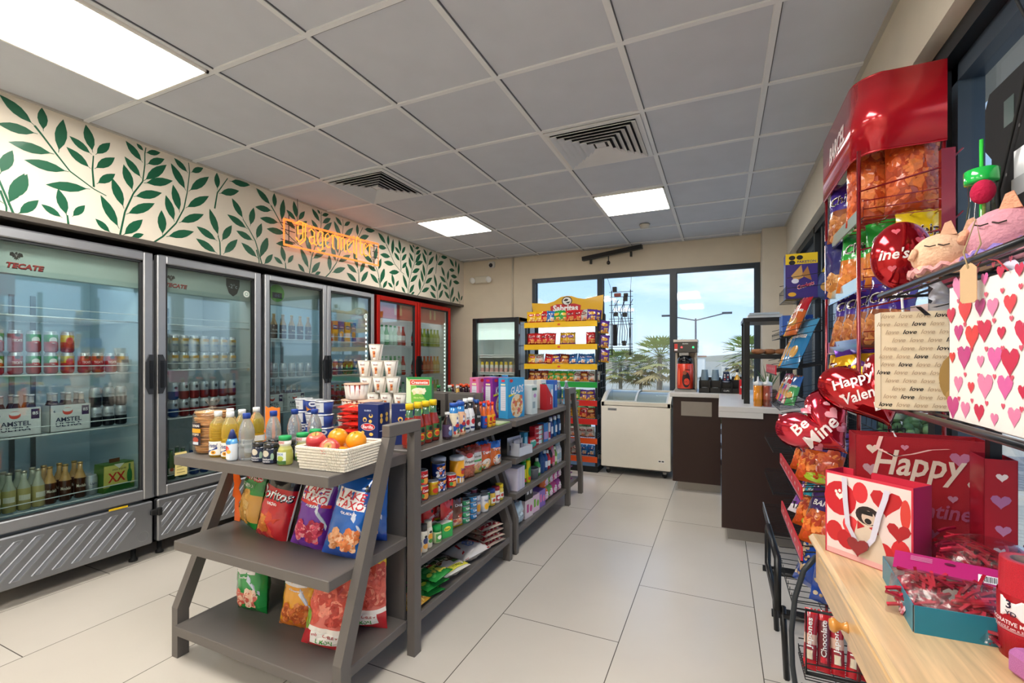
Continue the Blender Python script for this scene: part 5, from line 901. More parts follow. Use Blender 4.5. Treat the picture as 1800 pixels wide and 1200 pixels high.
gb = C('bouillon_box', 'box', lambda: boxmb(.07, .05, .075, '2faa52', [('e', 0, .045, .022, .012, 'f0e040'), ('t', 'Knorr', 0, .045, .034, .011, '1a6a30')], top='d8e8d8')); gb.put((-1.305, 2.04, Z3), PI2-.3, 'bright green bouillon box on the third shelf'); gb.put((-1.37, 2.0, Z3), PI2-.3, 'bright green bouillon box behind the jar with green lid')
val = C('hot_powder_bag', 'pouch', pouch([(0, '4a9a34'), (.3, 'd81f24')], [('t', 'VALENTINA', 0, .09, .075, .016, 'ffffff', 0, .5), ('e', 0, .03, .02, .014, 'e83a1c'), ('e', .02, .13, .009, .009, '15151a'), ('p', [(-.03, .055), (.03, .05), (.03, .065), (-.03, .07)], 'f0c020')], w=.09, h=.165, t=.03, seed=12))
for i, (x, y) in enumerate(((-1.325, 2.095), (-1.38, 2.0), (-1.39, 1.90), (-1.40, 2.10))): val.put((x, y, Z3), PI2-.3, f"red chili pouch with white lettering, {('front one beside the bouillon box', 'second row middle one', 'second row nearest one', 'second row farthest one')[i]}", 'red chili pouches')
bz = C('brown_treat_bag', 'pouch', pouch([(0, 'e0c020'), (.1, 'ead8d0'), (.35, '6a3a2a')], [('b', 0, .05, .06, .05, ['c84a3a', 'e89a70', 'f0d0b0'], 14, .010), ('t', 'Dog', 0, .12, .05, .018, 'ffffff')], w=.085, h=.15, t=.04, seed=14)); bz.put((-1.318, 2.185, Z3), PI2-.3, 'brown pouch with yellow bottom next to the tuna stacks')
tun = lambda c: (lambda: canmb(.033, .032, c, [('t', 'TUNA', 0, .017, .03, .012, 'ffffff'), ('r', .028, .016, .018, .02, 'e0584a')], lid='9fb0bc'))
tg = C('tuna_can', 'can', tun('3a9a6a')); tu = C('tuna_can', 'can', tun('2f86c4'))
for k in range(4): tg.put((-1.315, 2.262, Z3+.033*k), PI2-.3, f"green tuna can, {tiers[k]} in the near stack", 'green tuna cans'); tu.put((-1.312, 2.338, Z3+.033*k), PI2-.3, f"blue tuna can, {tiers[k]} in the far stack", 'blue tuna cans')
cw = lambda c, e, r=.031, h=.10: (lambda: canmb(r, h, c, [('e', 0, h*.35, r*.6, h*.2, e), ('t', 'Herdez', 0, h*.72, r*1.2, h*.12, '3a4a8a')], lid='b8c4cc'))
for i, (x, y, c, e, h, d) in enumerate(((-1.325, 2.41, 'e8e8ea', 'e8a02c', .115, 'white can with orange fruit picture'), (-1.305, 2.475, 'e4e6ea', 'f0b420', .10, 'white can with yellow picture'), (-1.325, 2.535, '2f8a4a', 'e8c83a', .10, 'green vegetable can with pale top'), (-1.395, 2.42, '4a2a3a', '7a3a4a', .12, 'dark plum can in the rear row'), (-1.395, 2.50, '6a2a3a', 'a04a5a', .12, 'dark red can in the rear row'))): C('food_can', 'can', cw(c, e, h=h)).put((x, y, Z3), PI2-.3, d+' on the third aisle shelf')
for i, (x, y, c, lc_, d) in enumerate(((-1.315, 2.595, 'e0b83a', '2a4a9a', 'yellow jar with blue lid'), (-1.312, 2.655, 'f0ece0', 'a8283a', 'white mayonnaise jar with dark red lid'), (-1.318, 2.72, 'ead45a', 'f0d020', 'mustard jar with bright yellow lid'))):
    C('glass_jar', 'jar', lambda c=c, lc_=lc_: [('body', MB().lathe([(.025, 0), (.028, .005), (.028, .07), (.023, .08)], 16, 'glassy', c).decals([('r', 0, .035, .04, .035, 'f4f0e0' if c != 'f0ece0' else 'b02a3a'), ('e', 0, .035, .012, .01, 'c8402a' if c != 'f0ece0' else 'ffffff')], cyl(.0282))), ('lid', MB().lathe([(.026, .08), (.026, .10), (.024, .102)], 16, 'plastic', lc_))]).put((x, y, Z3), PI2-.3, d+' at the far end of the third shelf')
# ---- lowest shelf ----
def flatbag(w, d, h, zones, ds, seed=1):
    def f():
        b = bagmb(w, d, h, zones, ds, seed=seed, nu=12, nv=12); M_ = Matrix.Rotation(-PI/2, 4, 'X'); b.v = [M_ @ v + Vector((0, -d/2, h*.5)) for v in b.v]; return b
    return f
sb = C('green_grain_bag', 'bag', flatbag(.16, .17, .034, [(0, '2a8a3c')], [('b', 0, .07, .12, .07, ['c8d84a', 'e8e060', '3fa04a'], 18, .016), ('e', .03, .11, .025, .02, 'b83a2c'), ('t', 'Verde', 0, .13, .08, .025, 'e8f0c0')], 31))
for k in range(3): sb.put((-1.36+.01*k, 1.925+.02*k, Z4+.035*k), PI2-.3+.15*k, f"green bag of dried grains, {('lowest', 'middle', 'top')[k]} of the pile on the bottom shelf", 'green grain bags')
C('yellow_pasta_bag', 'bag', flatbag(.15, .13, .035, [(0, 'd8a63a')], [('b', 0, .065, .13, .11, ['e8c05a', 'c98f30', 'f0d080'], 50, .012)], 32)).put((-1.34, 1.80, Z4), PI2, 'yellow pasta bag at the near end of the bottom shelf')
C('rice_bag', 'bag', flatbag(.24, .20, .075, [(0, 'ddd8cc')], [('p', [(-.09, .05), (.08, .05), (.09, .14), (.0, .155), (-.09, .13)], '4a6a34'), ('p', [(-.08, .06), (.07, .06), (.08, .13), (-.08, .12)], '7a4a24'), ('t', 'FLOR DE INDIA', 0, .095, .13, .022, 'f0e0c0'), ('r', 0, .02, .22, .024, 'e0d84a'), ('t', 'ARROZ BLANCO', 0, .02, .15, .014, '5a6a2a')], 33)).put((-1.375, 2.13, Z4), PI2-.2, 'white rice bag with brown emblem lying on the bottom shelf')
C('sugar_bag', 'bag', flatbag(.24, .18, .08, [(0, 'd8d2cc')], [('p', [(-.11, .0), (-.08, .0), (-.03, .17), (-.06, .17)], 'b8302c'), ('p', [(.05, .17), (.08, .17), (.11, .0), (.09, .0)], 'b8302c'), ('e', .01, .09, .035, .04, '7a8ac0'), ('e', .01, .09, .025, .03, 'd8d2cc')], 34)).put((-1.365, 2.375, Z4), PI2-.2, 'white bag with red diagonal stripes lying beyond the rice')
bn = C('bean_bag', 'bag', flatbag(.19, .20, .036, [(0, 'c8b4a4'), (.25, 'c0a898')], [('b', 0, .10, .16, .16, ['d8c8b8', 'a88a78', 'b86a60', 'e8dccc'], 90, .008), ('r', .0, .03, .18, .03, 'a82a34'), ('r', 0, .18, .18, .02, 'a82a34')], 35))
for k in range(4): bn.put((-1.37, 2.61-.012*k, Z4+.037*k), PI2-.2-.1*(k % 2), f"speckled bean bag with dark red ends, {('lowest', 'second', 'third', 'top')[k]} of the pile", 'speckled bean bags')
C('clear_grain_bag', 'bag', lambda: bagmb(.15, .14, .06, [(0, '5a6058')], [('b', 0, .07, .10, .08, ['4a6a3a', '8a8a7a'], 12, .014)], seed=36)).put((-1.56, 2.68, Z4), PI2-.3, 'dark clear bag standing behind the bean bags')
# ================= what the coolers hold =================
XC = -3.56
def pack(cols, nm, tab, seed=0):
    """six pack carton with bottles standing in it"""
    def f():
        b = MB(); b.box(-.095, .095, -.06, -.057, 0, .155, 'card', cols[0]); b.box(-.095, .095, .057, .06, 0, .155, 'card', cols[0]); b.box(-.095, -.092, -.06, .06, 0, .155, 'card', cols[0]); b.box(.092, .095, -.06, .06, 0, .155, 'card', cols[0]); b.box(-.095, .095, -.06, .06, 0, .003, 'card', cols[0])
        b.decals(nm, lambda a, z, o: (a, -.06-o, z)); q = MB()
        outp = [('carton', b)]
        for i in range(6):
            x = -.062+.062*(i % 3); y = -.03+.06*(i//3); outp.append(('bottle', MB().lathe([(.026, .004), (.028, .01), (.028, .13), (.012, .18), (.012, .215), (.0135, .217), (.0135, .227)], 12, 'glassy', ['3a1c10', '4a2414', '3a1c10', 'c8c4c0', '3a1c10', tab], cx=x, cy=y)))
        return outp
    return f
am = Kind('beer_carton', 'beer carton', pack(('e2e4e2',), [('t', 'AMSTEL', -.01, .07, .12, .026, '1c2a4a'), ('t', 'ULTRA', -.01, .04, .12, .022, '1c2a4a'), ('e', -.015, .118, .024, .022, 'd8402c'), ('e', -.015, .126, .022, .011, 'eef0ee'), ('r', .068, .118, .035, .055, '3a2450'), ('t', '85', .068, .122, .024, .018, 'ffffff'), ('t', '6', -.075, .12, None, .015, '1c2a4a')], 'c8ccd2'))
am.put((XC-.02, 1.205, .902), PI2, 'white six pack beer carton at the left on the first cooler middle shelf'); am.put((XC-.02, 1.43, .902), PI2, 'white six pack beer carton on the right beside silver cans, first cooler')
am.put((XC-.02, 2.80, .862), PI2, 'white six pack beer carton behind the left glass of the two door cooler'); am.put((XC-.02, 3.03, .862), PI2, 'white six pack beer carton nearer the middle of the two door cooler')
def soda(name, c1, c2, ds=(), h=.122, r=.031, split=.5): return Kind(name, 'can', lambda: sodamb(r, h, c1, c2, ds, split))
K_sil = soda('silver_beer_can', '2a2e38', 'c3c8cc', [('t', 'Corona', 0, .08, .04, .014, '2a2e38')]); K_sm = soda('silver_beer_can', 'c4c9cd', 'd4d8dc', [('t', 'Light', 0, .07, .035, .016, '2a3a5a'), ('r', 0, .04, .04, .01, '8a97a4')])
K_gr = soda('green_beer_can', 'c8302c', '2f9a4a', [('e', 0, .07, .018, .018, 'e8e8e0'), ('r', 0, .06, .03, .01, 'c8302c')]); K_rd = soda('red_beer_can', 'b8242c', 'c42a30', [('t', 'TECATE', 0, .065, .042, .014, 'f0e8e0'), ('e', 0, .095, .012, .010, '1c1c1c')]); K_yl = soda('yellow_beer_can', 'c8302c', 'e0c23a', [('e', 0, .07, .018, .02, 'c8302c')]); K_gd = soda('gold_beer_can', 'd8dce0', 'd8a040', [('r', 0, .07, .04, .02, '2a2a38')])
K_bl = soda('blue_beer_can', '1f4f9a', 'b9c0c8', [('e', 0, .085, .010, .010, '14161c')], split=.48); K_rb = soda('red_band_beer_can', '9a2a2c', 'b9bcc0', [('e', 0, .09, .010, .012, '14161c')], split=.48); K_wh = soda('white_beer_can', 'd2d4d2', 'e8ddc8', [('r', 0, .09, .045, .02, 'd8a448'), ('t', 'ULTRA', 0, .05, .035, .012, '2a3a6a')])
def rows(K, ys, z, lab, grp, x=XC, n2=1, rz=PI2, dz=.123, depth=1, word=None):
    for k in range(n2):
        for d_ in range(depth):
            for i, y in enumerate(ys):
                tier = ('' if n2 == 1 else (', lower tier' if k == 0 else ', upper tier'))+('' if depth == 1 else (', front row' if d_ == 0 else ', back row'))
                K.put((x-.07*d_, y, z+.002+dz*k), rz+.3*math.sin(i*5+k), f"{lab}, {ORL[i] if len(ys) > 1 else 'single one'}{tier}", grp)
def ar(a, b, n): return [a+(b-a)*i/(n-1) for i in range(n)] if n > 1 else [a]
rows(K_sil, ar(1.565, 1.70, 3), .902, 'silver and black can beside the cartons', 'silver cans beside the beer cartons', n2=2, depth=1)
for i, (K, w) in enumerate(((K_gr, 'green'), (K_rd, 'red'), (K_gr, 'green'), (K_gr, 'green'), (K_yl, 'yellow'))):
    for k in range(2): K.put((XC, 1.13+.075*i, 1.242+.123*k), PI2, f"{w} beer can, {ORL[i]} on the {('lower', 'upper')[k]} tier behind the first glass", 'coloured cans high in the first cooler')
rows(K_rd, ar(1.51, 1.645, 3), 1.24, 'dark red can high in the first cooler', 'red cans high in the first cooler'); K_gd.put((XC, 1.71, 1.242), PI2, 'gold can at the right end high in the first cooler')
botl = lambda c, cap, lab, neck=None: (lambda: [('body', MB().lathe([(.026, 0), (.029, .006), (.029, .12), (.012, .17), (.012, .205)], 14, 'glassy', [c, c, neck or c, neck or c]).decals(lab, cyl(.0292))), ('cap', MB().lathe([(.0135, .203), (.0135, .214)], 12, 'metal', cap))])
K_cl = Kind('clear_beer_bottle', 'bottle', botl('b8ab6a', 'd8d0b8', [('r', 0, .07, .05, .03, 'e0dcc8')], 'b9bda8')); K_mo = Kind('amber_beer_bottle', 'bottle', botl('4a2414', 'd8b070', [('t', 'Modelo', 0, .075, .045, .018, 'e8dcc8')], 'c79a5a')); K_gn = Kind('green_beer_bottle', 'bottle', botl('2a5a34', 'c8c8c0', [('r', 0, .06, .04, .04, 'd8d8c8'), ('e', 0, .07, .012, .012, 'c8302c')]))
rows(K_cl, ar(1.12, 1.30, 4), .485, 'pale beer bottle at the bottom left of the first cooler', 'pale bottles low in the first cooler', depth=2)
rows(K_mo, ar(1.35, 1.49, 3), .485, 'amber beer bottle with gold neck in the first cooler', 'amber bottles low in the first cooler', depth=2)
rows(K_sm, [1.545], .485, 'pale silver can beside the amber bottles', 'silver cans low in the first cooler', depth=2)
t = thing('green_beer_carton', 'green and yellow carton with red crossed logo low in the first cooler', 'beer carton', (XC, 1.665, .487), PI2+.12); b = MB(); b.prism([(-.09, 0), (.09, 0), (.085, .175), (-.085, .175)], -.045, .045, 'y', 'card', '4f7a2e')
f_ = lambda a, z, o: (a, -.045-o, z); b.decals([('p', [(-.09, .03), (.09, .03), (.086, .165), (-.086, .165)], 'd9cf6a'), ('p', [(-.09, 0), (.09, 0), (.05, .04), (-.05, .04)], '2f6a2c'), ('p', [(-.03, .17), (.03, .17), (0, .14)], 'eeeee6'), ('t', 'DOS EQUIS', .0, .135, .08, .013, '3a3a1c'), ('t', 'XX', -.015, .088, .10, .06, 'c92f22'), ('e', .06, .08, .016, .05, '2f7a3a'), ('r', .06, .14, .012, .04, '2f7a3a')], f_); b.obj('carton', t); b = MB(); b.box(-.03, .03, -.002, .002, .175, .20, 'card', '6a3a22'); b.obj('handle', t)
# second cooler
for k in range(2):
    for i in range(8):
        K = K_bl if i < 2 else K_rb; K.put((XC, 1.945+.072*i, .912+.123*k), PI2, f"{('blue' if i < 2 else 'red')} banded silver can, {ORL[i]}, {('lower', 'upper')[k]} tier, second cooler", 'banded cans in the second cooler')
        K_wh.put((XC, 1.945+.072*i, 1.252+.123*k), PI2, f"pale gold banded can, {ORL[i]}, {('lower', 'upper')[k]} tier, high in the second cooler", 'pale cans high in the second cooler')
    rows(K_bl, ar(2.16, 2.45, 5), .472+.123*k, f"blue can in the {('lower', 'upper')[k]} tier at the bottom of the second cooler", 'blue cans low in the second cooler')
rows(K_gn, ar(1.92, 2.08, 3), .472, 'green beer bottle at the bottom left of the second cooler', 'green bottles low in the second cooler', depth=2)
# two door cooler
Z5 = 1.502
JU = [('d0402a', 'juice carton'), ('e89a2a', 'juice carton'), ('2a5aa0', 'juice carton'), ('e8a030', 'juice carton'), ('2f62b0', 'juice carton')]
for i, (c, n_) in enumerate(JU): Kind('juice_carton', 'juice carton', lambda c=c: boxmb(.068, .07, .20, c, [('e', 0, .07, .028, .032, 'f0a02c'), ('r', 0, .14, .06, .04, '2a4a9a'), ('t', 'JUMEX', 0, .14, .05, .016, 'ffffff')], top='e8e8e8')).put((XC, 3.42+.085*i, Z5), PI2, f"{('red', 'amber', 'blue', 'orange', 'bright blue')[i]} juice carton on the top shelf of the two door cooler", 'juice cartons in the two door cooler')
EC = ['8ac8d8', '2a6ab0', 'd05a7a', '2a4a9a', '1c1c22', '1c1c22', '2c7ac0']
for i, c in enumerate(EC): soda('energy_can', c, 'd8dce0' if i < 2 else c, [('e', 0, .08, .012, .02, '60d060' if c == '1c1c22' else 'f0f0f0')], h=.155, r=.027).put((XC, 3.40+.068*i, 1.162), PI2, f"{('pale blue', 'blue', 'pink', 'navy', 'black', 'second black', 'sky blue')[i]} tall energy can in the two door cooler", 'energy cans in the two door cooler')
K_dk = Kind('dark_soda_bottle', 'bottle', lambda: [('body', MB().lathe([(.024, 0), (.03, .01), (.028, .07), (.030, .11), (.012, .165), (.011, .18)], 12, 'glassy', ['2a1218', '3a1a20', '2a1218', '3a1a20', 'b8b8b8'])), ('cap', MB().lathe([(.013, .18), (.013, .195)], 10, 'plastic', 'b82020'))])
rows(K_dk, ar(3.50, 3.85, 6), .862, 'dark bottle on the third shelf of the two door cooler', 'dark bottles in the two door cooler')
for i, c in enumerate(('3a6aa8', '8a4a9a', '4a9ab8', '6a8a3a', '3a6aa8', 'b05a8a')): Kind('sports_drink', 'bottle', lambda c=c: MB().lathe([(.028, 0), (.032, .01), (.028, .08), (.032, .13), (.014, .18), (.014, .2)], 12, 'glassy', [c, c, 'd8dce0', c, 'e8e8e8'])).put((XC, 3.40+.085*i, .502), PI2, f"{('blue', 'purple', 'teal', 'olive', 'second blue', 'pink')[i]} sports drink bottle at the bottom of the two door cooler", 'sports drinks in the two door cooler')
rows(K_sm, ar(2.74, 3.2, 6), 1.162, 'silver can behind the left glass of the two door cooler', 'silver cans behind the left glass', depth=1)
rows(K_mo, ar(2.74, 3.2, 6), 1.502, 'amber bottle behind the left glass of the two door cooler', 'amber bottles behind the left glass')
# red soda cooler
def sb_(name, c, cap, lab='e8e8e8', s=1.0, clear=False): return Kind(name, 'bottle', lambda: [('body', MB().lathe([(.026*s, 0), (.032*s, .012*s), (.029*s, .06*s), (.032*s, .12*s), (.014*s, .19*s), (.013*s, .215*s)], 12, 'glassy', [c, c, lab, c, c])), ('cap', MB().lathe([(.0155*s, .212*s), (.0155*s, .232*s)], 10, 'plastic', cap))])
S = {'green': sb_('green_soda_bottle', '2f9a4a', '2f9a4a', 'e8f0e0'), 'pale': sb_('clear_soda_bottle', 'c8dccc', '3a9a5a', 'e0ece4'), 'red': sb_('red_soda_bottle', 'c8402c', 'c8302c', 'f0e0d8'), 'cola': sb_('cola_bottle', '2c1a14', 'c8201c', 'c8302c'), 'lime': sb_('lime_soda_bottle', 'b0c03a', '9ab02a', 'd8e09a'), 'olive': sb_('olive_soda_bottle', '7a8a3a', 'c8a02a', 'b8b86a'), 'orange': sb_('orange_soda_bottle', 'd86a34', 'e05a1c', 'e8905a'), 'yellow': sb_('yellow_soda_bottle', 'ecb83c', 'e89a1c', 'f4d890')}
PL = [(1.482, 4.09, ['pale', 'green', 'pale', 'green', 'pale', 'pale', 'red', 'red']), (1.122, 4.09, ['pale', 'green', 'pale', 'pale', 'green', 'green', 'pale', 'red']), (.802, 4.09, ['green', 'pale', 'green', 'green', 'pale', 'pale', 'green', 'pale']), (1.482, 4.85, ['cola', 'olive', 'olive', 'lime', 'olive', 'lime', 'lime', 'lime']), (1.122, 4.85, ['cola', 'cola', 'cola', 'orange', 'orange', 'orange', 'yellow', 'yellow']), (.802, 4.85, ['cola', 'cola', 'red', 'red', 'orange', 'yellow', 'lime', 'lime']), (.502, 4.09, ['cola']*8), (.502, 4.85, ['cola']*8)]
LV = {1.482: 'top', 1.122: 'second', .802: 'third', .502: 'bottom'}
for z, y0_, ks in PL:
    for i, k in enumerate(ks): S[k].put((XC, y0_+.078*i, z), PI2, f"{k} soda bottle, {ORL[i]} on the {LV[z]} shelf behind the {'left' if y0_ < 4.5 else 'right'} red door", 'soda bottles in the red cooler')
# mini fridge
yg = Kind('yogurt_bottle', 'bottle', lambda: MB().lathe([(.026, 0), (.028, .01), (.022, .06), (.026, .10), (.018, .125), (.018, .14)], 12, 'plastic', ['f0ece6', 'e8b0a8', 'f4f0ea', 'e8c83a', 'e8c83a']))
for i in range(8): yg.put((-2.845+.068*i, 5.37, 1.142), 0, f"small white and pink yogurt bottle, {ORL[i]} in the black fridge", 'yogurt bottles in the black fridge')
for i, (k, c) in enumerate((('pink', 'd85aa0'), ('red', 'e0583a'), ('yellow', 'e8c81c'), ('rose', 'd89aa0'), ('coral', 'd86a6a'))): sb_(k+'_drink_bottle', '3a2a30' if i < 3 else c, '2a2a30', c).put((-2.83+.115*i, 5.38, .882), 0, f"{k} labelled drink bottle on the lower visible shelf of the black fridge", 'drinks in the black fridge')
for i in range(6): S['cola'].put((-2.83+.09*i, 5.38, .602), 0, f"cola bottle, {ORL[i]} on the bottom shelf of the black fridge", 'colas in the black fridge')

# ================= small snack bags on the window rack =================
def mini(name, c1, c2, c3, w=.12, h=.15, seed=1, txt=None): return Kind(name, 'snack bag', lambda: bagmb(w, h, .045, [(0, c2), (.12, c1), (.8, c1)], [('b', 0, h*.28, w*.6, h*.24, [c3, 'd9823a', c3], 9, .014), ('e', 0, h*.66, w*.34, h*.13, c2), ('r', 0, h*.66, w*.4, h*.05, 'f2ead8')], seed=seed, nu=8, nv=8))
BG = {'yellow': mini('yellow_snack_bag', 'eab818', 'c8302c', 'f0d080', seed=41), 'red': mini('red_snack_bag', 'c8262a', '8a1420', 'e8a050', seed=42), 'blue': mini('blue_small_bag', '2a72b8', '1c4a9a', 'f0e8d8', seed=43), 'green': mini('green_small_bag', '2f9a3c', 'e0b020', 'e8a850', seed=44), 'purple': mini('purple_small_bag', '5a2f8a', 'e0a028', 'e8c070', seed=45), 'orange': mini('orange_small_bag', 'de6a22', 'c03020', 'f0c070', seed=46), 'brown': mini('brown_small_bag', '7a2a20', 'e8a838', 'd88a4a', seed=47), 'clear': mini('silver_snack_bag', 'b8bcb0', '8a4a4a', 'd8a8a0', seed=48), 'lime': mini('lime_small_bag', '6ab02c', '2a8a3a', 'd0e080', seed=49), 'gold': mini('gold_small_bag', 'c89a1c', '7a3a8a', 'e8c060', seed=50)}
TR = [('top', 1.753, 'yellow yellow red blue green green red red clear purple', 0), ('second', 1.483, 'red red red red - gold gold - - red', 0), ('third', 1.248, 'yellow clear red purple brown blue blue blue', -.35), ('fourth', 1.038, 'brown brown brown green green green green clear brown clear', -.2), ('fifth', .823, 'brown brown orange orange lime lime lime purple purple', -.5), ('sixth', .608, 'brown brown red green brown brown gold red brown', -.2), ('seventh', .383, 'clear clear clear clear clear clear clear clear', -.2), ('lowest', .168, 'clear purple red yellow clear brown clear blue blue', -.4)]
for nm_, z, ks, lean_ in TR:
    ks = ks.split(); n_ = len(ks)
    for i, k in enumerate(ks):
        if k == '-': continue
        for d_ in range(2 if nm_ in ('top', 'fourth') else 1):
            BG[k].put((-2.15+.80*(i+.3*d_)/(n_-.5), 5.36+.11*d_, z+.012), 0, f"{k.replace('clear', 'silver')} snack bag, {ORL[i]} place{' behind' if d_ else ''} on the {nm_} rack tier", f'snack bags on the {nm_} tier of the window rack', rot=(-.12+lean_*.4, .1*math.sin(i*3+z*7), .25*math.sin(i*2.1+z*5)), sc=(1, 1, .82 if nm_ in ('third', 'fourth', 'fifth', 'sixth', 'seventh', 'lowest') else .95))
for i in range(3): BG['purple'].put((RKX1+.055, 5.40, 1.62-.17*i), 0, f"purple snack bag clipped on the rack side, {('highest', 'middle', 'lowest')[i]} of three", 'bags clipped on the rack side', rot=(-.05, .1, .4))

# ================= farther island unit =================
GB = 'goods on the farther aisle unit'
def cer(c, ttl, side, bowl_='e8a868'): return lambda: boxmb(.20, .082, .285, c, [('t', ttl, .01, .20, .15, .055, 'f4f4f8', .25, .12), ('e', .01, .085, .075, .085, 'f0e0c0'), ('b', .01, .09, .11, .12, ['e8b070', 'd98a4a', 'f0c890', 'd86a6a'], 30, .014), ('p', [(-.09, .15), (-.02, .165), (-.02, .18), (-.09, .165)], 'e8d820'), ('e', -.06, .265, .02, .012, 'd8302c')], side=side, sds=[('r', 0, .14, .045, .17, 'e0e0ea'), ('r', 0, .265, .03, .016, 'd8304a'), ('r', 0, .238, .04, .012, 'f4f0c0')]+[('r', 0, .08+.014*i, .036, .002, '9a9ab0') for i in range(9)])
for i, (c, s_, y, n_) in enumerate((('e88ab8', 'e07ab0', 3.03, 'pink'), ('8a2f9a', '8a2a92', 3.03, 'purple'), ('3aa0d8', '3a9ad0', 3.045, 'sky blue'))): Kind('cereal_box', 'cereal box', cer(c, 'GLADS' if i == 2 else 'KRAFY', s_)).put((-1.60+.112*i, y, .906), PI2-.22, f'tall {n_} cereal box standing at the near end of the farther aisle unit')
BT = lambda w, d, h, c, ds=(), **k: (lambda: boxmb(w, d, h, c, list(ds), **k))
for args in ((-1.335, 3.29, .906, 'milk_carton', 'carton', BT(.085, .085, .22, 'dde8e6', [('r', 0, .19, .07, .02, '2a6a5a'), ('e', .005, .14, .02, .016, 'c090c8'), ('r', -.01, .07, .04, .05, '9ab0b8')]), 'pale grey green carton next to the sky blue cereal box'),
 (-1.42, 3.43, .906, 'book_box', 'box', BT(.05, .16, .25, 'd8dcd8', [('r', 0, .15, .03, .12, '9aa8a0')], top='f0f0ea'), 'tall white box behind the toothpaste box'),
 (-1.325, 3.62, .906, 'red_toothpaste_box', 'toothpaste', lambda: MB().prism([(-.045, 0), (.065, 0), (.065, .10), (-.045, .21)], -.03, .03, 'y', 'card', 'c8202c').decals([('t', 'Colgate', .03, .07, .055, .016, 'ffffff', 0, PI/2)], lambda a, z, o: (a, -.03-o, z)), 'red slanted toothpaste carton on the farther aisle unit'),
 (-1.35, 3.74, .906, 'pale_blue_box', 'box', BT(.05, .08, .20, '7fb4e0', [('r', 0, .1, .03, .12, 'f0f0f8')]), 'pale blue box beside the red slanted carton'),
 (-1.34, 3.81, .906, 'blue_box', 'box', BT(.055, .08, .235, '2a62b8', [('r', 0, .17, .03, .05, 'dfe8f4')]), 'deep blue tall box at the far end of the unit top'),
 (-1.41, 3.72, .906, 'white_box', 'box', BT(.09, .06, .24, 'e4e8e0', [('r', 0, .17, .07, .08, '4f8a6a')]), 'white and green tall box in the rear row of the unit top'),
 (-1.30, 3.02, .651, 'sachet_tray', 'tray', lambda: MB().box(-.09, .09, -.05, .05, 0, .004, 'card', 'c8ccd6').box(-.09, .09, -.05, -.047, 0, .06, 'card', 'd2d6e0').box(-.09, -.087, -.05, .05, 0, .09, 'card', 'c4c8d4').box(.087, .09, -.05, .05, 0, .06, 'card', 'c4c8d4').box(-.09, .09, .047, .05, 0, .12, 'card', 'c4c8d4'), 'pale card tray at the near end of the farther unit'),
 (-1.33, 3.16, .651, 'teal_box', 'box', BT(.05, .04, .13, '3a8ab0', [('r', 0, .07, .03, .06, '9ad0e0')]), 'slim teal box beside the card tray'),
 (-1.32, 3.255, .651, 'toothpaste_box', 'toothpaste', BT(.10, .05, .08, 'b8282c', [('e', .01, .035, .045, .03, '4fb0a0'), ('t', 'Colgate', 0, .055, .08, .018, 'ffffff')]), 'red and green toothpaste carton in front'),
 (-1.33, 3.56, .651, 'cream_box', 'box', BT(.07, .06, .15, '3a86c8', [('r', 0, .05, .06, .06, 'c0a0d0')]), 'square blue box behind the toothpaste stack'),
 (-1.32, 3.66, .651, 'tall_tube', 'tube', BT(.035, .03, .14, 'e8e4ec', [('r', 0, .04, .03, .05, 'c83048')]), 'white and red slim carton on the second shelf of the farther unit')):
    x, y, z, n_, c_, f_, l_ = args; Kind(n_, c_, f_).put((x, y, z), PI2-.15, l_)
sch = Kind('sachet', 'sachet', lambda: bagmb(.045, .10, .006, [(0, '8a8a9a'), (.3, '3a3444'), (.7, 'b8b8c4')], [('r', 0, .05, .03, .03, 'c8c0d0')], seed=61, nu=4, nv=6))
for i in range(9): sch.put((-1.335+.018*(i % 2)*1.5, 2.945+.017*i, .657), PI2+.2*math.sin(i*4), f"grey sachet standing in the card tray, {ORD[i]}", 'grey sachets in the card tray')
tpb = Kind('toothpaste_stack_box', 'toothpaste', BT(.15, .045, .036, 'c8283a', [('r', .03, .018, .07, .03, 'e8eef4'), ('t', 'Colgate', -.03, .018, .06, .014, 'ffffff'), ('r', .055, .018, .02, .03, '2a9a7a')]))
for k in range(4): tpb.put((-1.33, 3.42, .651+.037*k), PI2-.1, f"red striped toothpaste box, {tiers[k]} in the stack", 'stacked toothpaste boxes')
tcol = [('2a4a9a', 'e8eef8'), ('d8e4f0', '2a62b8'), ('2a72b0', 'f0f4f8'), ('e8ecf4', '6a3a9a'), ('1f5a9a', 'c8e0f0')]
for i, (c, d) in enumerate(tcol): Kind('shampoo_bottle', 'bottle', lambda c=c, d=d: [('body', MB().lathe([(.02, 0), (.024, .01), (.024, .12), (.018, .145)], 12, 'plastic', c, sy=.7).decals([('r', 0, .07, .03, .06, d)], lambda a, z, o: (a, -.018-o, z))), ('cap', MB().lathe([(.016, .145), (.014, .175)], 10, 'plastic', d))]).put((-1.32-.02*(i % 2), 3.72+.052*i, .651), PI2-.2, f"toiletry bottle on the second shelf of the farther unit, {ORD[i]} of five", 'toiletry bottles of the farther unit')
ZB3, ZB4 = .411, .161
for i, (y, c) in enumerate(((2.95, 'd0cce0'), (2.995, 'd8d6e4'), (3.04, 'cfcbe0'))): Kind('candle_box', 'box', BT(.04, .10, .155, c)).put((-1.33, y, ZB3), PI2, f"pale lilac slim box on the third shelf, {ORD[i]} of three", 'pale lilac boxes')
spr = lambda c, cap: (lambda: [('body', MB().lathe([(.026, 0), (.027, .004), (.027, .15), (.02, .165)], 14, 'can', c).decals([('e', 0, .08, .018, .035, 'e8d820' if c != 'e8d820' else '2a8a3a'), ('r', 0, .03, .035, .02, 'd8302c')], cyl(.0272))), ('cap', MB().lathe([(.024, .165), (.024, .205), (.022, .207)], 14, 'plastic', cap))])
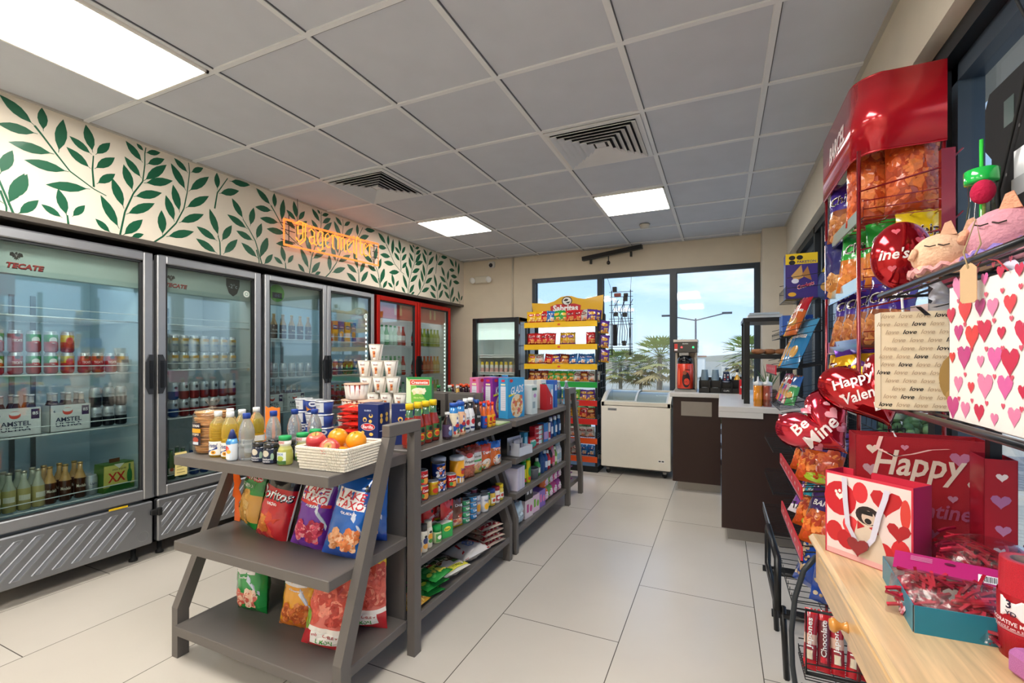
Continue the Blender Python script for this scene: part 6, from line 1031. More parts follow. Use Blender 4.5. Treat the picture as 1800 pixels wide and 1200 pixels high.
Kind('spray_can', 'spray can', spr('2a8a3a', '2a8a3a')).put((-1.32, 3.115, ZB3), PI2-.2, 'green spray can with green cap on the third shelf'); Kind('spray_can', 'spray can', spr('e8d820', '1f9a4a')).put((-1.315, 3.19, ZB3), PI2-.2, 'yellow spray can with tall green cap on the third shelf')
Kind('plastic_tub', 'tub', lambda: MB().lathe([(.045, 0), (.055, .07), (.058, .072), (.058, .078), (.052, .078), (.042, .006)], 18, 'plastic', '7c828a')).put((-1.325, 3.31, ZB3), 0, 'grey open plastic tub on the third shelf')
for i, (y, h, c, d, k_) in enumerate(((3.40, .11, '3aa04a', 'e8f0e0', 'green'), (3.49, .15, '24508a', '1c4a8a', 'dark blue'), (3.57, .14, '2a5a9a', 'd0e0f0', 'blue'), (3.635, .13, 'c8283a', 'f0f0f0', 'red'), (3.69, .15, '2a2a30', 'c83040', 'black'), (3.75, .16, 'e8a8b8', 'e05a80', 'pink'), (3.81, .13, '8ac04a', 'e8f0d0', 'light green'), (3.87, .15, 'e8e8ec', '9ab8c8', 'white'), (3.93, .15, 'e0e0e4', 'b0c8d0', 'pearl'))): Kind('cleaning_bottle', 'bottle', lambda h=h, c=c, d=d: [('body', MB().lathe([(.024, 0), (.028, .006), (.028, h*.75), (.014, h)], 14, 'plastic', c).decals([('r', 0, h*.4, .035, h*.35, d)], cyl(.0282))), ('cap', MB().lathe([(.015, h), (.013, h+.025)], 10, 'plastic', d))]).put((-1.32, y, ZB3), PI2-.3, f'{k_} household bottle on the third shelf of the farther unit')
Kind('clear_wrapped_pack', 'pack', lambda: bagmb(.15, .15, .10, [(0, 'b8ccd4')], [('b', 0, .07, .1, .08, ['c8d8e0', 'a8bcc8'], 14, .018)], seed=63)).put((-1.325, 2.985, ZB4), PI2-.3, 'clear wrapped pale blue pack at the near end of the lowest shelf')
for i, (y, z, c, d, w, k_) in enumerate(((3.16, .293, '1c1c22', 'd8d8d8', .12, 'black and white'), (3.16, .161, 'e8d8dc', 'c8408a', .12, 'white and pink'), (3.30, .161, 'e8c8dc', '7ab83a', .12, 'pink and green'), (3.43, .161, '8a6ac0', 'e87ab0', .12, 'lilac'))): 
    Kind('napkin_pack', 'pack', BT(w, .09, .13 if z < .2 else .11, c, [('r', -.02, .07, .03, .06, d), ('e', .03, .06, .02, .025, d)])).put((-1.33, y, z), PI2-.1, f'{k_} boxed pack on the lowest shelf of the farther unit')
for i, (y, c, k_) in enumerate(((3.56, 'e8742a', 'orange'), (3.67, '7ab84a', 'green'), (3.78, 'd83a8a', 'magenta'), (3.89, 'b03a9a', 'purple'))):
    K = Kind('tissue_pack', 'pack', lambda c=c: bagmb(.10, .11, .10, [(0, c)], [('e', 0, .055, .03, .03, 'f0d8e8'), ('b', 0, .05, .05, .05, ['f0f0f0', 'e8a0c8'], 6, .009)], seed=64, nu=8, nv=8))
    for k in range(2): K.put((-1.335, y, ZB4+.112*k), PI2-.15, f"{k_} wrapped pack, {('lower', 'upper')[k]} one on the lowest farther shelf", 'wrapped packs of the farther unit')
# drinks on the far side of the island
for i, (x, y, c, cap, k_) in enumerate(((-1.93, 2.97, '1c1416', '2f9a4a', 'dark soda bottle with green cap'), (-1.85, 3.0, '2a5a3a', 'e8ece8', 'green soda bottle with white cap'), (-1.77, 2.98, 'd0a850', 'e8e8e8', 'tan soda bottle with white cap'))): sb_('soda_bottle', c, cap, c, .95).put((x-.02, y, .906), 0, k_+' on the back of the island')
oc = sb_('dark_soda_bottle', '2a1018', 'e8592c', '2a1018', .95)
for i in range(7): oc.put((-1.91+.045*(i % 4)+.0, 3.10+.085*(i//4)+.012*i, .906), 0, f"dark soda bottle with orange cap, {ORL[i]} of the cluster", 'dark bottles with orange caps')
bw = Kind('water_jug', 'bottle', lambda: [('body', MB().lathe([(.07, 0), (.078, .01), (.074, .05), (.078, .09), (.074, .13), (.068, .19), (.03, .25), (.022, .265)], 18, 'liquid', '5aa6cc')), ('cap', MB().lathe([(.026, .262), (.026, .285)], 14, 'plastic', '2f8ac8'))])
bw.put((-1.625, 3.24, .906), 0, 'large translucent blue water jug beside the pink cereal box'); bw.put((-1.62, 3.45, .906), 0, 'large translucent blue water jug farther back on the island')
sw = Kind('clear_water_bottle', 'bottle', lambda: [('body', MB().lathe([(.028, 0), (.032, .01), (.028, .05), (.032, .09), (.032, .13), (.013, .185), (.013, .2)], 14, 'liquid', ['9ac8e0', 'b8dcec', '4a90c8', '4a90c8', 'b8dcec', 'b8dcec'])), ('cap', MB().lathe([(.015, .2), (.015, .215)], 12, 'plastic', 'e8eef2'))])
for i in range(5): sw.put((-1.31-.075*i, 4.13, .906), 0, f"clear blue labelled water bottle, {('rightmost', 'second', 'third', 'fourth', 'leftmost')[i]} on the far end unit", 'water bottles on the far end unit')
for i, (y, z) in enumerate(((4.12, .157), (4.12, .215), (4.12, .273))): Kind('purple_pack', 'pack', flatbag(.16, .14, .055, [(0, '8a2a8a')], [('e', 0, .07, .04, .04, 'e8a0d0')], 66)).put((-1.37, y+.08, z), 0, f"purple wrapped pack, {('lowest', 'middle', 'top')[i]} of the pile in the far end unit", 'purple wrapped packs')
for i in range(3): BG['purple'].put((-1.36-.14*i, 4.18, .532), 3.0, f"purple snack bag on the far end unit, {ORL[2-i]} of three", 'purple bags on the far end unit')
# ================= right hand side: racks, gift shelf and table =================
RD = '8f1620'
t = thing('red_snack_rack', 'red wire snack rack with curved red lettered header by the right windows', 'display rack', (0, 0, 0))
hp = [(.42, 2.475)]+[(.42, 2.02)]+[(.42+.09*(1-math.cos(a)), 2.02-.10*math.sin(a)) for a in [PI/2*k/8 for k in range(1, 9)]]+[(.66, 1.92)]
b = MB(); n_ = len(hp)
for z0, z1, o_ in ((2.035, 2.29, 0), (2.03, 2.037, -.004), (2.287, 2.294, -.004)):
    v = []
    for (x, y) in hp:
        nx, ny = (-1, 0) if x < .43 else ((0, -1) if x > .5 else (-.7, -.7)); v += [(x-nx*o_*-1 if o_ else x, y, z0), (x, y-(o_ if x > .5 else 0), z1), (x-nx*.006, y-ny*.006, z0), (x-nx*.006, y-ny*.006, z1)]
    f = []
    for i in range(n_-1): a = 4*i; c = a+4; f += [(a, c, c+1, a+1), (a+2, a+3, c+3, c+2), (a, a+2, c+2, c), (a+1, c+1, c+3, a+3)]
    b.add(v, f, 'redmetal', 'c01626', True)
fH = lambda a, z, o: (.42-.001-o, a, z); b.X = None
T_ = lambda s_, cy, cz, w, h, c, o: b.text(s_, lambda a, z, oo: (.419-oo, cy-a, cz+z), 0, 0, w=w, h=h, col=c, off=o, shear=.15, bold=.03)
T_('BARCEL', 2.20, 2.175, .26, .07, 'e8d8d8', .001); b.obj('header', t)
for x, y in ((.43, 1.93), (.43, 2.46), (.655, 1.93), (.655, 2.46)): b = MB(); b.tube([(x, y, 0), (x, y, 2.04)], .0065, 6, 'redmetal', RD); b.obj('post', t)
b = MB(); b.box(.64, .675, 1.905, 1.925, 1.3, 2.0, 'redmetal', '8f1620'); b.obj('side_plate', t)
def wtray(t, x0, x1, y0, y1, z, c, hgt=.06, rail=None, name='wire_tray', n=10, tilt=0.0):
    b = MB(); zz = lambda x: z+tilt*(x-x0)
    for i in range(n+1): y = y0+(y1-y0)*i/n; b.tube([(x0, y, z+hgt*.5), (x0, y, z), (x1, y, zz(x1)), (x1, y, zz(x1)+hgt)], .0018, 4, 'redmetal' if c == RD else 'paint', c)
    for i in range(4): x = x0+(x1-x0)*i/3; b.tube([(x, y0, zz(x)), (x, y1, zz(x))], .002, 4, 'redmetal' if c == RD else 'paint', c)
    for y in (y0, y1):
        for q in (.5, 1): b.tube([(x0, y, z+hgt*q*.8), (x1, y, zz(x1)+hgt*q)], .0022, 4, 'redmetal' if c == RD else 'paint', c)
    b.obj(name, t)
    if rail:
        b = MB(); b.box(x0-.012, x0-.006, y0, y1, z-.012, z+.034, 'gloss' if rail != 'c8283a' else 'card', rail)
        if rail == 'c8283a':
            for i in range(int((y1-y0)/.09)): b.flat([(y0+.05+.09*i+a, z+.012+q) for a, q in heart2(.011, 12)], lambda a, q, o: (x0-.012-o, a, q), .001, 'card', 'e8e0dc')
        b.box(x0-.014, x0-.004, y0, y1, z-.018, z-.012, 'chrome', 'b8bcc2'); b.obj('price_rail', t)
for k, (z, c, r_) in enumerate(((1.815, RD, 'b4c8c4'), (1.581, RD, 'b4c8c4'), (1.367, RD, '3a4a9a'), (1.15, RD, 'c8283a'))): wtray(t, .445, .65, 1.94, 2.45, z, c, .07, r_)
b = MB()
for z in (1.9, 1.7, 1.5): b.tube([(.43, 1.925, z), (.655, 1.925, z+.05), (.70, 1.925, z+.1)], .003, 5, 'redmetal', RD)
b.obj('side_rods', t)
def chipbag(c, food, name, txt, tc='3a1c10', w=.15, h=.25, c0=None, tq='ffffff', seed=71, z1=.5): return Kind(name, 'snack bag', lambda: bagmb(w, h, .075, [(0, c0 or c), (z1, c)], [('b', 0, h*.25, w*.72, h*.36, food, 34, .019)]+([('t', txt, .005, h*.66, w*.8, h*.2, tq, .2, .15), ('t', txt, .005, h*.66, w*.76, h*.18, tc, .2, .15)] if txt else []), seed=seed))
FO = ['c8501c', 'd8642a', 'b04018', 'e07a3a']
OC = chipbag('b8441c', FO, 'fiery_chips_bag', '', h=.29, w=.16, z1=.9, seed=72)
OC = Kind('fiery_chips_bag', 'snack bag', lambda: bagmb(.16, .29, .10, [(0, '9a2a18'), (.08, 'b8481c'), (.9, 'd8c02a')], [('b', 0, .15, .13, .20, FO, 60, .026)], seed=72))
OC.put((.505, 2.085, 1.822), -.45, 'clear bag of bright orange chili chips under the red header, left one', 'orange chili chip bags', rot=(-.05, 0, -.3)); OC.put((.595, 2.00, 1.822), 0, 'clear bag of bright orange chili chips under the red header, right one', 'orange chili chip bags', rot=(-.02, 0, .1))
NB = ['b87038', 'a85a2a', 'd08a4a']
PC = chipbag('3f2a8a', NB, 'purple_chips_bag', "Chip's", seed=73, c0='8a4a2a'); GC = chipbag('2aa03a', ['d8782a', 'e08a3a', 'c8641c'], 'green_chips_bag', "Chip's", seed=74, c0='c8742a'); YC = chipbag('e0c01c', NB, 'yellow_chips_bag', "Chip's", seed=75, c0='d8b818'); PN = chipbag('2a2a6a', ['c88a4a', 'b87434', 'e0a868'], 'peanut_bag', '', seed=76, z1=.55)
PC.put((.475, 2.33, 1.822), 0, 'purple chips bag on the top tier left of the orange chips', rot=(-.1, 0, -.7)); GC.put((.485, 2.19, 1.588), 0, 'bright green chips bag on the second tier of the red rack', rot=(-.15, .05, -.55), sc=1.0); PN.put((.475, 2.36, 1.588), 0, 'dark bag of peanuts left of the green chips bag', rot=(0, 0, -.6)); GC.put((.55, 2.05, 1.588), 0, 'green chips bag partly behind the round red balloon', rot=(-.1, 0, -.3)); YC.put((.62, 1.985, 1.588), 0, 'yellow chips bag above the round red balloon', rot=(-.05, 0, .1))
for i in range(4): PC.put((.475+.012*i, 2.30-.105*i, 1.374), 0, f"purple chips bag on the third tier of the red rack, {('leftmost', 'second', 'third', 'rightmost')[i]}", 'purple chips bags on the third tier', rot=(-.12, .1, -.75))
TK = Kind('gold_snack_bag', 'snack bag', lambda: bagmb(.17, .22, .07, [(0, '4a2a6a'), (.28, 'e0a81c'), (.9, '5a2f8a')], [('t', 'TAKIS', 0, .125, .15, .06, '5a1c2a', .1), ('t', 'FUEGO', 0, .085, .08, .02, 'd8281c'), ('p', [(-.08, .14), (-.02, .18), (.06, .12), (.0, .15)], '6a2f8a')], mat='foil', seed=77))
TK.put((.47, 2.14, 1.157), 0, 'gold and purple foil snack bag right of the heart balloon stick', rot=(-.3, .1, -.5)); TK.put((.47, 1.985, 1.157), 0, 'gold foil snack bag below the valentine balloon', rot=(-.3, -.1, -.3)); TK.put((.47, 2.31, 1.157), 0, 'gold foil snack bag behind the be mine balloon', rot=(-.3, 0, -.6))
# lower wide trays
t = thing('tiered_snack_rack', 'black rack of wide lower trays with red heart price strips', 'display rack', (0, 0, 0))
for x, y in ((.56, 1.90), (.56, 2.66)): b = MB(); b.box(x-.01, x+.01, y-.01, y+.01, 0, 1.09, 'paint', '16181a'); b.obj('post', t)
for y in (1.90, 2.66): b = MB(); b.box(.26, .56, y-.01, y+.01, .06, .08, 'paint', '16181a'); b.box(.27, .29, y-.01, y+.01, 0, .06, 'paint', '16181a'); b.obj('foot', t)
for z, y0, y1, x0 in ((1.02, 1.91, 2.65, .275), (.835, 1.95, 2.6, .275), (.63, 1.91, 2.5, .27)): wtray(t, x0, .55, y0, y1, z, '1a1c1e', .05, 'c8283a', tilt=.12)
for z, y0, y1, x0 in ((.355, 2.05, 2.60, .26), (.21, 1.90, 2.06, .27)): wtray(t, x0, .55, y0, y1, z, '1a1c1e', .07, None)
GG = Kind('green_striped_packet', 'packet', lambda: bagmb(.13, .20, .03, [(0, 'e0e8e0'), (.2, '2f9a4a'), (.8, 'd0d8d4')], [('p', [(-.06, .05), (-.05, .05), (.0, .17), (-.01, .17)], 'e8f0e8'), ('p', [(.02, .05), (.03, .05), (.05, .17), (.04, .17)], 'c8302c')], seed=78))
for i, y in enumerate((2.55, 2.45)): GG.put((.33, y, 1.03), 0, f"green and white striped packet lying back on the upper tray, {ORL[i]}", 'green packets', rot=(-.9, 0, -PI2))
BP = Kind('bread_snack_packet', 'packet', lambda: bagmb(.14, .19, .04, [(0, 'c8b8a0'), (.2, 'b8885a'), (.8, '8a9ac8')], [('p', [(-.06, .03), (-.04, .03), (-.02, .16), (-.04, .16)], 'e8e0e8'), ('p', [(.0, .03), (.02, .03), (.04, .16), (.02, .16)], 'e8e0e8'), ('b', 0, .06, .1, .05, ['b87838', 'd09a5a'], 10, .014)], seed=79))
BP.put((.33, 2.49, .845), 0, 'brown and blue striped snack packet at the left of the second tray', rot=(-.8, 0, -1.3))
AB = lambda c, nm, s_: Kind(nm, 'snack bag', lambda: bagmb(.17, .22, .07, [(0, 'b8501c'), (.55, c), (.9, c)], [('b', 0, .075, .13, .10, ['d8641c', 'c84a18', 'e8883a', 'b83a18'], 34, .017), ('e', .01, .02, .05, .016, 'a8c83a'), ('t', 'BARCEL', 0, .15, .10, .022, 'f0f0f0', .1), ('e', .045, .15, .012, .012, 'e8b01c')], seed=s_))
A1 = AB('3f2f6a', 'purple_topped_snack_bag', 81); A2 = AB('1f9ab0', 'teal_topped_snack_bag', 82)
A1.put((.33, 2.30, .85), 0, 'purple topped bag of orange snacks with lime picture', rot=(-.5, 0, -.85)); A1.put((.33, 2.10, .85), 0, 'purple topped bag of orange snacks under the heart balloon', rot=(-.45, 0, -.7))
CR = Kind('round_chip_bag', 'snack bag', lambda: bagmb(.17, .20, .06, [(0, 'e8e4ea'), (.15, '7a3f9a'), (.8, '4a3a7a')], [('e', -.02, .10, .035, .025, 'e8b070'), ('e', .03, .09, .03, .025, 'e0a060'), ('e', -.03, .14, .02, .015, 'e8c890'), ('t', 'TAKIS', 0, .03, .13, .03, '2a2a2a')], seed=83))
CR.put((.33, 2.38, .64), 0, 'purple snack bag with pale chips picture on the third tray', rot=(-.6, 0, -.9)); A2.put((.33, 2.19, .645), 0, 'teal topped bag of orange snacks at the front of the third tray', rot=(-.5, 0, -.8)); A1.put((.33, 2.0, .645), 0, 'purple topped bag of orange snacks at the near edge of the third tray', rot=(-.5, 0, -.7))
BB = Kind('blue_biscuit_bag', 'snack bag', lambda: bagmb(.17, .26, .09, [(0, '1c48a8'), (.9, '2050b8')], [('b', -.045, .12, .05, .16, ['c8b08a', 'b89a78', 'd8c8a8'], 22, .010), ('r', .04, .15, .06, .02, 'e8ecf8'), ('e', .04, .2, .02, .012, 'd8302c')], seed=84))
BB.put((.345, 2.30, .362), 0, 'large bright blue biscuit bag standing in the low black tray', rot=(-.25, .15, -.8)); BB.put((.40, 2.15, .362), 0, 'large bright blue biscuit bag behind the wooden table corner', rot=(-.1, .1, -.4))
CB = Kind('red_candy_tube', 'candy bar', lambda: bagmb(.042, .20, .034, [(0, 'c8202c'), (.16, '9a2a38'), (.4, 'd8b0a0'), (.55, 'a82838'), (.9, 'c8202c')], [('t', 'Japones', 0, .12, .10, .022, 'f4f0f0', 0, PI2), ('r', 0, .05, .02, .03, 'e8d8c0')], seed=85, nu=8, nv=12))
CH = Kind('chocolate_tube', 'candy bar', lambda: bagmb(.042, .20, .034, [(0, 'c8202c'), (.12, '6a1c2a'), (.85, 'c8202c')], [('t', 'Chocolate', 0, .11, .12, .018, 'f0e8e8', 0, PI2), ('r', 0, .04, .02, .02, 'd83040')], seed=86, nu=8, nv=12))
for i in range(6): (CB if i % 3 != 1 else CH).put((.29+.043*i, 1.955, .217), 0, f"red wrapped candy tube in the low basket, {ORL[i]} of six", 'red candy tubes in the low basket', rot=(-.35, .08*math.sin(i*3), -.25+.1*math.sin(i)))
t = thing('black_basket', 'black wire basket with rounded frame on the floor below the trays', 'basket', (0, 0, 0))
b = MB(); b.tube([(.215, 2.20, .50), (.215, 2.62, .50), (.215, 2.64, .47), (.215, 2.64, .30), (.215, 2.20, .30)], .014, 7, 'plastic', '131416', closed=True)
b.tube([(.235, 2.20, .27), (.42, 2.20, .27)], .01, 6, 'plastic', '131416'); b.tube([(.24, 2.62, .27), (.42, 2.62, .27)], .01, 6, 'plastic', '131416'); b.obj('frame', t)
for y in (2.22, 2.6): b = MB(); b.tube([(.235, y, .30), (.25, y, .0)], .012, 6, 'plastic', '131416'); b.obj('leg', t)
t = thing('black_hoop', 'curved black metal hoop bowing out beside the low candy basket', 'hoop', (0, 0, 0))
b = MB(); b.tube([(.30+0, 1.875, .655), (.262, 1.875, .60), (.236, 1.875, .50), (.225, 1.875, .38), (.228, 1.875, .26), (.245, 1.875, .13), (.275, 1.875, .04), (.31, 1.875, .012)], .009, 7, 'paint', '2c3136'); b.obj('hoop', t)
b = MB(); b.tube([(.27, 1.885, .46), (.27, 1.885, .24), (.60, 1.885, .24), (.60, 1.885, .46)], .006, 6, 'paint', '16181a', closed=True)
for z in (.20, .16, .12): b.tube([(.255, 1.885, z), (.60, 1.885, z)], .003, 4, 'paint', '16181a')
b.obj('guard_rail', t)
# cookie rack farther back
t = thing('cookie_rack', 'black wire cookie rack with empty lower trays beside the dark counter', 'display rack', (0, 0, 0)); BK = '14171a'
for x, y, zt_ in ((.57, 2.74, 2.12), (.57, 3.30, 2.12)): b = MB(); b.box(x-.018, x+.018, y-.018, y+.018, 0, zt_, 'paint', BK); b.obj('post', t)
for y in (2.74, 3.30): b = MB(); b.box(.24, .57, y-.012, y+.012, .0, .03, 'paint', BK); b.obj('foot', t)
wtray(t, .33, .56, 2.95, 3.28, 1.66, BK, .14, None, n=8)
for z, x0, y0, r_ in ((1.44, .29, 2.80, None), (1.26, .27, 2.76, 'c8283a'), (1.06, .28, 2.78, None)): wtray(t, x0, .56, y0, 3.28, z, BK, .07, r_, tilt=.2)
for z in (.84, .62, .40): wtray(t, .25, .56, 2.76, 3.28, z, BK, .03, '9aa4ae' if z < .5 else None, n=16)
t = thing('cookie_box', 'purple and yellow tall biscuit carton in the top wire basket', 'biscuit box', (.415, 3.10, 1.668), -.02)
b = boxmb(.155, .10, .255, '3a2a7a', [('r', 0, .225, .155, .06, 'e8c41c'), ('e', -.045, .232, .016, .013, '15151a'), ('e', -.008, .232, .016, .013, '15151a'), ('e', -.045, .205, .016, .013, '15151a'), ('t', 'PAKETON', .025, .207, .09, .014, '2a2a6a'), ('p', [(-.05, .13), (.0, .19), (.01, .12), (-.03, .10)], 'c89a5a'), ('p', [(.0, .13), (.03, .18), (.05, .10)], 'a8743a'), ('t', 'Crackets', .02, .075, .085, .024, 'f4f4f0', .2, .3), ('t', 'Crackets', .02, .075, .082, .021, 'c8283a', .2, .3), ('e', -.03, .10, .018, .014, 'd8d8e8'), ('e', -.045, .025, .02, .012, 'e8b030')], top='e8c41c'); b.obj('carton', t)
fp = lambda c, d, nm, s_, w=.11, h=.20: Kind(nm, 'biscuit pack', lambda: bagmb(w, h, .04, [(0, c), (.6, d)], [('e', 0, h*.3, w*.25, h*.12, 'd0a058'), ('t', 'Gamesa', 0, h*.62, w*.8, h*.1, 'f4f0e8', .15)], seed=s_, nu=8, nv=8))
fp('4a5a8a', 'c8b02a', 'blue_yellow_bag', 91, .12, .22).put((.50, 3.06, 1.668), 0, 'blue and yellow packet leaning in the top wire basket', rot=(-.1, .5, .1))
K_bb = Kind('blue_cracker_box', 'biscuit box', BT(.15, .07, .11, '2a5ab0', [('r', 0, .06, .10, .03, '8ab8e8'), ('t', 'Saladitas', 0, .06, .08, .018, '1c3a8a')], side='3a6ac0')); K_bb.put((.40, 3.12, 1.468), .0, 'blue cracker carton on the second tier of the cookie rack'); K_bb.put((.40, 3.205, 1.468), .0, 'blue cracker carton at the far edge of the second tier')
K_or = fp('e0a828', 'e8b838', 'yellow_biscuit_pack', 92, .06, .20); K_rp = fp('c8642a', 'b8202c', 'red_biscuit_pack', 93, .062, .23); K_blu = fp('2a7ab0', '4a9ac8', 'blue_biscuit_pack', 94, .10, .30)
for i, (K, x, y, z, l_) in enumerate(((K_rp, .34, 2.84, 1.455, 'red biscuit sleeve leaning on the second tier, nearest'), (K_rp, .34, 2.915, 1.455, 'red biscuit sleeve leaning on the second tier, beside the first'), (K_or, .34, 2.985, 1.455, 'golden biscuit sleeve leaning beyond the two red ones'), (K_or, .33, 3.15, 1.28, 'golden wafer sleeve at the far end of the third tier'), (K_or, .34, 3.225, 1.28, 'golden wafer sleeve second from the far end, third tier'))): K.put((x, y, z), 0, l_, rot=(-.5, 0, -.9))
K_or2 = fp('d89a3a', 'e0c02a', 'long_cracker_sleeve', 95, .09, .27); K_or2.put((.33, 3.055, 1.28), 0, 'yellow long cracker sleeve slanting over the red strip tray', rot=(-.5, 0, -.9))
for i in range(2): K_blu.put((.33, 2.82+.112*i, 1.28), 0, f"blue chocolate biscuit packet slanting on the third tier, {('nearer', 'farther')[i]} one", 'slanting blue packets', rot=(-.5, 0, -.9))
mx_ = ['c8283a', 'e0a028', '3a6ab0', 'd85a9a', '8a3a2a', 'e8e0d8', 'c8283a', '4a9a5a']
for i, c in enumerate(mx_): fp(c, mx_[(i+3) % 8], 'wafer_packet', 100+i, .06, .17).put((.325, 3.24-.062*i, 1.085), 0, f"{('red', 'amber', 'blue', 'pink', 'brown', 'pale', 'second red', 'green')[i]} small wafer packet on the fourth tier of the cookie rack", 'small wafer packets', rot=(-.5, .1*math.sin(i*5), -.9+.15*math.sin(i*3)))
# foil balloons
def heartballoon(s, c, ds, name, seed=1):
    def f():
        b = MB(); H_ = heart2(1.0, 40); N_ = 12; v = []; 
        def dep(k): return max(0.0, 1-k*k)**.5
        for sg in (1, -1):
            def fn(u, v_):
                i = u*40; i0 = int(i) % 40; i1 = (i0+1) % 40; q = i-int(i); px_ = H_[i0][0]*(1-q)+H_[i1][0]*q; pz_ = H_[i0][1]*(1-q)+H_[i1][1]*q
                a = math.atan2(pz_, px_); wr = 1+.018*math.sin(a*34)*v_**3
                return (s*px_*v_*wr*sg, -sg*s*.42*dep(v_)*(1+.03*math.sin(a*34)*v_), s*pz_*v_*wr)
            b.grid(fn, 40, N_, 'balloon', c)
        def top(x, z, o):
            a = math.atan2(z, x if abs(x) > 1e-6 else 1e-6); r = math.hypot(x, z)/s
            R_ = max(abs(p[0]*math.cos(a)+p[1]*math.sin(a)) for p in H_ if abs(math.atan2(p[1], p[0])-a) < .25 or abs(abs(math.atan2(p[1], p[0])-a)-2*PI) < .25) if True else 1
            return (x, -s*.42*dep(min(.97, r/max(.3, R_)))-o-.002, z)
        b.decals(ds, top, 'film'); st = MB(); st.tube([(0, 0, -.88*s), (.0, .0, -s*1.9)], .0028, 8, 'plastic', 'e8e4e0'); return [('balloon', b), ('stick', st)]
    return Kind(name, 'balloon', f)
W_ = 'f6eeee'
heartballoon(.128, 'c8283f', [('t', 'Be', -.045, .05, .055, .035, W_, .2, .1), ('t', 'Mine', -.01, -.0, .12, .045, W_, .2, .1), ('h', .055, .02, .022, 'e8a0b0'), ('h', .01, .075, .018, 'e07a90'), ('h', .045, -.035, .02, 'e07a90'), ('h', .07, .055, .012, 'f0b0c0'), ('h', -.05, -.04, .016, 'e07a90')], 'heart_balloon').put((.315, 1.885, 1.09), 0, 'pink and red foil heart balloon reading Be Mine', rot=(-.15, -.75, .05))
heartballoon(.138, 'c01824', [('t', 'Happy', -.035, .055, .11, .04, W_, .2), ('t', "Valentine's", 0, .01, .17, .035, W_, .2), ('t', 'Day', .02, -.04, .075, .035, W_, .2), ('h', .02, .085, .010, 'f0d0d0'), ('h', .07, .05, .010, 'f0d0d0'), ('h', .055, -.02, .010, 'f0d0d0'), ('h', -.08, .02, .008, 'f0d0d0')], 'heart_balloon').put((.437, 1.80, 1.22), 0, "red foil heart balloon reading Happy Valentine's Day", rot=(-.1, -.4, -.1))
b = MB(); b.ball((0, 0, 0), .07, 24, 'balloon', 'c01220', sy=.62, sz=1.32); b.decals([('t', "ine's", -.025, .0, .06, .03, 'f0e8e8', .2), ('h', .03, .03, .012, 'd86070'), ('h', -.02, .06, .01, 'd86070'), ('h', .02, -.05, .012, 'd86070'), ('h', -.03, -.04, .01, 'd86070')], lambda x, z, o: (x, -(.07*.62)*math.sqrt(max(.05, 1-(x/.07)**2-(z/.0924)**2))-o-.001, z), 'film'); b.tube([(.0, 0, -.09), (.01, .0, -.26)], .003, 8, 'plastic', 'e8e4e0')
o = b.obj('round_balloon'); o.location = (.452, 1.60, 1.615); tag(o, 'long round red foil balloon behind the crocheted dolls', 'balloon')
# black gift shelf
GZ1, GZ2, TZ_ = 1.512, 1.215, .75
t = thing('gift_shelf', 'black metal gift shelf over the table carrying crocheted dolls and gift bags', 'shelf', (0, 0, 0))
for z in (GZ1, GZ2):
    b = MB(); b.tube([(.40, .35, z-.008), (.40, 1.58, z-.008)], .0075, 8, 'metal', '3a3d42'); b.obj('front_rail', t); b = MB()
    for x in (.44, .48, .52, .56, .60, .635): b.tube([(x, .35, z-.006), (x, 1.58, z-.006)], .0035, 5, 'paint', '17181b')
    for y in (.36, .8, 1.2, 1.57): b.tube([(.40, y, z-.012), (.64, y, z-.012)], .004, 5, 'paint', '17181b')
    b.obj('shelf_rods', t)
for x, y in ((.655, .36), (.655, 1.575)): b = MB(); b.box(x-.035, x-.012, y-.012, y+.012, TZ_+.001, 1.75, 'paint', '17181b'); b.obj('upright', t)
# crocheted pig dolls
def pig(skin, ruff, big, ear):
    def f():
        b = MB(); 
        b.ball((0, 0, .048), .052, 20, 'knit', skin, sy=.9, sz=.92); b.ball((.075, .01, .055), .058, 20, 'knit', big, sx=1.15, sy=.9, sz=.95)
        b.ball((-.03, -.02, -.0+.012), .016, 10, 'knit', skin); b.ball((.03, -.04, .012), .017, 10, 'knit', skin)
        o = [('body', b)]; s_ = MB(); s_.lathe([(.014, 0), (.014, .008), (.011, .012)], 12, 'knit', ear, M=Matrix.Translation((-.042, -.018, .05)) @ Matrix.Rotation(-1.2, 4, 'Y')); o.append(('snout', s_))
        for x, y in ((.01, -.028), (.045, -.03)): e = MB(); e.prism([(-.014, 0), (.014, 0), (.004, .03), (-.006, .026)], -.005, .005, 'y', 'knit', ear, M=Matrix.Translation((x, y+.01, .088))); o.append(('ear', e))
        l = MB()
        for k in (0, .022): l.tube([(-.030+k, -.042-.003*k*20, .066), (-.022+k, -.047, .062), (-.012+k, -.047, .064)], .0014, 5, 'plastic', '2a1c18')
        o.append(('eyelashes', l)); r = MB()
        pts = []
        for i in range(60): a = 2*PI*i/60; pts.append((.02+.072*math.cos(a)+.0, .002+.056*math.sin(a), .022+.005*math.sin(a*16)+.012*math.cos(a)))
        r.tube(pts, .0065, 5, 'knit', ruff, closed=True); o.append(('ruffle', r)); return o
    return f
Kind('crocheted_pig', 'doll', pig('e8c0a0', 'e0a0a0', 'e8c8a8', 'e8b898')).put((.443, 1.32, GZ1), -.25, 'small peach crocheted pig doll with pink ruffle on the upper shelf')
Kind('crocheted_pig', 'doll', pig('d898a8', '8a78c0', 'cf9cc8', 'e8a888')).put((.485, 1.17, GZ1+.0), -.55, 'larger pink and lilac crocheted pig doll with purple ruffle', sc=1.08)
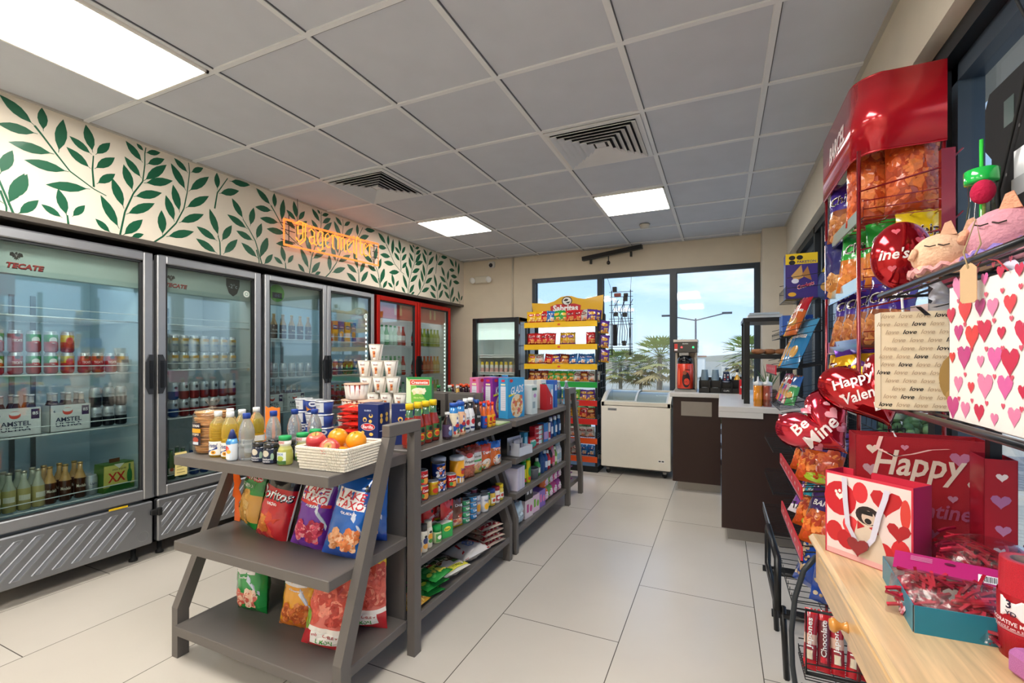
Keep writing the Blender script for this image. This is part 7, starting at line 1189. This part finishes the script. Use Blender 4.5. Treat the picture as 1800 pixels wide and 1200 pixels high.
t = thing('gift_tag', 'blank tan paper tag on a twine loop hanging from the larger pig doll', 'tag', (.392, 1.06, 1.49), -1.1); b = MB(); b.prism([(-.014, -.055), (-.010, -.06), (.010, -.06), (.014, -.055), (.014, .0), (.006, .008), (-.006, .008), (-.014, 0)], 0, .0015, 'y', 'paper', 'c8a882'); b.obj('tag', t); b = MB(); b.tube([(0, 0, .0), (-.006, -.002, .03), (.004, .01, .085), (.012, .01, .04), (0, 0, 0)], .0014, 5, 'paper', 'a8906a'); b.obj('twine', t)
t = thing('jar_tumbler', 'clear milk jar tumbler with green lid and green straw', 'tumbler', (.535, 1.385, GZ1)); t.scale = (.8, .8, .86); b = MB(); b.lathe([(.034, 0), (.038, .01), (.036, .12), (.026, .20), (.028, .235), (.030, .255)], 20, 'clear', 'e8f4ee', cap=False); b.obj('glass', t)
b = MB(); b.lathe([(.036, .25), (.037, .255), (.037, .283), (.033, .286), (.0001, .286)], 20, 'gloss', '1cc050'); b.obj('lid', t); b = MB(); b.tube([(0, 0, .02), (.0, .0, .365)], .0045, 8, 'plastic', '3ad04a'); b.obj('straw', t)
t = thing('knitted_rose', 'crimson knitted rosebud standing above the pig doll', 'rose', (.522, 1.345, GZ1)); b = MB(); b.ball((0, 0, .185), .021, 14, 'knit', 'c01848', sz=1.25); b.obj('bud', t); b = MB(); b.tube([(0, 0, 0), (.002, 0, .165)], .003, 6, 'knit', '6a7a3a'); b.obj('stem', t)
# gift bags
def giftbag(w, h, d, c, front, side, handle=None, inside='e8e4e0', gl=None, sds=()):
    out_ = []; b = MB(); m_ = gl or 'card'; q = .0015
    b.box(-w/2, w/2, -d/2, -d/2+q, 0, h, m_, c); b.box(-w/2, w/2, d/2-q, d/2, 0, h, m_, c); b.box(-w/2, -w/2+q, -d/2, d/2, 0, h, 'card', side); b.box(w/2-q, w/2, -d/2, d/2, 0, h, 'card', side); b.box(-w/2, w/2, -d/2, d/2, 0, q, 'card', c)
    b.decals(front, lambda a, z, o: (a, -d/2-o, z), m_ if gl else 'card'); b.decals(sds, lambda a, z, o: (w/2+o, a, z)); b.decals(sds, lambda a, z, o: (-w/2-o, a, z)); out_.append(('bag', b))
    if handle:
        for s_ in handle[2:]: g = MB(); g.grid(lambda u, v: (s_[int(u*(len(s_)-1)+.001) if u < 1 else -1][0]+handle[1]*(v-.5), -d/2-.004-.006*math.sin(PI*u), s_[int(u*(len(s_)-1)+.001) if u < 1 else -1][1]), len(s_)-1, 1, 'film', handle[0]); out_.append(('handle', g))
    return out_
R5 = random.Random(11); hs_ = []
for j in range(6):
    for i in range(7):
        x = -.148+.05*i+(.025 if j % 2 else 0); z = .022+.046*j
        if abs(x) < .155: hs_.append(('h', x+R5.uniform(-.006, .006), z+R5.uniform(-.006, .006), R5.choice([.013, .019, .024, .027]), R5.choice(['c8244a', 'd83a3a', 'd860a0', 'c03a80', 'e080a8', 'd8404a'])))
        hs_.append(('h', max(-.155, min(.155, x+.025)), z+.02, .006, 'd8506a'))
Kind('gift_bag', 'gift bag', lambda: giftbag(.33, .255, .09, 'f4ece8', hs_, 'f0e4e4', ('c82a3a', .006, [(-.05, .255), (-.045, .272), (-.01, .285), (.03, .275), (.05, .255)]))).put((.455, 1.02, GZ2), -PI2, 'white gift bag covered in pink and red hearts on the lower black shelf')
lv = []
for j in range(12):
    for i in range(6):
        x = -.075+.032*i+(.012 if j % 2 else 0)-.004*(j % 3); z = .012+.0185*j
        if abs(x) < .08: lv.append(('t', 'love', x, z, .024, .010, '1c1a18' if (i*5+j*3) % 4 == 0 else 'c0a88a', .35))
lv += [('e', .045, .075, .026, .052, 'b08a4a'), ('e', .075, .085, .010, .035, 'b08a4a'), ('e', .05, .035, .02, .018, 'c89c58')]
Kind('gift_bag', 'gift bag', lambda: giftbag(.17, .225, .05, 'ead8b8', lv, 'e0ceb0', ('1a1a1c', .010, [(-.05, .23), (-.02, .235), (.0, .215)], [(.01, .232), (.04, .24), (.06, .218)]))).put((.425, 1.36, GZ2), -.02, 'cream gift bag printed all over with the word love')
Kind('gift_bag', 'gift bag', lambda: giftbag(.14, .25, .07, 'e8e0dc', [('h', 0, .22, .03, 'b08a4a'), ('t', 'love', 0, .225, .04, .016, 'f4ece0', .3), ('h', -.05, .22, .014, 'd85a80'), ('h', .05, .21, .016, 'c8283a'), ('h', -.03, .18, .012, 'd85a80')], 'e0c8c8')).put((.515, 1.47, GZ2), .2, 'small gift bag with gold heart peeking out above the love bag')
b = MB(); R6 = random.Random(3); b.grid(lambda u, v: (-.05+.10*u+.012*noise.noise(Vector((u*4, v*4, 1))), -.02*math.sin(PI*u)+.03*noise.noise(Vector((u*5, v*5, 2))), .0+.07*v*(.5+.5*math.sin(PI*u*2.2+1)**2)), 14, 8, 'paper', 'c8ccdc'); o = b.obj('tissue_paper'); o.location = (.50, 1.40, GZ2+.245); tag(o, 'crumpled white tissue paper sticking out above the love bag', 'tissue paper')
b = MB(); b.grid(lambda u, v: (.02*noise.noise(Vector((u*5, v*5, 3))), -.1+.2*u, .06*v*(.4+.6*abs(math.sin(PI*u*2.6)))), 16, 8, 'paper', 'd0cce0'); o = b.obj('tissue_paper'); o.location = (.47, 1.03, GZ2+.235); tag(o, 'crumpled lilac tissue paper above the hearts gift bag', 'tissue paper')
# ---- wooden table ----
TZ_ = .75
t = thing('wooden_table', 'pale wooden side table with round drawer knobs at the right front', 'table', (.268, 1.825, 0), .03); WD = 'dcb886'
b = MB(); b.box(0, .36, -1.55, 0, TZ_-.028, TZ_, 'wood', 'e0bf90', bev=.010); b.obj('tabletop', t)
b = MB(); b.box(.018, .35, -1.53, -.018, .60, TZ_-.028, 'wood', WD); b.obj('apron', t)
for x, y in ((.04, -1.0), (.32, -.30), (.04, -1.5), (.32, -1.5)): b = MB(); b.bar((x, y, .60), (x, y, 0), .045, .045, 'wood', WD); b.obj('leg', t)
for y0, y1 in ((-.75, -.10), (-1.45, -.80)):
    b = MB(); b.box(.008, .019, y0, y1, .615, .71, 'wood', 'd8b27e', bev=.004); dr = b.obj('drawer', t); b = MB(); M_ = Matrix.Translation((.008, (y0+y1)/2+(.0 if y0 > -.8 else 0), .66)) @ Matrix.Rotation(-PI2, 4, 'Y'); b.lathe([(.014, 0), (.012, .004), (.008, .012), (.010, .018), (.017, .026), (.018, .032), (.013, .038), (.0001, .040)], 18, 'gloss', 'c98a3c', M=M_); b.obj('knob', dr)
# bags on the table
dogd = [('r', 0, .12, .215, .235, 'e8d4d0'), ('e', -.07, .17, .045, .05, 'c8202c'), ('e', -.015, .20, .02, .03, 'd83038'), ('h', .05, .185, .042, 'c02028'), ('e', .095, .17, .012, .04, 'd84038'), ('e', -.085, .07, .024, .03, 'c8282c'), ('e', -.05, .055, .028, .028, 'b81c24'), ('e', -.04, .10, .022, .026, 'd83a40'), ('e', .085, .06, .024, .04, 'd82830'), ('h', .08, .115, .03, 'b01a24'), ('e', .045, .05, .024, .028, 'c82028'), ('e', .0, .15, .012, .012, 'c83038'),
 ('p', [(-.02, .125), (.025, .125), (.05, .05), (.05, .015), (-.015, .015), (-.035, .06)], 'd8c4b0'), ('e', .005, .14, .032, .026, '2a1c1c'), ('e', .007, .135, .018, .02, 'd0b8a8'), ('r', .0, .148, .036, .012, '151316'), ('e', .006, .125, .009, .008, '1c1414'), ('p', [(-.022, .12), (-.002, .108), (-.022, .095)], 'b81820'), ('p', [(.03, .12), (.008, .108), (.032, .095)], 'b81820'), ('r', 0, .010, .215, .015, 'e0a8a8'), ('h', -.07, .175, .012, 'f4e8e0'), ('e', -.08, .188, .004, .005, 'f4e8e0'), ('e', -.07, .192, .004, .005, 'f4e8e0'), ('e', -.06, .188, .004, .005, 'f4e8e0')]
def dogbag():
    o = giftbag(.225, .245, .085, 'd83048', dogd, 'b8285a', None)
    g = MB(); pth = [(-.055, .235), (-.052, .17), (-.045, .10), (-.02, .055), (.0, .05), (.02, .08), (.035, .15), (.05, .20), (.055, .225)]
    for (a, c), (a2, c2) in zip(pth, pth[1:]): g.add([(a-.008, -.047, c), (a+.008, -.05, c), (a2+.008, -.05, c2), (a2-.008, -.047, c2)], [(0, 1, 2, 3)], 'film', 'd8d4e4')
    o.append(('ribbon_handle', g)); g = MB(); g.prism([(a-.015, z+.045) for a, z in heart2(.03, 20)], -.056, -.051, 'y', 'gloss', '8a0c14'); o.append(('heart_charm', g)); return o
Kind('gift_bag', 'gift bag', dogbag).put((.402, 1.632, TZ_), -.74, 'gift bag with photo of a dog in sunglasses among red balloons')
hap = [('t', 'Happy', -.005, .27, .20, .095, 'f0dcc8', .2), ('h', -.11, .315, .016, 'f0d8c8'), ('h', -.035, .325, .010, 'd88aa0'), ('h', -.115, .255, .020, 'c8a0a8'), ('h', .085, .30, .024, 'd080a0'), ('h', .115, .23, .016, 'f0d8c8'), ('h', .07, .19, .012, 'c88aa0'), ('t', "Valentine's", .03, .155, .22, .045, 'b05070', .2), ('t', 'Day', 0, .09, .09, .04, 'b05070', .2)]
Kind('gift_bag', 'gift bag', lambda: giftbag(.30, .355, .10, 'b01420', hap, '8a0f1c', ('e8b8b0', .010, [(-.09, .355), (-.10, .32), (-.06, .30), (-.02, .31), (.02, .325), (.06, .33)]), gl='glitter')).put((.52, 1.73, TZ_), -.04, 'large red glitter gift bag reading Happy at the back of the table')
Kind('gift_bag', 'gift bag', lambda: giftbag(.06, .335, .10, 'a8182a', [('h', .002, .29, .012, 'f0e0e0'), ('h', .0, .23, .020, 'b070a0'), ('h', .004, .16, .016, 'c080a8'), ('h', .0, .105, .016, 'e0e0f0')], '98142a')).put((.63, 1.575, TZ_), -.1, 'dark red gift bag with white and lilac hearts at the right window')
# blue tray with bags of red confetti
t = thing('blue_tray', 'teal blue cardboard display tray of red confetti packets on the table', 'tray', (.445, 1.335, TZ_), -.02); b = MB(); TB = '1f7f98'
w_, d_, h_ = .085, .15, .058; A = [(-.052, .17), (.17, .17), (.17, -.11), (-.07, -.11)]
A = [(-.055, .19), (.12, .21), (.17, -.07), (-.068, -.085)]
for i in range(4):
    (xa, ya), (xb, yb) = A[i], A[(i+1) % 4]; dx, dy = xb-xa, yb-ya; l_ = math.hypot(dx, dy); nx, ny = dy/l_*.002, -dx/l_*.002
    b.add([(xa, ya, 0), (xb, yb, 0), (xb, yb, h_), (xa, ya, h_), (xa-nx, ya-ny, 0), (xb-nx, yb-ny, 0), (xb-nx, yb-ny, h_), (xa-nx, ya-ny, h_)], [(0, 1, 2, 3), (5, 4, 7, 6), (3, 2, 6, 7)], 'card', ['b8b0a8', TB, TB])
b.add([(x, y, .002) for x, y in A], [(0, 1, 2, 3)], 'card', 'b8b0a8')
(xa, ya), (xb, yb) = A[3], A[0]; L_ = math.hypot(xb-xa, yb-ya); f_ = lambda a, z, o: (xb+(xa-xb)*(a/L_)-o, yb+(ya-yb)*(a/L_), z)
b.text('Value Pack', f_, L_*.5, .036, w=.10, h=.015, col='c8d040'); b.text('Confetti Bags', f_, L_*.5, .015, w=.12, h=.011, col='c8d040'); b.text('10', f_, L_*.08, .036, w=.02, h=.02, col='dfe8e8'); b.obj('tray', t)
def confetti(n, w, d, hh, hdr):
    def f():
        R = random.Random(n); b = MB()
        for i in range(n):
            x, y, z = R.uniform(-w, w), R.uniform(-d, d), .006+R.random()*hh*(1-.6*(R.random())); a = R.random()*PI; e = R.uniform(-.6, .6); dx, dy = math.cos(a)*.022, math.sin(a)*.022
            b.tube([(x-dx, y-dy, z), (x, y, z+.006*e+.003), (x+dx, y+dy, z+.012*e)], .0042, 4, 'film', R.choice(['a01428', 'b81c34', '8a1028', 'c83048', '901030']))
        fl = MB(); fl.grid(lambda u, v: (-w*1.25+2.5*w*u, -d*1.25+2.5*d*v, .004+(hh+.016)*max(0, math.sin(PI*u))**.4*max(0, math.sin(PI*v))**.4+.004*noise.noise(Vector((u*6, v*6, n)))), 14, 12, 'bagclear', 'f4ecec')
        o = [('shreds', b), ('film', fl)]
        if hdr: g = MB(); g.box(-w*1.2, w*1.2, d*1.1, d*1.1+.055, .018, .020, 'card', 'b01a6a'); fn = lambda a, z, oo: (a, z, .020+oo); g.decals([('r', w*.75, d*1.1+.02, .034, .022, 'f0f0f0')]+[('r', w*.75-.012+.003*k, d*1.1+.02, .0012+.0006*(k % 2), .016, '1c1c1c') for k in range(9)]+[('r', -w*.6, d*1.1+.045-.004*k, .04, .0012, 'd8a0c0') for k in range(4)]+[('e', 0, d*1.1+.04, .010, .004, '5a1030')], fn); o.append(('header_card', g))
        return o
    return f
Kind('confetti_bag', 'confetti packet', confetti(150, .085, .055, .035, True)).put((.465, 1.345, TZ_+.03), 0, 'clear packet of crimson shreds with magenta header card in the teal tray', rot=(.5, -.05, -.4))
Kind('confetti_bag', 'confetti packet', confetti(70, .06, .04, .02, False)).put((.545, 1.30, TZ_+.006), 0, 'clear packet of crimson shreds lying under the other in the teal tray', rot=(0, 0, .3))
Kind('shred_bag', 'confetti packet', confetti(140, .08, .06, .06, False)).put((.60, 1.52, TZ_+.064), 0, 'clear packet of pink and red shreds behind the glitter mesh roll', rot=(.25, 0, -.2))
# glitter mesh roll
t = thing('mesh_roll', 'red glitter mesh ribbon roll labelled 3 YD at the right edge', 'ribbon roll', (.548, 1.235, TZ_), -1.05); r = .042
b = MB(); b.lathe([(r*.62, .002), (r, .0), (r+.002, .05), (r, .19), (r*.64, .19), (r*.60, .17), (r*.60, .01)], 28, 'glitter', ['c01828', 'c01828', 'cc2434', 'd83a48', '9a8078', '9a8078'], cap=False); b.obj('mesh', t)
b = MB(); b.lathe([(r+.003, .055), (r+.0035, .125)], 28, 'card', 'a80f20', cap=False); fn = cyl(r+.004)
b.decals([('p', [(-.016, .082), (.022, .082), (.022, .12), (-.016, .12)], 'f0e8ec'), ('t', '3', -.0, .108, None, .016, '2a1c3a'), ('t', 'YD', .003, .091, .018, .009, '2a1c3a'), ('t', 'DECORATIVE MESH', -.002, .073, .082, .008, 'f0e0e4'), ('t', '5 in x 3 yd (12.7 cm x 2.74 m)', -.002, .063, .082, .005, 'f0e0e4')]+[('r', 0, .0595-.0022*k, .10, .0007, 'e8d0d4') for k in range(2)], fn); b.obj('label', t)
b = MB(); b.box(-.05, .04, -.05, .05, 0, .05, 'glitter', 'c878b8', bev=.01); o = b.obj('glitter_box'); o.location = (.545, 1.135, TZ_); o.rotation_euler = (0, 0, .3); tag(o, 'lilac glitter box at the bottom right corner of the table', 'box')
b = MB(); b.tube([(.02*math.cos(2*PI*k/16), 0, .05+.05*math.sin(2*PI*k/16)) for k in range(16)], .004, 6, 'plastic', '0e0e10', closed=True); o = b.obj('black_ring'); o.location = (.487, 1.03, TZ_); tag(o, 'black wire loop at the bottom right corner', 'loop')
# sign hanging in the right window
t = thing('window_sign', 'black back of a sign hanging on chains in the right window', 'sign', (.612, 1.14, 1.64)); b = MB(); b.prism([(-.42, .0), (.345, .0), (.345, .17), (.375, .20), (.375, .30), (.355, .33), (-.42, .33)], -.02, .02, 'x', 'matte', '14161a')
fs = lambda a, z, o: (-.02-o, a, z)
b.flat([(.27+a, .25+q) for a, q in ((-.02, -.03), (.02, -.03), (.02, .03), (-.02, .03))], fs, .001, 'card', '123a38'); b.flat([(.19+a, .12+q) for a, q in ((-.06, -.03), (.06, -.03), (.06, .03), (-.06, .03))], fs, .001, 'card', 'b8bcc2'); b.flat([(.18+a, .07+q) for a, q in ((-.08, -.02), (.08, -.02), (.08, .02), (-.08, .02))], fs, .001, 'card', '8a8d92')
for k in range(7): b.flat([(.33-.05*k+a, .02+.09*(k % 3)+q) for a, q in circ(8, .004)], fs, .001, 'card', '0c0d0f')
for k in range(4): b.flat([(.20-.07*k+a, .29+q) for a, q in ((-.02, -.004), (.02, -.004), (.02, .004), (-.02, .004))], fs, .001, 'card', '0c0d0f')
b.obj('housing', t)
b = MB(); pts = []
for i in range(90): q = i/89; pts.append((.02+.004*math.cos(i*1.6), .22+.14*q+.004*math.sin(i*1.6), .33+.42*q))
b.tube(pts, .0016, 4, 'metal', '2a2d32'); b.obj('chain', t)
b = MB(); b.tube([(-.03, .20, .72), (-.035, .24, .52), (-.03, .16, .36), (-.03, .21, .24), (-.03, .29, .08), (-.03, .28, -.1)], .0035, 6, 'rubber', '101114'); b.obj('cable', t)
# ================= outside =================
GZ = -5.0
def osc(name, b, lab, cat, grp=None): o = b.obj(name); return tag(o, lab, cat, grp)
b = MB(); b.box(-400, 400, 6.1, 900, GZ-.1, GZ, 'matte', 'c8bca6'); b.box(1.05, 400, -200, 6.1, GZ-.1, GZ, 'matte', 'c8bca6'); struct('ground', b)
b = MB(); b.box(-30, 40, 30, 40, GZ, GZ+.04, 'matte', '8a8886'); b.box(-30, 40, 28.2, 28.35, GZ, GZ+.2, 'matte', 'cfc8bc'); b.box(6, 12, -60, 10.5, GZ, GZ+.03, 'matte', '8a8886'); struct('ground', b)
b = MB(); b.box(-1900, -60, 500, 1900, -5, -4.0, 'gloss', '6a8cb8'); b.obj('sea')['kind'] = 'structure'
b = MB(); b.grid(lambda u, v: (-45+500*u, [55, 74, 100, 240, 430][int(v*4+.01)], [GZ, -2.05, -2.0, -2, -2][int(v*4+.01)]+.01), 6, 4, 'matte', 'b5ab95', False); struct('ground', b)
b = MB(); n_ = 60
b.grid(lambda u, v: (-160+900*u, 420+60*v, -5+(10+6*noise.noise(Vector((u*6, 0, 1)))+3*noise.noise(Vector((u*22, 0, 5))))*math.sin(PI*v*.5)*min(1, u*5)), n_, 4, 'matte', 'a39c86'); o = b.obj('hills'); o['kind'] = 'structure'
def palm(loc, h, s, label, seed):
    t = thing('palm_tree', label, 'tree', loc, seed, 'palm trees outside the far window'); R = random.Random(seed)
    b = MB(); b.tube([(0, 0, 0), (.05, 0, h*.5), (0, 0, h)], .10*s, 8, 'leaf', 'a09080', r2=.075*s); b.obj('trunk', t); b = MB()
    for k in range(60):
        a = k*2.39996; up = 1.35-2.15*(k/60); L_ = s*(.85+.3*R.random()); dx, dy = math.cos(a), math.sin(a); c = 'a9b86c' if k < 40 else ('b8b070' if k < 50 else 'c0a878')
        P = []
        for i in range(6): q = i/5; P.append(Vector((dx*L_*q*math.cos(up), dy*L_*q*math.cos(up), h+L_*q*math.sin(up)-.35*L_*q*q)))
        b.tube(P, .008*s, 3, 'leaf', '8a8a5a')
        for i in range(9):
            th = -1.1+2.2*i/8; base = P[3]; d = Vector((dx*math.cos(th)-dy*math.sin(th), dy*math.cos(th)+dx*math.sin(th), math.sin(up)*.7-.15)).normalized(); e = base+d*L_*.48; sd = Vector((-d.y, d.x, 0)).normalized()*.03*s*1.3
            b.add([base-sd*.3, base+sd*.3, base+d*L_*.25+sd, e, base+d*L_*.25-sd], [(0, 1, 2, 3, 4)], 'leaf', c)
    b.obj('fronds', t)
palm((-8.65, 44.0, GZ), 5.6, 2.2, 'squat palm seen between the snack rack and the hanging wire grid', 1); palm((-6.9, 45.0, GZ), 5.3, 1.9, 'smaller palm behind, right of the hanging wire grid', 2); palm((-4.83, 42.0, GZ), 6.4, 2.7, 'largest palm standing beside the far window mullion', 3); palm((2.2, 42.0, GZ), 6.6, 2.4, 'palm seen through the black shelf frame', 4)
t = thing('street_lamp', 'tall double armed street lamp outside the far window', 'street lamp', (-1.15, 25.0, GZ)); b = MB(); b.tube([(0, 0, 0), (0, 0, 8.3)], .07, 8, 'paint', '4a5560', r2=.045); b.obj('pole', t)
for s_ in (-1, 1): b = MB(); b.tube([(0, 0, 8.2), (s_*1.35, -s_*.2, 8.5)], .03, 6, 'paint', '4a5560'); b.obj('arm', t); b = MB(); b.box(s_*1.2, s_*1.65, -.1-s_*.2, .1-s_*.2, 8.46, 8.55, 'paint', '3a444e'); b.obj('lamp_head', t)
osc('boundary_wall', MB().box(-25, 25, 48, 48.3, GZ, -.6, 'matte', 'efece6').box(-25, 25, 47.9, 48.4, -.6, -.45, 'matte', 'f4f2ee'), 'long low white boundary wall beyond the palms', 'wall')
R9 = random.Random(9)
for i in range(16):
    x = -30+5.2*i+R9.uniform(-.5, .5); y = 75+R9.random()*50; w = R9.uniform(2.4, 4.0); h = R9.uniform(2, 3.6); c = R9.choice(['e8e0d4', 'd8c8b4', 'f0ece4', 'c8b8a4'])
    t = thing('house', f"small distant {('white', 'cream', 'tan')[i % 3]} house, {ORL[i]} of the row below the hills", 'house', (x, y, -2.0), 0, 'distant houses'); b = MB(); b.box(-w/2, w/2, -2, 2, 0, h, 'matte', c); b.obj('walls', t); b = MB(); b.box(-w/2-.2, w/2+.2, -2.2, 2.2, h, h+.25, 'matte', 'a8806a' if i % 2 else 'e8e4dc'); b.obj('roof', t)
    b = MB(); b.box(-w*.3, -w*.1, -2.03, -2, h*.35, h*.7, 'gloss', '3a4450'); b.obj('window', t)
def car(x, y, c, l_, rz):
    t = thing('parked_car', l_, 'car', (x, y, GZ+.04), rz); b = MB(); pr = [(-2.1, .25), (2.1, .25), (2.12, .7), (1.95, .85), (1.1, .95), (.5, 1.42), (-1.0, 1.45), (-1.6, 1.0), (-2.1, .9)]; b.prism(pr, -.85, .85, 'y', 'gloss', c); b.obj('body', t)
    b = MB(); b.prism([(1.0, .96), (.48, 1.36), (-.95, 1.39), (-1.45, 1.0)], -.86, .86, 'y', 'gloss', '2a3138'); b.obj('windows', t)
    for wx in (-1.3, 1.3):
        for wy in (-.8, .8): b = MB(); b.lathe([(.32, -.1), (.34, 0), (.32, .1)], 14, 'rubber', '1a1a1a', M=Matrix.Translation((wx, wy, .33)) @ Matrix.Rotation(PI2, 4, 'X')); b.obj('wheel', t)
car(-7.6, 38, 'e8e8e6', 'white car parked outside behind the chest freezer', .1); car(1.0, 36, 'c8ccd0', 'silver car parked outside beyond the coffee cups', 0)
for i, (x, y, s_) in enumerate(((-14, 42.5, 2.3), (-11.4, 40.5, 2.0), (5.6, 42.5, 2.2), (12, 42.5, 2.0), (-1.0, 42.5, 2.1))):
    b = MB(); R = random.Random(i)
    for k in range(160): a, q, e = R.random()*2*PI, R.random()**.5, R.random(); b.ball((q*math.cos(a)*s_*1.4, q*math.sin(a)*s_, s_*.2+e*s_*1.3*(1-q*.5)), .16*s_, 5, 'leaf', R.choice(['5a7a44', '6f8a50', '4a6a3a']))
    o = b.obj('shrub'); o.location = (x, y, GZ); tag(o, f"round green shrub by the boundary wall, {ORL[i]} of five", 'shrub', 'shrubs by the boundary wall')
# report helper objects must all be labelled
